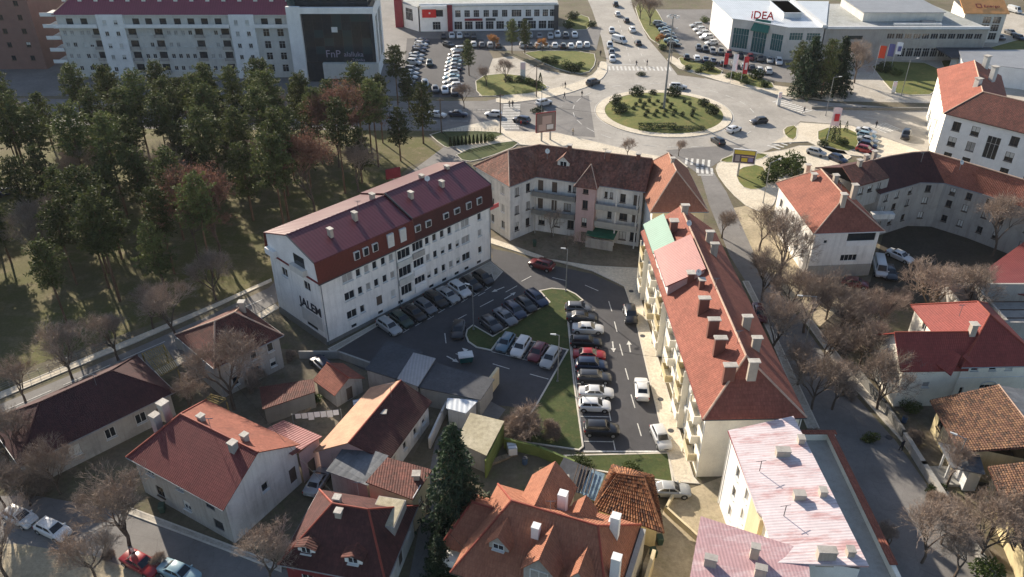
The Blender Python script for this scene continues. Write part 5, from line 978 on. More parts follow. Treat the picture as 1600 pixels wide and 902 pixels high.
def car_parts(kind):
    st, (fb, ftp, rt, rbk, zr, zw) = CT[kind]; m = MB(); rings = []
    for x, hw, zl, zs, zt in st:
        rings.append([(x, -hw*.9, zl), (x, -hw, zl+.2), (x, -hw*.985, zs), (x, -hw*.84, zt), (x, 0, zt+.025), (x, hw*.84, zt), (x, hw*.985, zs), (x, hw, zl+.2), (x, hw*.9, zl)])
    for a, b_ in zip(rings, rings[1:]):
        for i in range(8): m.poly([a[i], b_[i], b_[i+1], a[i+1]])
        m.poly([a[8], b_[8], b_[0], a[0]])
    m.poly(rings[0]); m.poly(rings[-1][::-1])
    wb, wt = st[3][1]*.86, st[3][1]*.70; zc = zr-.09
    base = [(fb, -wb*.94, zw-.04), (fb, wb*.94, zw-.04), (rbk, wb*.92, zw-.02), (rbk, -wb*.92, zw-.02)]
    mid = [(ftp+.1, -wt*1.02, zc), (ftp+.1, wt*1.02, zc), (rt-.07, wt, zc), (rt-.07, -wt, zc)]
    top = [(ftp-.12, -wt*.82, zr), (ftp-.12, wt*.82, zr), (rt+.12, wt*.8, zr-.02), (rt+.12, -wt*.8, zr-.02)]
    for lo, hi in ((base, mid), (mid, top)):
        for i in range(4): m.poly([lo[i], lo[(i+1) % 4], hi[(i+1) % 4], hi[i]])
    m.poly(top)
    def inq(q, s0, s1, t0, t1, off):
        q = [Vector(p) for p in q]; n = (q[1]-q[0]).cross(q[3]-q[0]).normalized(); f = lambda s, t: q[0]*(1-s)*(1-t)+q[1]*s*(1-t)+q[2]*s*t+q[3]*(1-s)*t
        c = sum(q, Vector())/4
        if n.dot(c-Vector((-.3, 0, .9))) < 0: n = -n
        return [tuple(f(s, t)+n*off) for s, t in ((s0, t0), (s1, t0), (s1, t1), (s0, t1))]
    g = {}
    w = MB(); w.poly(inq([base[0], base[1], mid[1], mid[0]], .06, .94, .1, .97, .012)); g['windscreen'] = w
    w = MB(); w.poly(inq([base[2], base[3], mid[3], mid[2]], .08, .92, .3 if kind != 'sedan' else .12, .93, .012)); g['rear_window'] = w
    for nm, q in (('side_window_a', [base[1], base[2], mid[2], mid[1]]), ('side_window_b', [base[0], base[3], mid[3], mid[0]])):
        w = MB()
        spl = ((.1, .46), (.5, .9)) if kind != 'van' else ((.06, .22),)
        for s0, s1 in spl: w.poly(inq(q, s0, s1, .16, .93, .012))
        g[nm] = w
    hx, hw = st[-2][0], st[-2][1]; hz = st[-2][3]; rx, rw, rz = st[1][0], st[1][1], st[1][3]
    l = MB(); l.hexa([(hx-.12, .42*hw, hz-.12), (hx+.1, .4*hw, hz-.14), (hx-.02, .97*hw, hz-.13), (hx-.3, .985*hw, hz-.1), (hx-.14, .45*hw, hz+.03), (hx+.06, .42*hw, hz-.0), (hx-.05, .95*hw, hz+.0), (hx-.32, .96*hw, hz+.04)]); g['head'] = l
    l = MB(); l.box(rx-.07, .55*rw, rz-.24, rx+.12, 1.0*rw, rz+.0); g['tail'] = l
    l = MB(); l.box(fb-.22, wb*1.0, zw-.02, fb-.08, wb*1.28, zw+.12); g['mirror'] = l
    wx = (st[-2][0]-.62, st[1][0]+.58); R = .31 if kind != 'suv' else .35
    t = MB(); t.tube((0, -.1, 0), (0, .1, 0), R, R, 14); rim = MB(); rim.tube((0, .095, 0), (0, .112, 0), R*.62, R*.58, 10)
    ar = MB(); y = .094; pts = [((R+.07)*cos(pi*i/10), y, (R+.07)*sin(pi*i/10)) for i in range(11)]; pts += [(-(R+.07), y, .19-R), ((R+.07), y, .19-R)]; ar.poly(pts[::-1])
    gl = MB(); gl.box(st[-1][0]-.03, -.26, .42, st[-1][0]+.02, .26, .53); pl = MB(); pl.box(st[0][0]-.02, -.26, .52, st[0][0]+.02, .26, .64)
    return m, g, t, rim, ar, gl, pl, wx, st[3][1]-.09, R
CARM = {}; FARM = {}
for kd in CT:
    m, g, t, rim, ar, gl, pl, wx, wy, R = car_parts(kd)
    mm = {'body': sharp(m.mesh('car_body', [MT['paint']], uv=False)), 'tyre': t.mesh('wheel', [MT['black']], uv=False), 'rim': rim.mesh('rim', [MT['rim']], uv=False), 'arch': ar.mesh('wheel_arch', [MT['black']], uv=False),
          'grille': gl.mesh('grille', [MT['black']], uv=False), 'plate': pl.mesh('number_plate', [MT['plate']], uv=False)}
    for k in ('windscreen', 'rear_window', 'side_window_a', 'side_window_b'): mm[k] = g[k].mesh(k, [MT['glass']], uv=False)
    mm['head'] = g['head'].mesh('headlight', [MT['lampglass']], uv=False); mm['tail'] = g['tail'].mesh('tail_light', [MT['redlamp']], uv=False); mm['mirror'] = g['mirror'].mesh('wing_mirror', [MT['paint']], uv=False)
    for q in ('head', 'tail', 'mirror'):
        f2_ = MB(); f2_.v = [(x, -y, z) for x, y, z in g[q].v]; f2_.f = [tuple(reversed(f)) for f in g[q].f]; f2_.m = g[q].m
        mm[q+'2'] = f2_.mesh(mm[q].name, list(mm[q].materials), uv=False)
    CARM[kd] = (mm, wx, wy, R)
    a = MB()
    def add(src, mi, dx=0, dy=0, dz=0):
        b0 = len(a.v); a.v += [(x+dx, y+dy, z+dz) for x, y, z in src.v]; a.f += [tuple(i+b0 for i in f) for f in src.f]; a.m += [mi]*len(src.f)
    add(m, 0)
    for k in ('windscreen', 'rear_window', 'side_window_a', 'side_window_b'): add(g[k], 1)
    for x in wx:
        for s in (-1, 1): add(t, 2, x, s*wy, R)
    add(g['head'], 3); add(g['tail'], 4)
    FARM[kd] = sharp(a.mesh('small_car', [MT['paint'], MT['glass'], MT['black'], MT['lampglass'], MT['redlamp']], uv=False))
CC = {'white': (.62, .62, .61), 'silver': (.34, .35, .35), 'grey': (.13, .135, .145), 'black': (.013, .013, .015), 'dark blue': (.014, .026, .06), 'red': (.30, .018, .02), 'dark red': (.13, .012, .016), 'blue grey': (.09, .15, .19),
      'dark green': (.02, .045, .035), 'pale blue': (.22, .33, .38), 'olive': (.22, .2, .07), 'dark grey': (.035, .037, .042)}
def car(px, py, hd, kind, color, label, group, near=True, z=0.05):
    """hd: heading as a step in photo pixels (front of the car)"""
    x, y = P(px, py, .75); x2, y2 = P(px+hd[0], py+hd[1], .75); ang = atan2(y2-y, x2-x)
    mm, wx, wy, R = CARM[kind]; kf = rng.uniform(.88, 1.1); col = (*[v*kf for v in CC[color]], 1)
    nm = {'van': 'delivery_van'}.get(kind, 'parked_car' if group and 'park' in group else 'car')
    if not near:
        o = ob(nm, FARM[kind], None, (x, y, z), ang); o.color = col; tag(o, label, 'van' if kind == 'van' else 'car', group); return o
    o = thing(nm, label, 'van' if kind == 'van' else 'car', (x, y, z), ang, group)
    for k in ('body', 'windscreen', 'rear_window', 'side_window_a', 'side_window_b', 'grille', 'plate', 'head', 'head2', 'tail', 'tail2', 'mirror', 'mirror2'):
        nmk = {'body': 'body', 'side_window_a': 'side_window', 'side_window_b': 'side_window', 'plate': 'number_plate', 'head': 'headlight', 'head2': 'headlight', 'tail': 'tail_light', 'tail2': 'tail_light', 'mirror': 'wing_mirror', 'mirror2': 'wing_mirror'}.get(k, k)
        c = ob(nmk, mm[k], o); c.color = col
    for xx in wx:
        for s in (-1, 1):
            wv = ob('wheel', mm['tyre'], o, (xx, s*wy, R)); r = ob('rim', mm['rim'], wv); k_ = ob('wheel_arch', mm['arch'], wv)
            if s < 0: r.rotation_euler = (0, 0, pi); k_.rotation_euler = (0, 0, pi)
    return o
def row(pts, hd, specs, where, group, near=True, word='car'):
    for i, (px, py) in enumerate(pts):
        k, c = specs[i % len(specs)]; kk = k if k in ('van', 'suv', 'sedan', 'estate') else 'hatchback'
        car(px, py, hd, kk, c, f'{c} {kk}, {ordn(i)} {where}', group, near, .05)
row(ROWA, (29, 20), [('hatchback', 'black'), ('hatchback', 'black'), ('suv', 'white'), ('sedan', 'silver'), ('estate', 'black'), ('hatchback', 'grey'), ('sedan', 'black'), ('hatchback', 'dark green'), ('estate', 'silver')], 'from the right in the row along the apartment block', 'cars parked along the white apartment block')
row([(767, 505), (790, 494), (804, 485), (822, 475), (839, 465)], (21, 17), [('hatchback', 'dark grey'), ('sedan', 'grey'), ('suv', 'dark blue'), ('hatchback', 'black'), ('estate', 'dark blue')], 'from the left along the upper edge of the grass island', 'cars parked above the grass island')
row([(790, 534), (814, 542), (840, 549), (860, 558)], (-17, 26), [('hatchback', 'blue grey'), ('suv', 'white'), ('hatchback', 'dark red'), ('estate', 'silver')], 'from the left along the lower edge of the grass island', 'cars parked below the grass island')
row(ROWD, (30, 1), [('hatchback', 'grey'), ('sedan', 'dark grey'), ('sedan', 'white'), ('estate', 'black'), ('sedan', 'red'), ('suv', 'dark blue'), ('estate', 'dark grey'), ('sedan', 'white'), ('hatchback', 'white'), ('suv', 'black')], 'from the top in the column facing the cream block', 'cars parked in the column facing the cream block')
S = [(846, 413, (-20, -6), 'suv', 'dark red', 'dark red SUV driving on the court road below the balconied house'), (716, 514, (-3, 18), 'hatchback', 'black', 'black hatchback turning at the tip of the grass island'), (985, 491, (4, 20), 'suv', 'black', 'black SUV driving beside the cream block'),
     (1003, 606, (-2, -20), 'sedan', 'white', 'white sedan driving up the court road beside the cream block'), (1033, 682, (10, 22), 'hatchback', 'white', 'white hatchback half parked on the pavement by the cream block'), (1048, 764, (30, 1), 'sedan', 'silver', 'silver sedan parked at the corner of the garden lawn'),
     (30, 806, (28, 13), 'hatchback', 'white', 'white hatchback at the far left, parked behind another white one'), (82, 826, (28, 13), 'hatchback', 'white', 'white hatchback in front of another on the front street'), (220, 879, (24, 13), 'sedan', 'red', 'bright red car at the bottom left under bare trees'), (280, 893, (24, 10), 'sedan', 'pale blue', 'pale silver car cut by the bottom edge'),
     (497, 750, (10, -16), 'sedan', 'silver', 'silver car squeezed between the red roofed and maroon houses'), (1375, 418, (5, 22), 'van', 'white', 'white van parked beside the hipped white house'), (1407, 399, (18, 8), 'sedan', 'white', 'white sedan in the shaded yard behind the van'), (1336, 441, (20, 3), 'hatchback', 'dark red', 'dark red car behind bare shrubs by the hipped house'),
     (1187, 488, (6, 20), 'sedan', 'dark red', 'dark red sedan on the tree lined street behind the cream block'), (1391, 425, (8, 20), 'hatchback', 'dark grey', 'dark grey hatchback between the van and the white sedan'), (502, 567, (-16, -14), 'hatchback', 'dark blue', 'dark blue car beside the little garden shed')]
for px, py, hd, k, c, lb in S: car(px, py, hd, k, c, lb, None)
T_ = [(1060, 134, (20, 1), 'estate', 'white', 'white estate circling the top of the roundabout'), (927, 128, (14, -5), 'suv', 'dark grey', 'dark grey SUV entering the roundabout below the plaza'), (850, 160, (16, -4), 'suv', 'white', 'white SUV leaving the roundabout on the west road'), (815, 187, (-18, -4), 'suv', 'dark blue', 'dark blue SUV on the west road crossing'),
      (771, 177, (-18, -1), 'hatchback', 'white', 'white hatchback at the sunlit edge of the west road'), (716, 177, (18, 1), 'sedan', 'dark blue', 'dark blue sedan in the shade on the west road'), (683, 178, (18, 2), 'sedan', 'white', 'white sedan leaving the trees on the west road'), (1147, 201, (14, -5), 'hatchback', 'white', 'white hatchback at the lower right of the roundabout'),
      (1122, 219, (-10, -7), 'hatchback', 'black', 'black hatchback at the bottom of the roundabout'), (1186, 188, (-16, 2), 'hatchback', 'dark grey', 'dark grey hatchback right of the roundabout'), (962, 6, (-3, -10), 'suv', 'black', 'black SUV at the top of the north road'), (965, 21, (-4, -9), 'hatchback', 'white', 'white hatchback high on the north road'), (979, 31, (-4, -9), 'hatchback', 'black', 'black hatchback driving away on the north road'),
      (956, 47, (1, 9), 'hatchback', 'white', 'white hatchback queueing left on the north road'), (988, 46, (-5, -9), 'suv', 'white', 'white SUV driving away on the north road'), (968, 63, (10, 3), 'van', 'white', 'white van turning across the north road'), (997, 66, (-5, -9), 'hatchback', 'black', 'black hatchback nearest the crossing, driving away'), (953, 71, (1, 9), 'suv', 'silver', 'silver SUV queueing behind the white cars'),
      (956, 81, (1, 9), 'hatchback', 'grey', 'grey hatchback second in the queue on the north road'), (957, 91, (1, 9), 'hatchback', 'white', 'white hatchback first in the queue on the north road'), (1416, 210, (-3, 10), 'suv', 'black', 'black SUV by the right kerb of the east road'), (1276, 237, (16, 4), 'hatchback', 'silver', 'silver hatchback behind the billboard shrubs'), (1310, 247, (12, 5), 'hatchback', 'dark blue', 'dark blue hatchback in front of the tenement roof')]
for px, py, hd, k, c, lb in T_: car(px, py, hd, k, c, lb, None, False)
row([(1354, 204), (1355, 211), (1357, 218), (1357, 226), (1353, 233)], (22, 5), [('sedan', 'white'), ('hatchback', 'pale blue'), ('sedan', 'silver'), ('hatchback', 'dark blue'), ('hatchback', 'red')], 'from the top in the little row by the striped bay', 'cars parked by the striped bay', False)
far = [('hatchback', 'white'), ('sedan', 'dark blue'), ('hatchback', 'grey'), ('estate', 'silver'), ('hatchback', 'black'), ('suv', 'white'), ('sedan', 'silver'), ('hatchback', 'dark grey'), ('sedan', 'pale blue'), ('hatchback', 'dark red')]
row([(660, 63), (658, 68), (656, 74), (654, 79), (651, 85), (650, 91), (647, 97), (644, 107), (642, 113), (640, 119), (637, 126), (634, 133)], (16, 2), [far[i] for i in (1, 0, 1, 4, 6, 3, 5, 2, 6, 3, 2, 7)], 'from the top in the left column of the shaded car park', 'cars parked left in the shaded car park', False)
row([(716, 77), (711, 84), (710, 90), (709, 96), (708, 102), (707, 108), (706, 114), (705, 120), (705, 127), (710, 133)], (-16, 1), [far[i] for i in (5, 2, 0, 8, 6, 1, 0, 8, 3, 0)], 'from the top in the right column of the shaded car park', 'cars parked right in the shaded car park', False)
row([(664, 130), (680, 139), (695, 140), (710, 143)], (2, 10), [far[i] for i in (3, 7, 0, 4)], 'from the left in the front row of the shaded car park', 'cars parked at the front of the shaded car park', False)
row([(693, 56), (706, 55), (718, 55), (729, 55), (740, 56), (828, 54), (843, 56), (860, 56), (871, 54), (884, 55), (898, 54)], (1, 8), [far[i] for i in (4, 0, 0, 7, 4, 6, 2, 3, 5, 4, 0)], 'from the left in the row before the shops', 'cars parked before the shops', False)
row([(740, 68), (753, 69), (766, 69), (779, 70), (816, 69), (828, 70), (840, 70), (853, 70), (867, 70), (880, 71), (892, 71), (905, 70), (917, 69)], (-1, -8), [far[i] for i in (0, 2, 3, 7, 0, 2, 3, 6, 0, 4, 0, 5, 0)], 'from the left in the second row before the shops', 'cars parked in the second shop row', False)
row([(1031, 36), (1036, 41), (1040, 46), (1043, 51), (1046, 57), (1049, 63), (1053, 69)], (16, 1), [far[i] for i in (3, 1, 8, 6, 1, 8, 4)], 'from the top in the left column of the supermarket car park', 'cars parked left at the supermarket', False)
row([(1088, 39), (1093, 45), (1099, 51), (1104, 58), (1112, 66)], (-14, 1), [far[i] for i in (3, 0, 0, 5, 0)], 'from the top along the supermarket side wall', 'cars parked along the supermarket wall', False)
row([(1092, 74), (1103, 76), (1114, 79), (1127, 80), (1139, 83), (1157, 86), (1173, 89), (1188, 91), (1203, 93), (1217, 96)], (2, 9), [far[i] for i in (7, 4, 2, 7, 9, 4, 9, 7, 6, 5)], 'from the left in the row facing the supermarket', 'cars parked facing the supermarket', False)
row([(1073, 88), (1089, 90), (1103, 92), (1115, 94), (1130, 98), (1148, 99), (1162, 102), (1175, 105), (1187, 108), (1201, 110)], (-2, -9), [far[i] for i in (4, 0, 1, 1, 4, 2, 3, 7, 0, 5)], 'from the left in the row behind the red banners', 'cars parked behind the banners', False)
row([(6, 96), (30, 98), (46, 99)], (10, 0), [far[i] for i in (3, 1, 0)], 'from the left at the top left behind the trees', 'cars parked at the top left', False)
row([(1546, 55), (1562, 58), (1580, 50), (1593, 58)], (10, 4), [('hatchback', 'olive'), ('hatchback', 'dark grey'), ('sedan', 'grey'), ('hatchback', 'dark blue')], 'from the left by the orange sign shop', 'cars parked by the orange sign shop', False)
row([(12, 298), (40, 300)], (16, -4), [far[i] for i in (1, 4)], 'from the left under the trees at the left edge', 'cars under the left trees', False)
for px, py, hd, k, c, lb in ((671, 98, (1, 9), 'hatchback', 'dark green', 'dark green hatchback driving through the shaded car park'), (701, 69, (10, 3), 'hatchback', 'dark grey', 'dark grey hatchback at the top of the shaded car park'), (1585, 16, (10, 3), 'van', 'white', 'white van in the far top right corner')): car(px, py, hd, k, c, lb, None, False)
# ------------------------------------------------------------ vegetation
def rv(r): 
    while True:
        v = Vector((r.uniform(-1, 1), r.uniform(-1, 1), r.uniform(-1, 1)))
        if .05 < v.length < 1: return v.normalized()
def leaf(m, c, d, l, w, r):
    s = d.cross(rv(r)); s = s.normalized() if s.length > .01 else Vector((1, 0, 0)); a = c-d*l*.5; b_ = c+d*l*.5
    m.poly([tuple(a), tuple(c+s*w*.5), tuple(b_), tuple(c-s*w*.5)])
def pine(seed, h=14., cb=.42, rad=2.7, lean=.4, spruce=False, nmul=1.):
    r = random.Random(seed); t = MB(); c = MB(); tip = Vector((r.uniform(-lean, lean), r.uniform(-lean, lean), h)); pts = [Vector((tip.x*k*k, tip.y*k*k, h*k)) for k in (0, .25, .5, .75, 1)]
    for i in range(4): t.tube(pts[i], pts[i+1], .2*(1-i*.22), .2*(1-(i+1)*.23)+.02, 6, 0, False)
    nw = int((24 if spruce else 17)*nmul); z0 = cb
    for k in range(nw):
        f = z0+(1-z0)*((k+r.random()*.8)/nw); base = Vector((tip.x*f*f, tip.y*f*f, h*f)); g = (f-z0)/(1-z0)
        R = rad*((1-g)**.75*1.0+.08) if spruce else rad*(.35+1.1*math.sin(pi*min(1, .22+g*.72)))*.75*r.uniform(.65, 1.2)
        nb = 8 if spruce else r.randint(5, 7); a0_ = r.random()*6.28
        for j in range(nb):
            a = a0_+j*6.283/nb+r.uniform(-.35, .35); L = R*r.uniform(.7, 1.12); up = r.uniform(-.3, -.05) if spruce else r.uniform(-.05, .45)*(1 if g > .3 else .3)
            d = Vector((cos(a), sin(a), up)).normalized(); e = base+d*L
            if r.random() < .6: t.tube(base, e, .035, .012, 3, 0, False)
            nt_ = max(3, int(L/.34))
            for q in range(nt_):
                p = base+d*L*(.22+.8*(q+r.random())/nt_)+Vector((r.gauss(0, .16), r.gauss(0, .16), r.gauss(0, .12)))
                for _ in range(6): leaf(c, p+rv(r)*.26, (d*.5+rv(r)+Vector((0, 0, .15 if not spruce else -.25))).normalized(), r.uniform(.35, .7), r.uniform(.13, .24), r)
    return t.mesh('trunk', [MT['barkp']], uv=False), c
def bare(seed, h=9., rad0=.17, nlev=6, spread=.62, dry=None, blades=3, fork=.24, leaves=0):
    r = random.Random(seed); t = MB(); c = MB(); st = [(Vector((0, 0, 0)), Vector((r.uniform(-.06, .06), r.uniform(-.06, .06), 1)).normalized(), h*fork, rad0, 0)]; lf = MB()
    while st:
        p, d, L, ra, lv = st.pop(); e = p+d*L; m = t if lv < 3 else c
        mid = p+d*L*.5+rv(r)*L*.06
        m.tube(p, mid, ra, ra*.85, 5 if lv < 2 else 3, 0, False); m.tube(mid, e, ra*.85, ra*.68, 5 if lv < 2 else 3, 0, False)
        if lv >= nlev-2:
            for _ in range(blades):
                q = p.lerp(e, r.random()); leaf(c, q+d*.2, (d+rv(r)*.8).normalized(), r.uniform(.5, .95), .026, r)
            for _ in range(leaves): leaf(lf, p.lerp(e, r.random())+rv(r)*.3, rv(r), r.uniform(.18, .34), r.uniform(.1, .2), r)
        if lv < nlev-1:
            n = 3 if lv else 4
            if lv == nlev-2 or r.random() < .35: n += 1
            for i in range(n):
                k = rv(r); nd = (d*(1-.1*lv*.3)+k*spread*r.uniform(.7, 1.25)+Vector((0, 0, .16))).normalized()
                st.append((e if i < 2 else p.lerp(e, r.uniform(.55, 1)), nd, L*r.uniform(.68, .9), max(.008, ra*r.uniform(.5, .66)), lv+1))
    return t.mesh('trunk', [MT['bark']], uv=False), c, lf
def shrub(seed, n=700, rx=1., rz=.8, l=.2, box=False):
    r = random.Random(seed); c = MB(); lob = [(rv(r)*.45, r.uniform(.5, .75)) for _ in range(7)]
    for _ in range(n):
        if box: p = Vector((r.uniform(-1, 1)*rx, r.choice((-1, 1, r.uniform(-1, 1)))*.5, r.uniform(.05, 1)*rz*1.2)); p.z = rz*1.2 if r.random() < .35 else p.z; d = rv(r); c_ = p
        else:
            o, q = lob[r.randrange(7)]; d = rv(r); k = o+d*q*(r.random()**.25); c_ = Vector((k.x*rx, k.y*rx, max(.03, rz*.75+k.z*rz)))
        leaf(c, c_, (d+rv(r)*.7).normalized(), r.uniform(.7, 1.4)*l, r.uniform(.35, .6)*l, r)
    return c
PINES = []
for i, (h, cb, rad) in enumerate(((15, .48, 2.7), (17, .54, 3.0), (12.5, .36, 2.6), (15.5, .5, 3.2), (17.5, .56, 2.7), (12, .3, 2.5))):
    t, c = pine(100+i, h, cb, rad); PINES.append((t, c.mesh('crown', [MT['needle']], uv=False)))
t, c = pine(301, 15, .04, 4.0, .1, True, 1.6); SPRUCE = (t, c.mesh('crown', [MT['needle_b']], uv=False))
t, c = pine(302, 11, .06, 3.4, .1, True, 1.3); SPRUCE2 = (t, c.mesh('crown', [MT['needle_b']], uv=False))
BARE = []
for i, (h, sp) in enumerate(((10, .62), (9, .7), (11, .58), (8, .75), (10, .66))):
    t, c, l = bare(200+i, h, .2, 7, sp, blades=1); BARE.append((t, c.mesh('crown', [MT['twig']], uv=False)))
DRY = []
for i in range(3):
    t, c, l = bare(250+i, 12.5, .2, 7, .62, blades=1, leaves=3, fork=.3); b0 = len(c.v); c.v += l.v; c.f += [tuple(k+b0 for k in f) for f in l.f]; c.m += [1]*len(l.f); DRY.append((t, c.mesh('crown', [MT['twig_r'], MT['dry']], uv=False)))
t, c, l = bare(280, 8, .13, 6, .65, blades=2, leaves=6); b0 = len(c.v); c.v += l.v; c.f += [tuple(k+b0 for k in f) for f in l.f]; c.m += [1]*len(l.f); GOLD = (t, c.mesh('crown', [MT['twig'], MT['dry_or']], uv=False))
THIN = []
for i in range(2): t, c, l = bare(290+i, 8, .1, 5, .55, blades=2); THIN.append((t, c.mesh('crown', [MT['twig']], uv=False)))
BUSHB = []
for i in range(2): t, c, l = bare(295+i, 5.6, .07, 7, .85, blades=3, fork=.15); BUSHB.append((t, c.mesh('crown', [MT['twig']], uv=False)))
SHR = [shrub(i, 800, 1., .8, .2).mesh('foliage', [MT['leaf']], uv=False) for i in range(3)]; SHD = [shrub(10+i, 900, 1., .8, .2).mesh('foliage', [MT['leaf_dk']], uv=False) for i in range(3)]
HEDGE = shrub(20, 900, 1., .6, .16, True).mesh('foliage', [MT['leaf_dk']], uv=False)
def cone_mesh(seed, h, r0, mat):
    r = random.Random(seed); c = MB()
    for _ in range(900):
        f = r.random()**1.3; a = r.random()*6.283; R = r0*(1-f)**.8*(.75+.3*r.random()) + .03; p = Vector((R*cos(a), R*sin(a), .1+f*h)); leaf(c, p, (Vector((cos(a), sin(a), 1.2))+rv(r)*.5).normalized(), .22, .1, r)
    return c.mesh('foliage', [mat], uv=False)
CYP = cone_mesh(5, 4.2, .75, MT['leaf_dk']); CYPS = cone_mesh(6, 2.0, .28, MT['leaf_dk'])
def tree(proto, x, y, s, label, group=None, name='tree', rz=None, cat='tree', z=0.):
    o = thing(name, label, cat, (x, y, z), rng.uniform(0, 6.28) if rz is None else rz, group); o.scale = (s*rng.uniform(.93, 1.07), s*rng.uniform(.93, 1.07), s)
    ob('trunk', proto[0], o); ob('crown', proto[1], o); return o
def bush(me, x, y, sx, sy, sz, label, group=None, name='shrub', rz=0., z=0.): 
    o = ob(name, me, None, (x, y, z), rz); o.scale = (sx, sy, sz); return tag(o, label, 'hedge' if 'hedge' in name else 'shrub', group)
# park: scattered pines
def inpoly(p, poly):
    c = False
    for i in range(len(poly)):
        a, b_ = poly[i-1], poly[i]
        if (a[1] > p[1]) != (b_[1] > p[1]) and p[0] < (b_[0]-a[0])*(p[1]-a[1])/(b_[1]-a[1])+a[0]: c = not c
    return c
PARK = PP([(-260, 560), (0, 548), (180, 490), (330, 440), (415, 412), (470, 340), (560, 292), (640, 262), (668, 228), (655, 214), (400, 212), (130, 212), (60, 235), (-260, 215)])
GAPS = [(*P(120, 262), 9.), (*P(30, 440), 6.5), (*P(375, 385), 6.), (*P(85, 200), 8), (*P(200, 430), 3.), (*P(250, 395), 3.), (*P(560, 262), 3.), (*P(60, 330), 4), (*P(150, 400), 4), (*P(420, 330), 3.5), (*P(20, 520), 4), (*P(310, 330), 3)]
RES = [((345, 402), 'a'), ((492, 340), 'a'), ((312, 408), 'b'), ((530, 262), 'a'), ((60, 470), 'c')]
LM = [(*P(20, 540), 'at the lower left edge'), (*P(150, 500), 'next to the west street bend'), (*P(330, 440), 'by the pavement near the apartment block'), (*P(120, 262), 'around the sunny clearing'), (*P(345, 402), 'beside the large reddish tree'), (*P(492, 340), 'behind the apartment block'), (*P(620, 260), 'at the corner near the shaded lawn'), (*P(560, 215), 'along the west road below the glass office'), (*P(350, 215), 'in the back row below the apartment slab'), (*P(60, 225), 'in the back row at the left'), (*P(0, 350), 'at the left edge'), (*P(230, 330), 'in the middle of the grove'), (*P(430, 270), 'in the right half of the grove')]
placed = []
pr = random.Random(21); tries = 0
while len(placed) < 116 and tries < 20000:
    tries += 1; x, y = pr.uniform(-125, -10), pr.uniform(85, 172)
    if not inpoly((x, y), PARK) or any(hypot(x-g[0], y-g[1]) < g[2] for g in GAPS) or any(hypot(x-q[0], y-q[1]) < 4.2 for q in placed): continue
    if any(hypot(x-P(*q[0])[0], y-P(*q[0])[1]) < 4.0 for q in RES): continue
    placed.append((x, y))
for i, (x, y) in enumerate(placed):
    pro = PINES[pr.randrange(6)]; s = pr.uniform(.88, 1.2)*(.95 if y > 152 else 1.0)
    lm = min(LM, key=lambda q: hypot(x-q[0], y-q[1])); hh = 'tall' if s > 1.08 else 'medium' if s > .97 else 'short'
    tree(pro, x, y, s, f'{hh} dark green pine in the park {lm[2]}', f'{hh} park pines {lm[2]}', 'pine_tree')
for i, (px, py) in enumerate(((270, 330), (400, 300), (150, 330), (560, 300), (90, 420), (205, 250), (430, 225), (30, 250), (310, 210), (520, 215))): tree(BARE[i % 5], *P(px, py), 1.35, ['left of the reddish tree', 'between the two rust brown trees', 'beside the sunny clearing', 'just behind the apartment block roof', 'at the left sunny gap', 'deep in the left grove', 'in the middle of the back row', 'at the far left road', 'in the back row before the slab', 'in the back row near the office'][i] and 'bare grey tree among the pines ' + ['left of the reddish tree', 'between the two rust brown trees', 'beside the sunny clearing', 'just behind the apartment block roof', 'at the left sunny gap', 'deep in the left grove', 'in the middle of the back row', 'at the far left road', 'in the back row before the slab', 'in the back row near the office'][i], None, 'bare_tree')
for (px, py), k in RES[:4]: tree(DRY[hash((px, py)) % 3], *P(px, py), 1.12 if k == 'a' else 1.0, {345: 'large reddish brown leafless tree at the lower park edge', 492: 'tall rust brown tree behind the apartment block', 312: 'greyish brown bare tree left of the reddish one', 530: 'brown tree deep in the park near the west road'}[px], None, 'bare_tree')
for i, (px, py, h) in enumerate(((345, 60+60, 1.0), (600, 140, .95), (640, 155, .9), (575, 160, .95))): pass
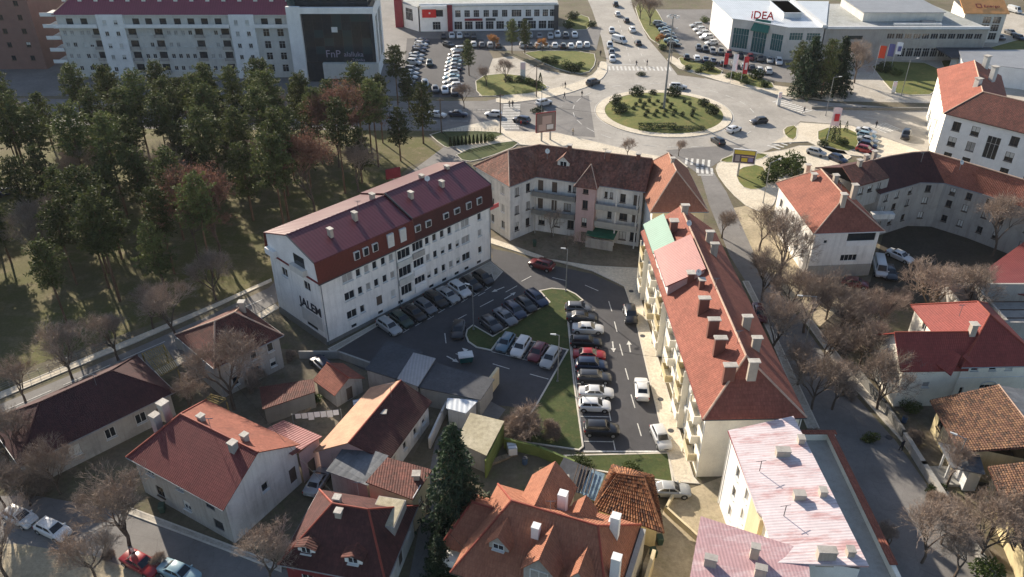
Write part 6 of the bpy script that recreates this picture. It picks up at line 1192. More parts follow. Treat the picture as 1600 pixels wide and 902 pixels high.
# bare trees: px of base, scale, proto list, label
BT = [(1219, 434, .95, 0, 'bare street tree in front of the hipped white house'), (1186, 392, .8, 1, 'bare tree between the cream block and the hipped house'), (1128, 372, .62, 3, 'small bare tree behind the mint green roof'), (1262, 470, .45, 1, 'bare tree at the lower corner of the hipped house'),
      (1205, 560, .8, 2, 'tall thin bare tree right of the cream block ridge'), (1190, 470, .75, 0, 'bare tree beside the cream block, north of the dark red sedan'), (1305, 540, .85, 4, 'dense bare tree left of the red villa garden'), (1340, 580, .8, 1, 'bare tree by the kerb before the villa'), (1246, 602, .75, 3, 'bare tree at the south east corner of the cream block'), (1300, 640, .7, 1, 'bare tree on the kerb above the terrace'),
      (1370, 640, .75, 0, 'bare tree beside the cream villa wall'), (1440, 500, .95, 4, 'broad bare tree in front of the shaded yard'), (1515, 505, .95, 1, 'bare tree between yard and roofless house'), (1550, 400, .9, 2, 'bare tree against the angled tenement'), (1290, 500, .7, 3, 'bushy bare tree north of the villa garden'),
      (202, 852, .82, 0, 'bare tree on the front street before the red roofed house'), (425, 915, .7, 1, 'bare tree in front of the maroon house'), (150, 905, .62, 4, 'bare tree at the bottom left by the red car'), (12, 905, .7, 2, 'bare trunk at the bottom left corner'), (366, 640, 1.0, 4, 'large bare tree hiding the beige house'), (300, 650, .6, 3, 'small bare tree behind the red roofed house'),
      (185, 563, .72, 1, 'forked bare tree on the west street above the timber roof'), (113, 592, .75, 0, 'leaning bare tree on the west street verge'), (40, 628, .7, 3, 'bare tree at the left end of the west street'), (275, 532, .75, 2, 'slender bare tree by the timber roof skeleton'), (338, 470, .75, 4, 'bare tree on the park pavement near the apartment block'), (240, 515, .7, 1, 'bare tree at the park pavement bend'),
      (20, 740, .9, 1, 'bare tree beside the dark roofed house'), (1255, 520, .8, 2, 'bare tree over the kerb above the street bend'), (1232, 500, .75, 4, 'bare tree close to the cream block roof edge'), (1330, 525, .65, 0, 'pale bare tree left of the shaded yard'), (1285, 575, .8, 3, 'bare tree on the kerb left of the villa'), (1365, 525, .6, 2, 'bare tree above the villa gable'), (1268, 640, .7, 4, 'bare tree just above the terrace wall'), (1530, 880, .7, 4, 'bare tree under the ochre roof eave'), (1440, 880, .65, 2, 'bare tree standing in the street verge, lower right'), (1400, 610, .7, 3, 'bare tree at the villa garden corner'), (1490, 905, .75, 3, 'bare tree at the bottom right corner'), (1470, 850, .6, 1, 'bare tree before the weathered yellow house'), (1385, 860, .4, 3, 'tiny bare sapling on the terrace pavement'), (1545, 840, .6, 0, 'bare tree touching the ochre roof'), (1478, 760, .5, 2, 'slim bare tree beside the porch'),
      (1335, 130, 1.0, 4, 'brown bare tree beside the big firs'), (1015, 40, .8, 0, 'bare tree at the north road corner'), (1000, 30, .75, 1, 'bare tree higher on the north road verge'), (725, 170, .5, 2, 'bare young tree by the west road'), (790, 130, .6, 1, 'bare tree on the plaza lawn'), (760, 135, .6, 3, 'bare tree at the plaza edge'), (980, 246, .42, 1, 'bare sapling behind the mossy roof'), (1060, 244, .42, 3, 'bare sapling at the roof corner near the roundabout')]
for px, py, s, k, lb in BT: tree(BARE[k], *P(px, py), s*1.22, lb, None, 'bare_tree')
for px, py, s, k, lb in ((862, 372, .95, 0, 'thin dark tree in the courtyard of the balconied house'), (905, 400, .7, 1, 'spindly tree before the green awning'), (885, 395, .6, 0, 'low sapling in the courtyard grass')): tree(THIN[k], *P(px, py), s, lb, None, 'bare_tree')
for px, py, s, k, lb in ((828, 690, 1.55, 0, 'wide tangle of bare brown bushes on the parking island tip'), (862, 680, .75, 1, 'bare bush beside the parked cars column'), (795, 672, .7, 1, 'bare bush next to the lime green wall'), (1310, 590, .8, 0, 'thicket of bare shrubs by the street before the villa'), (1345, 545, .9, 1, 'bare brown thicket beside the villa gable'), (1400, 470, 1.0, 0, 'round brown thicket in the shaded yard'), (1480, 480, 1.1, 1, 'wide brown thicket in the shaded yard'), (1285, 470, .8, 0, 'bare shrub under the hipped house wall'), (1270, 690, .7, 1, 'bare shrub on the terrace corner'),
                         (1320, 615, .7, 1, 'bare shrub on the kerb opposite the villa'), (1430, 690, .7, 0, 'bare hedge before the tiled cottage'), (1460, 790, .7, 1, 'bare hedge below the porch'), (1520, 850, .8, 0, 'tangled shrub before the weathered house'), (60, 760, 1.2, 0, 'brown shrubs at the left edge above white cars'), (10, 700, 1.0, 1, 'brown shrubs at the far left edge'), (250, 885, .6, 1, 'dry shrub beside the red car'), (175, 875, .5, 0, 'dry shrub at the front street kerb'), (400, 600, .9, 1, 'bare bramble behind the lean-to'), (350, 600, .9, 0, 'bare bramble in the beige house garden'), (455, 560, .5, 1, 'weedy bush in the back garden')):
    tree(BUSHB[k], *P(px, py), s, lb, None, 'bare_shrub', cat='shrub', z=-.95*s)
tree(SPRUCE, -5.6, 56.6, 1.0, 'tall dark spruce beside the orange dormer house', None, 'spruce_tree'); tree(SPRUCE2, *P(690, 905), .55, 'small spruce at the bottom next to the alley', None, 'spruce_tree')
for px, py, s, p_, lb in ((1258, 150, 1.3, SPRUCE2, 'left big dark fir before the exhibition hall'), (1282, 152, 1.15, PINES[5], 'middle big dark fir before the exhibition hall'), (1304, 146, 1.25, SPRUCE2, 'right big dark fir before the exhibition hall'), (1240, 142, .95, PINES[2], 'smaller dark fir beside the supermarket forecourt'), (800, 84, .75, PINES[2], 'left dark pine before the shops'), (820, 84, .78, PINES[5], 'right dark pine before the shops'), (733, 118, .75, PINES[5], 'dark pine at the right side of the shaded car park'), (622, 165, .9, PINES[3], 'broad pine at the park corner near the west road'), (640, 178, .85, PINES[5], 'low pine at the outermost park corner'), (345, 205, 1.05, SPRUCE2, 'pointed spruce standing above the grove')):
    tree(p_, *P(px, py), s, lb, None, 'conifer_tree')
tree(GOLD, *P(848, 82), .55, 'small orange leaved tree on the sunny lawn', None, 'autumn_tree'); tree(GOLD, *P(772, 78), .62, 'golden leaved tree before the shops', None, 'autumn_tree'); tree(GOLD, *P(1030, 72), .5, 'yellowish tree by the supermarket car park', None, 'autumn_tree')
for px, py, s, lb in ((48, 790, .62, 'grey brown bare tree above the two white hatchbacks'), (95, 772, .58, 'grey brown bare tree below the dark roofed house'), (12, 800, .55, 'grey brown bare tree at the left edge of the front street')): tree(BARE[px % 5], *P(px, py), s*1.3, lb, None, 'bare_tree')
# shrubs and hedges
for px, py, sx, sy, sz, lb in ((995, 151, 2.2, 1.8, 1.9, 'dark round bush at the upper left of the roundabout lawn'), (1052, 152, 2.4, 1.9, 1.9, 'dark round bush at the top of the roundabout lawn'), (963, 166, 1.6, 1.6, 1.9, 'upper bush at the left of the roundabout'), (969, 178, 2.2, 1.7, 1.7, 'lower bush at the left of the roundabout'), (1098, 168, 1.9, 1.3, 1.3, 'upper bush at the right of the roundabout'), (1113, 180, 1.9, 1.6, 1.7, 'lower bush at the right of the roundabout'), (1020, 150, 1.2, 1.0, 1.0, 'small bush near the roundabout mast'),
                               (1002, 118, 1.6, .9, .7, 'low green bush on the splitter island'), (840, 176, 2.0, .8, .9, 'low hedge on the west splitter island')):
    z_ = .15+.9*max(0, 1-((P(px, py)[0]-RC[0])**2+(P(px, py)[1]-RC[1])**2)/185); bush(SHD[rng.randrange(3)], *P(px, py), sx, sy, sz, lb, None, z=max(.05, z_-.1))
for px, py, l, lb in ((1027, 203, 4.2, 'long clipped hedge at the bottom of the roundabout'), (1076, 204, 3.6, 'low clipped hedge right of the long one on the roundabout')): bush(HEDGE, *P(px, py), l, 1.8, 1.5 if l > 4 else .8, lb, None, 'hedge', z=.15)
k = 0
for i in range(5):
    for j in range(7):
        x, y = RC[0]-7+j*2.1+(i % 2)*.8, RC[1]-4.6+i*2.3
        if rng.random() < .82 and hypot(x-RC[0], y-RC[1]) < 8: bush(SHD[(i+j) % 3], x, y, .62, .55, .75+rng.uniform(-.15, .2), 'small clipped bush of the pattern planted round the mast', 'clipped bushes on the roundabout', z=.75)
for px, py, s, lb in ((885, 108, 2.2, 'dark bush at the right of the sunny lawn'), (898, 112, 2.0, 'rounded bush at the lawn corner by the plaza'), (905, 106, 1.8, 'bush at the lawn end near the north road'), (865, 102, 1.8, 'bush in the middle of the plaza border'), (852, 99, 1.6, 'bush at the left of the plaza border'), (812, 128, 1.6, 'left low bush of the plaza lawn'), (824, 131, 1.7, 'middle low bush of the plaza lawn'), (838, 135, 1.5, 'right low bush of the plaza lawn'), (795, 127, 1.5, 'dark low bush near the plaza tree'),
                      (1075, 110, 1.4, 'first clipped bush on the supermarket verge'), (1093, 114, 1.5, 'second clipped bush on the supermarket verge'), (1106, 109, 2.2, 'wide bush beside the supermarket path'), (1142, 122, 1.8, 'bush left of the white banner pole'), (1158, 127, 2.0, 'bush between the banner poles'), (1163, 133, 1.5, 'bush at the foot of the red banner'), (1182, 122, 2.4, 'long bush by the supermarket kerb'), (1195, 136, 1.6, 'last bush on the supermarket verge'),
                      (896, 30, 2.4, 'large bush on the little far lawn'), (887, 44, 2.2, 'bush beside the shop end wall'), (925, 42, 1.8, 'bush by the north road kerb'), (1380, 112, 2.6, 'bush at the foot of the flags'), (1398, 118, 2.0, 'bush right of the flags'), (1286, 228, 1.4, 'bush left on the small lawn by the east road'), (1316, 228, 1.6, 'bush right on the small lawn by the east road'), (765, 220, 1.6, 'round bush at the sunlit corner of the shaded lawn'), (1100, 35, 1.8, 'bush at the supermarket wall corner'), (1035, 78, 1.6, 'ochre bush left of the supermarket car park')):
    bush(SHD[rng.randrange(3)] if rng.random() < .6 else SHR[rng.randrange(3)], *P(px, py), s, s*.8, s*.75, lb, None)
for px, py, s, sz, lb in ((1205, 285, 2.6, 2.6, 'big evergreen shrub right of the billboard lawn'), (1222, 272, 3.0, 2.8, 'big evergreen shrub behind the billboard'), (1236, 262, 2.6, 2.4, 'evergreen shrub at the end of the billboard row'), (1210, 262, 2.2, 2.2, 'evergreen shrub nearest the billboard'), (1240, 282, 2.0, 2.4, 'evergreen shrub touching the hipped house'), (690, 872, 1.5, 2.0, 'glossy laurel at the alley by the dormer house'), (700, 850, 1.3, 2.0, 'glossy laurel below the spruce'), (683, 892, 1.2, 1.6, 'lowest laurel at the alley'), (1418, 640, 1.6, 1.0, 'green bush in front of the villa'), (1590, 620, 1.6, 1.4, 'green hedge right of the villa'), (1462, 770, 1.2, 1.0, 'green bush left of the porch'), (490, 630, 1.4, 1.0, 'mossy bush beside the garden shed'), (700, 590, .8, .5, 'weeds on the garage edge'), (600, 585, 1.2, .8, 'weedy clump between the garages'), (1540, 905, 2.0, 1.6, 'green shrub in the lower right corner'), (905, 725, 1.4, .8, 'overgrown bush on the garden lawn'), (985, 735, 1.2, .7, 'overgrown bush by the tiled shed'), (1360, 690, 1.2, 1.0, 'shrub on the street verge')):
    bush(SHR[rng.randrange(3)], *P(px, py), s, s*.85, sz, lb, None)
for i in range(10):
    px, py = 704+i*6, 229-i*.55; o = ob('cypress', CYPS, None, (*P(px, py), .1)); tag(o, f'young cypress, {ordn(i)} from the left in the row on the shaded lawn', 'shrub', 'young cypress row on the shaded lawn')
for px, py, s, lb in ((844, 141, 1.0, 'pointed thuja beside the plaza kerb'), (1297, 220, 1.15, 'left cypress of the pair under the red banner'), (1305, 222, 1.1, 'right cypress of the pair under the red banner'), (1321, 206, .55, 'clipped topiary right of the cypress pair')): o = ob('cypress', CYP, None, (*P(px, py), .1)); o.scale = (s*1.2, s*1.2, s); tag(o, lb, 'shrub')
# ------------------------------------------------------------ street furniture, banners, people, small things
def lamp(px, py, h, ang, label, arm=1.6, double=False):
    x, y = P(px, py); o = thing('street_lamp', label, 'street lamp', (x, y, 0), ang); m = MB(); m.tube((0, 0, 0), (0, 0, h), .09, .055, 8); m.build('pole', MT['metal'], o); m = MB(); m.tube((0, 0, h-.05), (arm, 0, h+.15), .045, .04, 6); m.build('arm', MT['metal'], o)
    m = MB(); m.hexa([(arm-.1, -.13, h+.06), (arm+.6, -.1, h+.16), (arm+.6, .1, h+.16), (arm-.1, .13, h+.06), (arm-.1, -.1, h+.2), (arm+.6, -.07, h+.24), (arm+.6, .07, h+.24), (arm-.1, .1, h+.2)]); hd = m.build('lamp_head', MT['frame'], o)
    m = MB(); m.poly([(arm, -.09, h+.055), (arm, .09, h+.055), (arm+.5, .08, h+.13), (arm+.5, -.08, h+.13)]); m.build('lens', MT['lampglass'], hd); m = MB(); m.tube((0, 0, 0), (0, 0, .25), .16, .14, 8); m.build('base', MT['metal'], o); return o
for px, py, h, a, lb, ar in ((871, 597, 7.4, pi, 'street lamp at the lower corner of the grass island', .5), (740, 516, 7.4, pi*.9, 'street lamp at the tip of the grass island', .5), (884, 456, 7.4, pi, 'street lamp at the top of the grass island', .4), (1260, 153, 9, .2, 'tall street lamp beside the big firs', 1.2), (1290, 181, 9, 0, 'tall street lamp on the east road crossing', 1.2), (1408, 150, 9, .2, 'tall street lamp on the hall lawn', 1.6), (846, 183, 7, 0, 'street lamp on the west splitter island', 1.), (1192, 318, 8, .6, 'street lamp leaning over the evergreen shrubs', 2.2), (1258, 540, 8, pi, 'street lamp arching over the tree lined street', 2.0), (1447, 245, 8, pi, 'street lamp at the school corner', 1.4), (1480, 760, 7, 2.6, 'dark lamp pole beside the porch', 1.0), (1048, 100, 9, 1, 'street lamp by the north crossing', 1.5)):
    lamp(px, py, h, a, lb, ar)
o = thing('flood_mast', 'very tall grey floodlight mast in the middle of the roundabout', 'mast', (35.2, 181.0, .9)); m = MB(); m.tube((0, 0, 0), (0, 0, 10), .3, .2, 10); m.tube((0, 0, 10), (0, 0, 21), .2, .12, 10); m.build('pole', MT['metal'], o); m = MB()
for i in range(12): m.tube((1.1*cos(i*.5236), 1.1*sin(i*.5236), 21), (1.1*cos((i+1)*.5236), 1.1*sin((i+1)*.5236), 21), .05)
m.build('ring', MT['metal'], o)
for i in range(6): m = MB(); a = i*1.047; m.obox((1.2*cos(a), 1.2*sin(a)), a, .35, .5, 20.7, 21.0); m.build('floodlight', MT['frame'], o)
def wave(w, h, n, amp, ph, x0=0.): 
    m = MB(); v = [[(x0+w*i/n, amp*sin(ph+5*i/n), -h*j/3-.12*w*(i/n)**2) for i in range(n+1)] for j in range(4)]
    for j in range(3):
        for i in range(n): m.poly([v[j+1][i], v[j+1][i+1], v[j][i+1], v[j][i]], 0)
    return m
def flag(px, py, h, w, fh, col, label, vert=False, second=None):
    x, y = P(px, py); o = thing('flag_pole', label, 'flag', (x, y, 0)); m = MB(); m.tube((0, 0, 0), (0, 0, h), .06, .04, 8); m.build('pole', MT['frame'], o)
    m = wave(w, fh, 8, .12, rng.random()*6); f = m.build('cloth', MT[col], o); f.location = (.05, 0, h-.05)
    if second: m = MB(); m.box(.1+w*.2, -.2, -fh*.75, .1+w*.75, -.17, -fh*.35); e = m.build('emblem', MT[second], f)
MT['f_or'] = m_flat('flag_orange', hexl('cf4a2e'), .8); MT['f_vio'] = m_flat('flag_violet', hexl('5b5f8f'), .8); MT['f_wh'] = m_flat('flag_white', (.75, .76, .78), .8); MT['f_red'] = m_flat('banner_red', hexl('c4343c'), .8); MT['f_pink'] = m_flat('banner_pale', (.78, .6, .6), .8)
flag(1365, 116, 7.5, 1.7, 3.2, 'f_or', 'orange flag, left of three before the hall'); flag(1379, 113, 7.5, 1.6, 3.2, 'f_vio', 'violet flag, middle of three before the hall'); flag(1392, 108, 7.2, 1.6, 3.2, 'f_wh', 'white flag, right of three before the hall', second='f_vio')
flag(1129, 112, 5.0, 1.1, 3.0, 'f_red', 'red banner, left of three at the supermarket verge'); flag(1141, 128, 7.2, 1.2, 4.4, 'f_wh', 'white banner, middle of three at the supermarket verge'); flag(1157, 131, 7.0, 1.2, 4.4, 'f_red', 'red and white banner, right of three at the verge', second='f_pink')
flag(1291, 224, 8.0, 1.8, 4.0, 'f_pink', 'pale red banner standing between two cypresses', second='f_red')
def board(px, py, w, h, z, ang, label, posts, art, fr='frame'):
    x, y = P(px, py); o = thing('billboard', label, 'billboard', (x, y, 0), ang)
    for u in posts: m = MB(); m.box(u-.18, -.12, 0, u+.18, .12, z); m.build('post', MT['concrete'], o)
    m = MB(); m.box(-w/2-.15, -.15, z-.15, w/2+.15, .15, z+h+.15); b_ = m.build('frame', MT[fr], o)
    for (x0, x1, z0, z1, c) in art: m = MB(); m.box(-w/2+x0*w, -.18-.006*art.index((x0, x1, z0, z1, c)), z+z0*h, -w/2+x1*w, -.152, z+z1*h); m.build('poster_field', c, b_)
    return o
cy_, cp_, cg_, cb_, cs_ = (m_flat(n_, hexl(h_), .5) for n_, h_ in (('poster_yellow', 'b9a63a'), ('poster_plum', '4a3d4d'), ('poster_grey', '8a8589'), ('poster_brown', '7d6a63'), ('poster_skin', 'b39a90')))
board(1158, 276, 4.0, 2.6, 2.9, -.25, 'yellow and plum roadside billboard on one post at the roundabout exit', (-.7,), [(0, 1, 0, 1, cp_), (.02, .98, .68, .98, cy_), (.08, .3, .1, .6, cg_), (.36, .95, .48, .56, cs_), (.38, .66, .12, .4, cy_), (.7, .92, .14, .44, m_flat('poster_lilac', hexl('77719b'), .5))])
board(852, 220, 4.2, 4.0, 2.2, .35, 'brown and white poster board facing the west road', (-.9, 1.1), [(0, 1, 0, 1, cb_), (.3, .8, .4, .85, cs_), (.1, .5, .05, .4, cs_), (.55, .9, .1, .35, m_flat('poster_white', (.6, .57, .55), .5))], 'w_red')
for px, py, h, w, lb in ((817, 125, 4.6, 1.3, 'white totem sign on the plaza'), (1216, 166, 3.4, .8, 'white totem at the east crossing'), (1395, 146, 3.0, .9, 'white totem sign on the hall lawn'), (1296, 60, 3.2, .8, 'small grey totem before the hall')):
    x, y = P(px, py); o = thing('totem_sign', lb, 'sign', (x, y, 0)); m = MB(); m.box(-w/2, -.15, .3, w/2, .15, h); m.build('panel', MT['frame'], o); m = MB(); m.box(-w/2+.08, -.17, h*.6, w/2-.08, -.152, h-.1); m.build('print', MT['f_pink'], o); m = MB(); m.box(-w*.4, -.2, 0, w*.4, .2, .3); m.build('base', MT['concrete'], o)
# waste container, laundry, manholes, posts
x, y = P(728, 566); o = thing('waste_container', 'teal waste container with white lid on the parking court', 'container', (x, y, .02), .2); m = MB(); m.hexa([(-.8, -.45, .2), (.8, -.45, .2), (.8, .45, .2), (-.8, .45, .2), (-.95, -.6, 1.15), (.95, -.6, 1.15), (.95, .6, 1.15), (-.95, .6, 1.15)]); m.build('bin_body', MT['glass_teal'], o)
m = MB(); m.hexa([(-1, -.65, 1.15), (1, -.65, 1.15), (1, .65, 1.15), (-1, .65, 1.15), (-.95, -.5, 1.35), (.95, -.5, 1.35), (.95, .55, 1.4), (-.95, .55, 1.4)]); m.build('lid', MT['frame'], o)
for s in (-1, 1):
    for t_ in (-1, 1): m = MB(); m.tube((s*.6, t_*.35-.05, .1), (s*.6, t_*.35+.05, .1), .1, .1, 8); m.build('castor', MT['black'], o)
a, c = Vector((*P(460, 668), 0)), Vector((*P(535, 660), 0)); o = thing('clothes_line', 'clothes line strung across the back garden', 'clothes line', tuple(a)); d = c-a
for p in (Vector((0, 0, 0)), d): m = MB(); m.tube(p, p+Vector((0, 0, 2.1)), .05); m.build('post', MT['metal'], o)
m = MB(); m.tube((0, 0, 2.05), d+Vector((0, 0, 2.05)), .015, None, 4); m.build('line', MT['metal'], o)
for i in range(7):
    f = .06+i*.13; p = a+d*f; m = MB(); an_ = atan2(d.y, d.x); ln = d.length*.115; hh = .75+.35*((i*7) % 3)/2
    m.box(0, -.012, -hh, ln, .012, 0); q = m.build('laundry_sheet', MT['f_wh'], None); q.location = (p.x, p.y, 2.04); q.rotation_euler = (radians(rng.uniform(-8, 8)), 0, an_); tag(q, f'white laundry sheet, {ordn(i)} from the left on the clothes line', 'laundry', 'laundry on the clothes line')
for px, py in ((986, 456), (1004, 526), (1032, 625), (1048, 674)):
    x, y = P(px, py); m = MB(); m.prism(circ((0, 0), .38, 16), .1, .108); o = m.build('manhole_cover', MT['darkmetal']); o.location = (x, y, 0); tag(o, {986: 'manhole cover nearest the courtyard on the pale pavement', 1004: 'manhole cover beside the black SUV on the pavement', 1032: 'manhole cover in the shadow of the white sedan', 1048: 'manhole cover beside the white car on the pavement'}[px], 'manhole cover')
for px, py in ((1389, 684), (1262, 585), (880, 890)): 
    x, y = P(px, py); m = MB(); m.prism(circ((0, 0), .4, 16), .02, .04); o = m.build('manhole_cover', MT['darkmetal']); o.location = (x, y, 0.02); tag(o, {1389: 'round manhole cover in the shaded street', 1262: 'round manhole cover at the kerb of the tree lined street', 880: 'round manhole in the yard by the dormer house'}[px], 'manhole cover')
# garden walls
def gwall(name, label, pts, h, w, mat, cap=None):
    p = PP(pts); c = p[0]; o = thing(name, label, 'wall', (*c, 0))
    for a, b_ in zip(p, p[1:]):
        an_ = atan2(b_[1]-a[1], b_[0]-a[0]); L_ = hypot(b_[0]-a[0], b_[1]-a[1]); m = MB(); m.obox(((a[0]+b_[0])/2-c[0], (a[1]+b_[1])/2-c[1]), an_, L_+w, w, -.05, h); m.build('wall_run', MT[mat], o)
        if cap: m = MB(); m.obox(((a[0]+b_[0])/2-c[0], (a[1]+b_[1])/2-c[1]), an_, L_+w+.1, w+.14, h, h+.1); m.build('coping', MT[cap], o)
gwall('garden_wall', 'low stone garden wall along the street before the cottages', [(1412, 690), (1440, 735), (1500, 830), (1560, 930)], 1.1, .4, 'w_stone', 'concrete'); gwall('garden_wall', 'dark garden wall along the villa side of the street', [(1340, 590), (1380, 640), (1408, 682)], 1.2, .35, 'concrete_dk')
gwall('garden_wall', 'grey wall between apartment block and back garden', [(470, 560), (530, 560), (600, 585)], 1.2, .25, 'concrete'); gwall('garden_wall', 'long wall along the alley behind the brown house', [(672, 700), (690, 660), (700, 640)], 1.6, .25, 'w_oldw'); gwall('garden_wall', 'lime green garden wall below the bare bushes', [(790, 700), (840, 712), (895, 735)], 1.5, .3, 'w_green')
gwall('garden_wall', 'pale wall on the yard beside the dormer house', [(1060, 760), (1040, 800), (1095, 850)], .8, .25, 'w_beige'); gwall('garden_wall', 'dark hedge wall along the east road', [(1270, 170), (1350, 172), (1450, 172)], .6, .6, 'concrete_dk'); gwall('garden_wall', 'old wall beside the west street houses', [(280, 545), (330, 560), (350, 620)], 1.8, .3, 'w_stone')
def fence(name, label, a, b_, h, n):
    p, q = Vector((*P(*a), 0)), Vector((*P(*b_), 0)); d = q-p; o = thing(name, label, 'fence', tuple(p))
    for i in range(n+1): m = MB(); e = d*(i/n); m.tube(e, e+Vector((0, 0, h)), .03, None, 5); m.build('post', MT['metal'], o)
    for z in (.35, h*.65, h-.03): m = MB(); m.tube((0, 0, z), d+Vector((0, 0, z)), .02, None, 4); m.build('rail', MT['metal'], o)
fence('railing', 'grey railing along the shaded west road verge', (560, 205), (780, 206), .9, 40); fence('railing', 'black railing on the park side of the west street', (0, 612), (205, 528), 1.0, 14); fence('railing', 'white railing along the west road median', (640, 174), (780, 176), .8, 20)
# poles and overhead wires along the west road
wp = []
for px, py, h, lb in ((782, 209, 9, 'wooden utility pole at the sunlit lawn corner'), (560, 215, 9, 'utility pole at the park edge'), (838, 152, 8, 'thin utility pole by the plaza kerb'), (690, 209, 8, 'thin pole on the shaded lawn')):
    x, y = P(px, py); o = thing('utility_pole', lb, 'pole', (x, y, 0)); m = MB(); m.tube((0, 0, 0), (0, 0, h), .14, .1, 8); m.build('pole', MT['bark'], o); m = MB(); m.box(-.8, -.06, h-.5, .8, .06, h-.35); m.build('crossarm', MT['bark'], o); wp.append(Vector((x, y, h-.3)))
def wire(a, b_, label, sag=.6, r=.02):
    o = MB(); p = a
    for i in range(1, 13):
        t_ = i/12; q = a.lerp(b_, t_)-Vector((0, 0, sag*4*t_*(1-t_))); o.tube(p-a, q-a, r, None, 4, 0, False); p = q
    w = o.build('overhead_wire', MT['black'], None, uv=False); w.location = a; tag(w, label, 'wire')
wire(wp[1], wp[0], 'overhead wire from the park to the sunlit pole'); wire(wp[0], wp[2], 'overhead wire crossing the west road'); wire(wp[0]-Vector((0, 0, .6)), Vector((*P(1000, 232), 7)), 'overhead wire over the balconied house front'); wire(wp[3], wp[2], 'overhead wire over the crossing')
# people
def person_mesh(seed, stride=.28):
    J = {'pel': (0, 0, .95), 'ch': (0.02, 0, 1.28), 'nk': (.02, 0, 1.47), 'hd': (.04, 0, 1.6), 'ht': (.04, 0, 1.72)}
    for s, k in ((1, 'l'), (-1, 'r')):
        f = stride*s; J.update({'hp'+k: (0, .1*s, .9), 'kn'+k: (f*.55+.04, .11*s, .5), 'an'+k: (f, .11*s, .09), 'to'+k: (f+.16, .12*s, .04), 'sh'+k: (.01, .19*s, 1.4), 'el'+k: (-f*.5, .25*s, 1.13), 'wr'+k: (-f*.7+.1, .24*s, .9), 'fi'+k: (-f*.75+.14, .23*s, .8)})
    E = [('pel', 'ch'), ('ch', 'nk'), ('nk', 'hd'), ('hd', 'ht')]
    for k in 'lr': E += [('pel', 'hp'+k), ('hp'+k, 'kn'+k), ('kn'+k, 'an'+k), ('an'+k, 'to'+k), ('ch', 'sh'+k), ('sh'+k, 'el'+k), ('el'+k, 'wr'+k), ('wr'+k, 'fi'+k)]
    R_ = {'pel': .15, 'ch': .17, 'nk': .06, 'hd': .1, 'ht': .075, 'hp': .1, 'kn': .07, 'an': .05, 'to': .045, 'sh': .08, 'el': .055, 'wr': .042, 'fi': .03}
    ks = list(J); me = bpy.data.meshes.new('person_base'); me.from_pydata([J[k] for k in ks], [(ks.index(a), ks.index(b_)) for a, b_ in E], []); o = bpy.data.objects.new('person_base', me); COL.objects.link(o)
    o.modifiers.new('s', 'SKIN'); sv = me.skin_vertices[0].data
    for i, k in enumerate(ks): rr_ = R_.get(k, R_.get(k[:-1], .05)); sv[i].radius = (rr_, rr_*(1.2 if k in ('pel', 'ch') else 1)); sv[i].use_root = k == 'pel'
    sb = o.modifiers.new('u', 'SUBSURF'); sb.levels = 1; sb.render_levels = 1
    dg = bpy.context.evaluated_depsgraph_get(); dg.update(); out = bpy.data.meshes.new_from_object(o.evaluated_get(dg)); bpy.data.objects.remove(o); return out
MT['cl_dark'] = m_flat('cloth_dark', (.02, .022, .03), .9); MT['cl_jean'] = m_flat('cloth_denim', (.03, .045, .09), .9); MT['skin'] = m_flat('skin', (.42, .26, .19), .6); MT['hair'] = m_flat('hair_dark', (.03, .02, .015), .7); MT['cl_red'] = m_flat('cloth_red', (.25, .03, .03), .9); MT['cl_beige'] = m_flat('cloth_beige', (.32, .27, .2), .9)
PM = []
for i, (top, bot) in enumerate((('cl_dark', 'cl_jean'), ('cl_beige', 'cl_dark'), ('cl_red', 'cl_dark'), ('cl_dark', 'cl_dark'))):
    me = person_mesh(i, .26 if i % 2 == 0 else .12); me.materials.clear()
    for k in (bot, top, 'skin', 'hair', 'black'): me.materials.append(MT[k])
    for p in me.polygons:
        c = p.center; p.use_smooth = True
        p.material_index = 4 if c.z < .1 else 3 if (c.z > 1.66 or (c.z > 1.52 and c.x < -.0)) else 2 if (c.z > 1.48 or (c.z < .9 and abs(c.y) > .2)) else 1 if c.z > .88 else 0
    PM.append(me)
for i, (px, py, a, k, lb) in enumerate(((1407, 705, 2.0, 3, 'person in dark clothes walking down the shaded street'), (994, 104, .2, 0, 'person in a dark jacket on the north crossing, left'), (1011, 103, 3.3, 3, 'person in dark clothes on the north crossing, right'), (796, 168, 1.2, 1, 'person in a beige coat at the west crossing'), (801, 168, 1.2, 3, 'person in black beside the beige coat at the crossing'), (882, 155, 2.6, 0, 'person crossing the west road below the plaza'), (909, 152, .5, 3, 'person in dark clothes on the roundabout edge'), (935, 106, 1.4, 1, 'person in beige on the plaza pavement'), (938, 88, 1.4, 3, 'person in black on the pavement by the queue'), (809, 198, -1, 0, 'person in jeans on the corner pavement, left'), (814, 199, -1, 2, 'person in a red top on the corner pavement, right'), (1025, 68, 1.6, 0, 'person in a dark jacket left of the supermarket car park'), (1028, 69, 1.6, 2, 'person in red left of the supermarket car park'), (1368, 200, .3, 3, 'person standing at the striped bay'), (1256, 177, 2.8, 0, 'person at the kerb of the east crossing'), (883, 138, .4, 3, 'person beside the bicycle at the plaza kerb'), (895, 212, .4, 1, 'person in beige walking by the poster board'))):
    o = ob('person', PM[k], None, (*P(px, py), .03), a); tag(o, lb, 'person')
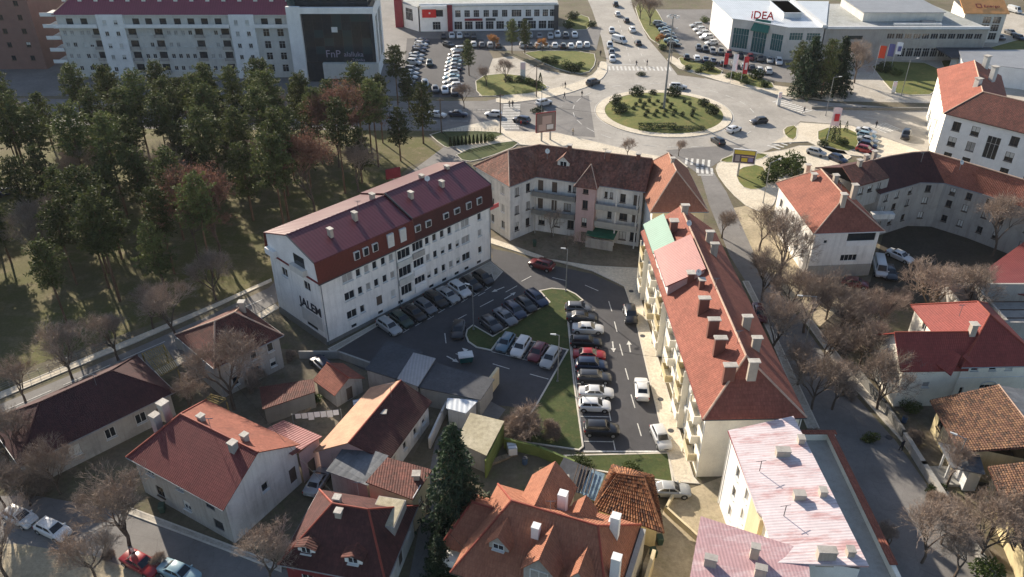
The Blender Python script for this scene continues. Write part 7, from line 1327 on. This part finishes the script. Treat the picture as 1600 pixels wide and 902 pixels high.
for px, py, lb in ((880, 137, 'cyclist riding along the plaza kerb'),):
    x, y = P(px, py); o = thing('bicycle', 'dark bicycle at the plaza kerb', 'bicycle', (x, y, .03), .4)
    for xx in (-.52, .52):
        m = MB()
        for i in range(14): m.tube((xx+.34*cos(i*.4488), 0, .34+.34*sin(i*.4488)), (xx+.34*cos((i+1)*.4488), 0, .34+.34*sin((i+1)*.4488)), .02, None, 4)
        m.build('wheel', MT['black'], o)
    m = MB()
    for p, q in (((-.52, 0, .34), (-.15, 0, .85)), ((-.15, 0, .85), (.4, 0, .9)), ((.52, 0, .34), (.38, 0, 1.0)), ((-.1, 0, .32), (.4, 0, .88)), ((-.1, 0, .32), (-.16, 0, .92)), ((-.52, 0, .34), (-.1, 0, .32))): m.tube(p, q, .022, None, 5)
    m.build('bicycle_frame', MT['darkmetal'], o); m = MB(); m.tube((.36, -.26, 1.02), (.36, .26, 1.02), .02, None, 5); m.build('handlebar', MT['black'], o); m = MB(); m.box(-.3, -.07, .92, -.04, .07, .97); m.build('saddle', MT['black'], o)

board(616, 294, 2.6, 1.7, 2.2, .5, 'red sign board standing among the pines behind the apartment block', (0,), [(0, 1, 0, 1, MT['maroon'])], 'maroon')

# ------------------------------------------------------------ aerials, dishes and yard clutter
def bobj(n): return next(o for o in bpy.data.objects if o.name == n)
def aerial(bn, px, py, z, h=1.6, dish=False):
    o = bobj(bn); x, y = P(px, py, z); x -= o.location.x; y -= o.location.y
    m = MB(); m.tube((x, y, z-.4), (x, y, z+h), .03, None, 5); a = m.build('antenna_mast', MT['metal'], o)
    if dish:
        m = MB(); c = Vector((x, y, z+h*.8)); n = Vector((.35, -.8, .45)).normalized(); u = n.cross(Vector((0, 0, 1))).normalized(); v = n.cross(u)
        rg = [[tuple(c+u*(r*cos(i*.5236))+v*(r*sin(i*.5236))+n*(r*r*.35)) for i in range(12)] for r in (.02, .25, .42)]
        for k in (0, 1):
            for i in range(12): m.poly([rg[k][i], rg[k][(i+1) % 12], rg[k+1][(i+1) % 12], rg[k+1][i]])
        m.build('satellite_dish', MT['frame'], a)
    else:
        for k in range(4):
            m = MB(); w = .5-.08*k; m.tube((x-w, y+.1*k, z+h-.12*k), (x+w, y+.1*k, z+h-.12*k), .015, None, 4); m.build('antenna_rod', MT['metal'], a)
for bn, px, py, z, h, d in (('apartment_block', 560, 330, 14.6, 1.6, 0), ('apartment_block', 668, 290, 14.8, 1.4, 1), ('cream_block', 1090, 436, 12.6, 1.2, 1), ('cream_block', 1117, 452, 12.9, 1.6, 0), ('cream_block', 1152, 535, 12.9, 1.6, 0), ('cream_block', 1075, 360, 12.9, 1.4, 1), ('hipped_white_house', 1313, 300, 11.8, 1.6, 0), ('balconied_house', 945, 245, 13.7, 1.4, 0), ('balconied_house', 855, 245, 13.4, 1.2, 1), ('red_roof_house', 330, 672, 8.4, 1.6, 0), ('maroon_house', 560, 770, 7.6, 1.4, 0), ('dormer_house', 860, 800, 9.7, 1.4, 0), ('dark_roof_house', 150, 600, 6.4, 1.4, 0), ('red_villa', 1500, 490, 10, 1.3, 0), ('angled_tenement', 1440, 250, 11.8, 1.4, 0), ('angled_tenement', 1500, 262, 11.6, 1.2, 1)):
    aerial(bn, px, py, z, h, d)
def clutter(px, py, kind, label, ang=0., s=1., z=0.02):
    x, y = P(px, py); o = thing({'bin': 'wheelie_bin', 'barrel': 'barrel', 'boards': 'board_pile', 'crate': 'crate', 'tank': 'water_tank'}[kind], label, {'bin': 'bin', 'barrel': 'barrel', 'boards': 'boards', 'crate': 'crate', 'tank': 'tank'}[kind], (x, y, z), ang); o.scale = (s, s, s)
    if kind == 'bin':
        m = MB(); m.hexa([(-.25, -.3, .08), (.25, -.3, .08), (.25, .3, .08), (-.25, .3, .08), (-.31, -.38, .95), (.31, -.38, .95), (.31, .38, .95), (-.31, .38, .95)]); m.build('bin_body', MT['c_bin'], o); m = MB(); m.hexa([(-.33, -.4, .95), (.33, -.4, .95), (.33, .42, .95), (-.33, .42, .95), (-.3, -.32, 1.06), (.3, -.32, 1.06), (.3, .38, 1.1), (-.3, .38, 1.1)]); m.build('lid', MT['c_bin'], o)
        for q in (-.22, .22): m = MB(); m.tube((q-.03, .34, .1), (q+.03, .34, .1), .1, None, 8); m.build('wheel', MT['black'], o)
    elif kind == 'barrel':
        pr_ = ((.27, 0), (.3, .1), (.31, .45), (.3, .8), (.27, .9)); m = MB()
        for (r0, z0), (r1, z1) in zip(pr_, pr_[1:]): m.tube((0, 0, z0), (0, 0, z1), r0, r1, 12, 0, False)
        m.poly([(.27*cos(i*.5236), .27*sin(i*.5236), .9) for i in range(12)]); m.build('barrel_shell', MT['c_blue'], o)
        m = MB(); m.tube((0, 0, .88), (0, 0, .94), .285, .285, 12); m.build('rim', MT['darkmetal'], o)
    elif kind == 'boards':
        for i in range(9): m = MB(); m.obox((rng.uniform(-.1, .1), (i % 3)*.26-.26), rng.uniform(-.06, .06), 2.6+rng.uniform(-.3, .3), .22, .05+.09*(i//3), .12+.09*(i//3)); m.build('board', MT['c_wood'], o)
    elif kind == 'crate':
        for zz in (.04, .26, .48):
            for sg in (-1, 1): m = MB(); m.box(-.45, sg*.4-.02, zz, .45, sg*.4+.02, zz+.16); m.build('slat', MT['c_wood'], o); m = MB(); m.box(sg*.45-.02, -.38, zz, sg*.45+.02, .38, zz+.16); m.build('slat', MT['c_wood'], o)
        m = MB(); m.box(-.43, -.38, .02, .43, .38, .05); m.build('crate_floor', MT['c_wood'], o)
    else:
        m = MB(); m.box(-.5, -.6, .15, .5, .6, 1.15); m.build('tank_body', MT['f_wh'], o)
        for q in (-.5, 0, .5): m = MB(); m.box(-.53, q-.03, .12, .53, q+.03, 1.18); m.build('cage_bar', MT['metal'], o)
        m = MB(); m.box(-.55, -.65, 0, .55, .65, .12); m.build('pallet', MT['c_wood'], o)
MT['c_bin'] = m_flat('bin_green', (.03, .06, .04), .6); MT['c_blue'] = m_flat('barrel_blue', (.05, .10, .2), .5); MT['c_wood'] = m_plain('grey_boards', hexl('8b7c68'), .85, .3, 2, 8)
for px, py, k, lb, a in ((690, 700, 'bin', 'green wheelie bin in the alley behind the brown house', .3), (697, 690, 'bin', 'green wheelie bin further up the alley', .1), (780, 720, 'boards', 'stack of grey boards beside the lime green wall', .5), (800, 708, 'tank', 'white water tank in the yard by the lime green wall', .2), (820, 725, 'barrel', 'blue barrel near the derelict shed', 0), (850, 740, 'crate', 'wooden crate beside the derelict shed', .4), (470, 700, 'barrel', 'blue barrel in the back garden by the pink lean-to', 0), (480, 640, 'boards', 'stack of boards beside the garden shed', .9), (590, 600, 'crate', 'wooden crate behind the black roofed garage', .2), (560, 640, 'tank', 'white water tank in the back garden', .3), (1030, 850, 'bin', 'green wheelie bin in the yard beside the dormer house', .1), (1020, 870, 'bin', 'lower green wheelie bin in the yard beside the dormer house', .2), (640, 700, 'barrel', 'blue barrel beside the long low house', 0), (300, 690, 'boards', 'stack of boards behind the red roofed house', .2), (1412, 660, 'barrel', 'blue barrel in the villa garden', 0), (1130, 780, 'bin', 'green wheelie bin by the white wall of the pink roofed house', .2), (1010, 455, 'bin', 'green wheelie bin on the pale pavement near the courtyard', .2), (835, 385, 'bin', 'green wheelie bin in the courtyard of the balconied house', .1), (1375, 455, 'crate', 'wooden crate near the parked van', .3), (255, 800, 'bin', 'green wheelie bin before the red roofed house', .2)):
    clutter(px, py, k, lb, a)
wire(Vector((*P(871, 597), 7.3)), Vector((*P(1056, 560, 8.7), 8.7)), 'wire from the island lamp to the cream block'); wire(Vector((*P(1258, 540), 7.9)), Vector((*P(1420, 560, 6.3), 6.3)), 'wire from the street lamp to the villa'); wire(Vector((*P(366, 640), 6)), Vector((*P(520, 770, 7), 7)), 'slack wire across the back gardens'); wire(Vector((*P(640, 760, 5), 5.2)), Vector((*P(740, 870, 6), 6)), 'wire crossing the alley by the spruce')
# ------------------------------------------------------------ thin winter haze filling the air round the whole place
hz = bpy.data.materials.new('haze_air'); hz.use_nodes = True; ht = hz.node_tree; ht.nodes.clear()
ho = ht.nodes.new('ShaderNodeOutputMaterial'); hv = ht.nodes.new('ShaderNodeVolumePrincipled'); hv.inputs['Color'].default_value = (.86, .9, .96, 1); hv.inputs['Density'].default_value = .00005; hv.inputs['Anisotropy'].default_value = .2
ht.links.new(hv.outputs[0], ho.inputs['Volume'])
m = MB(); m.box(-720, -80, -1, 720, 1520, 69); o = m.build('haze', hz, uv=False); stuff(o)
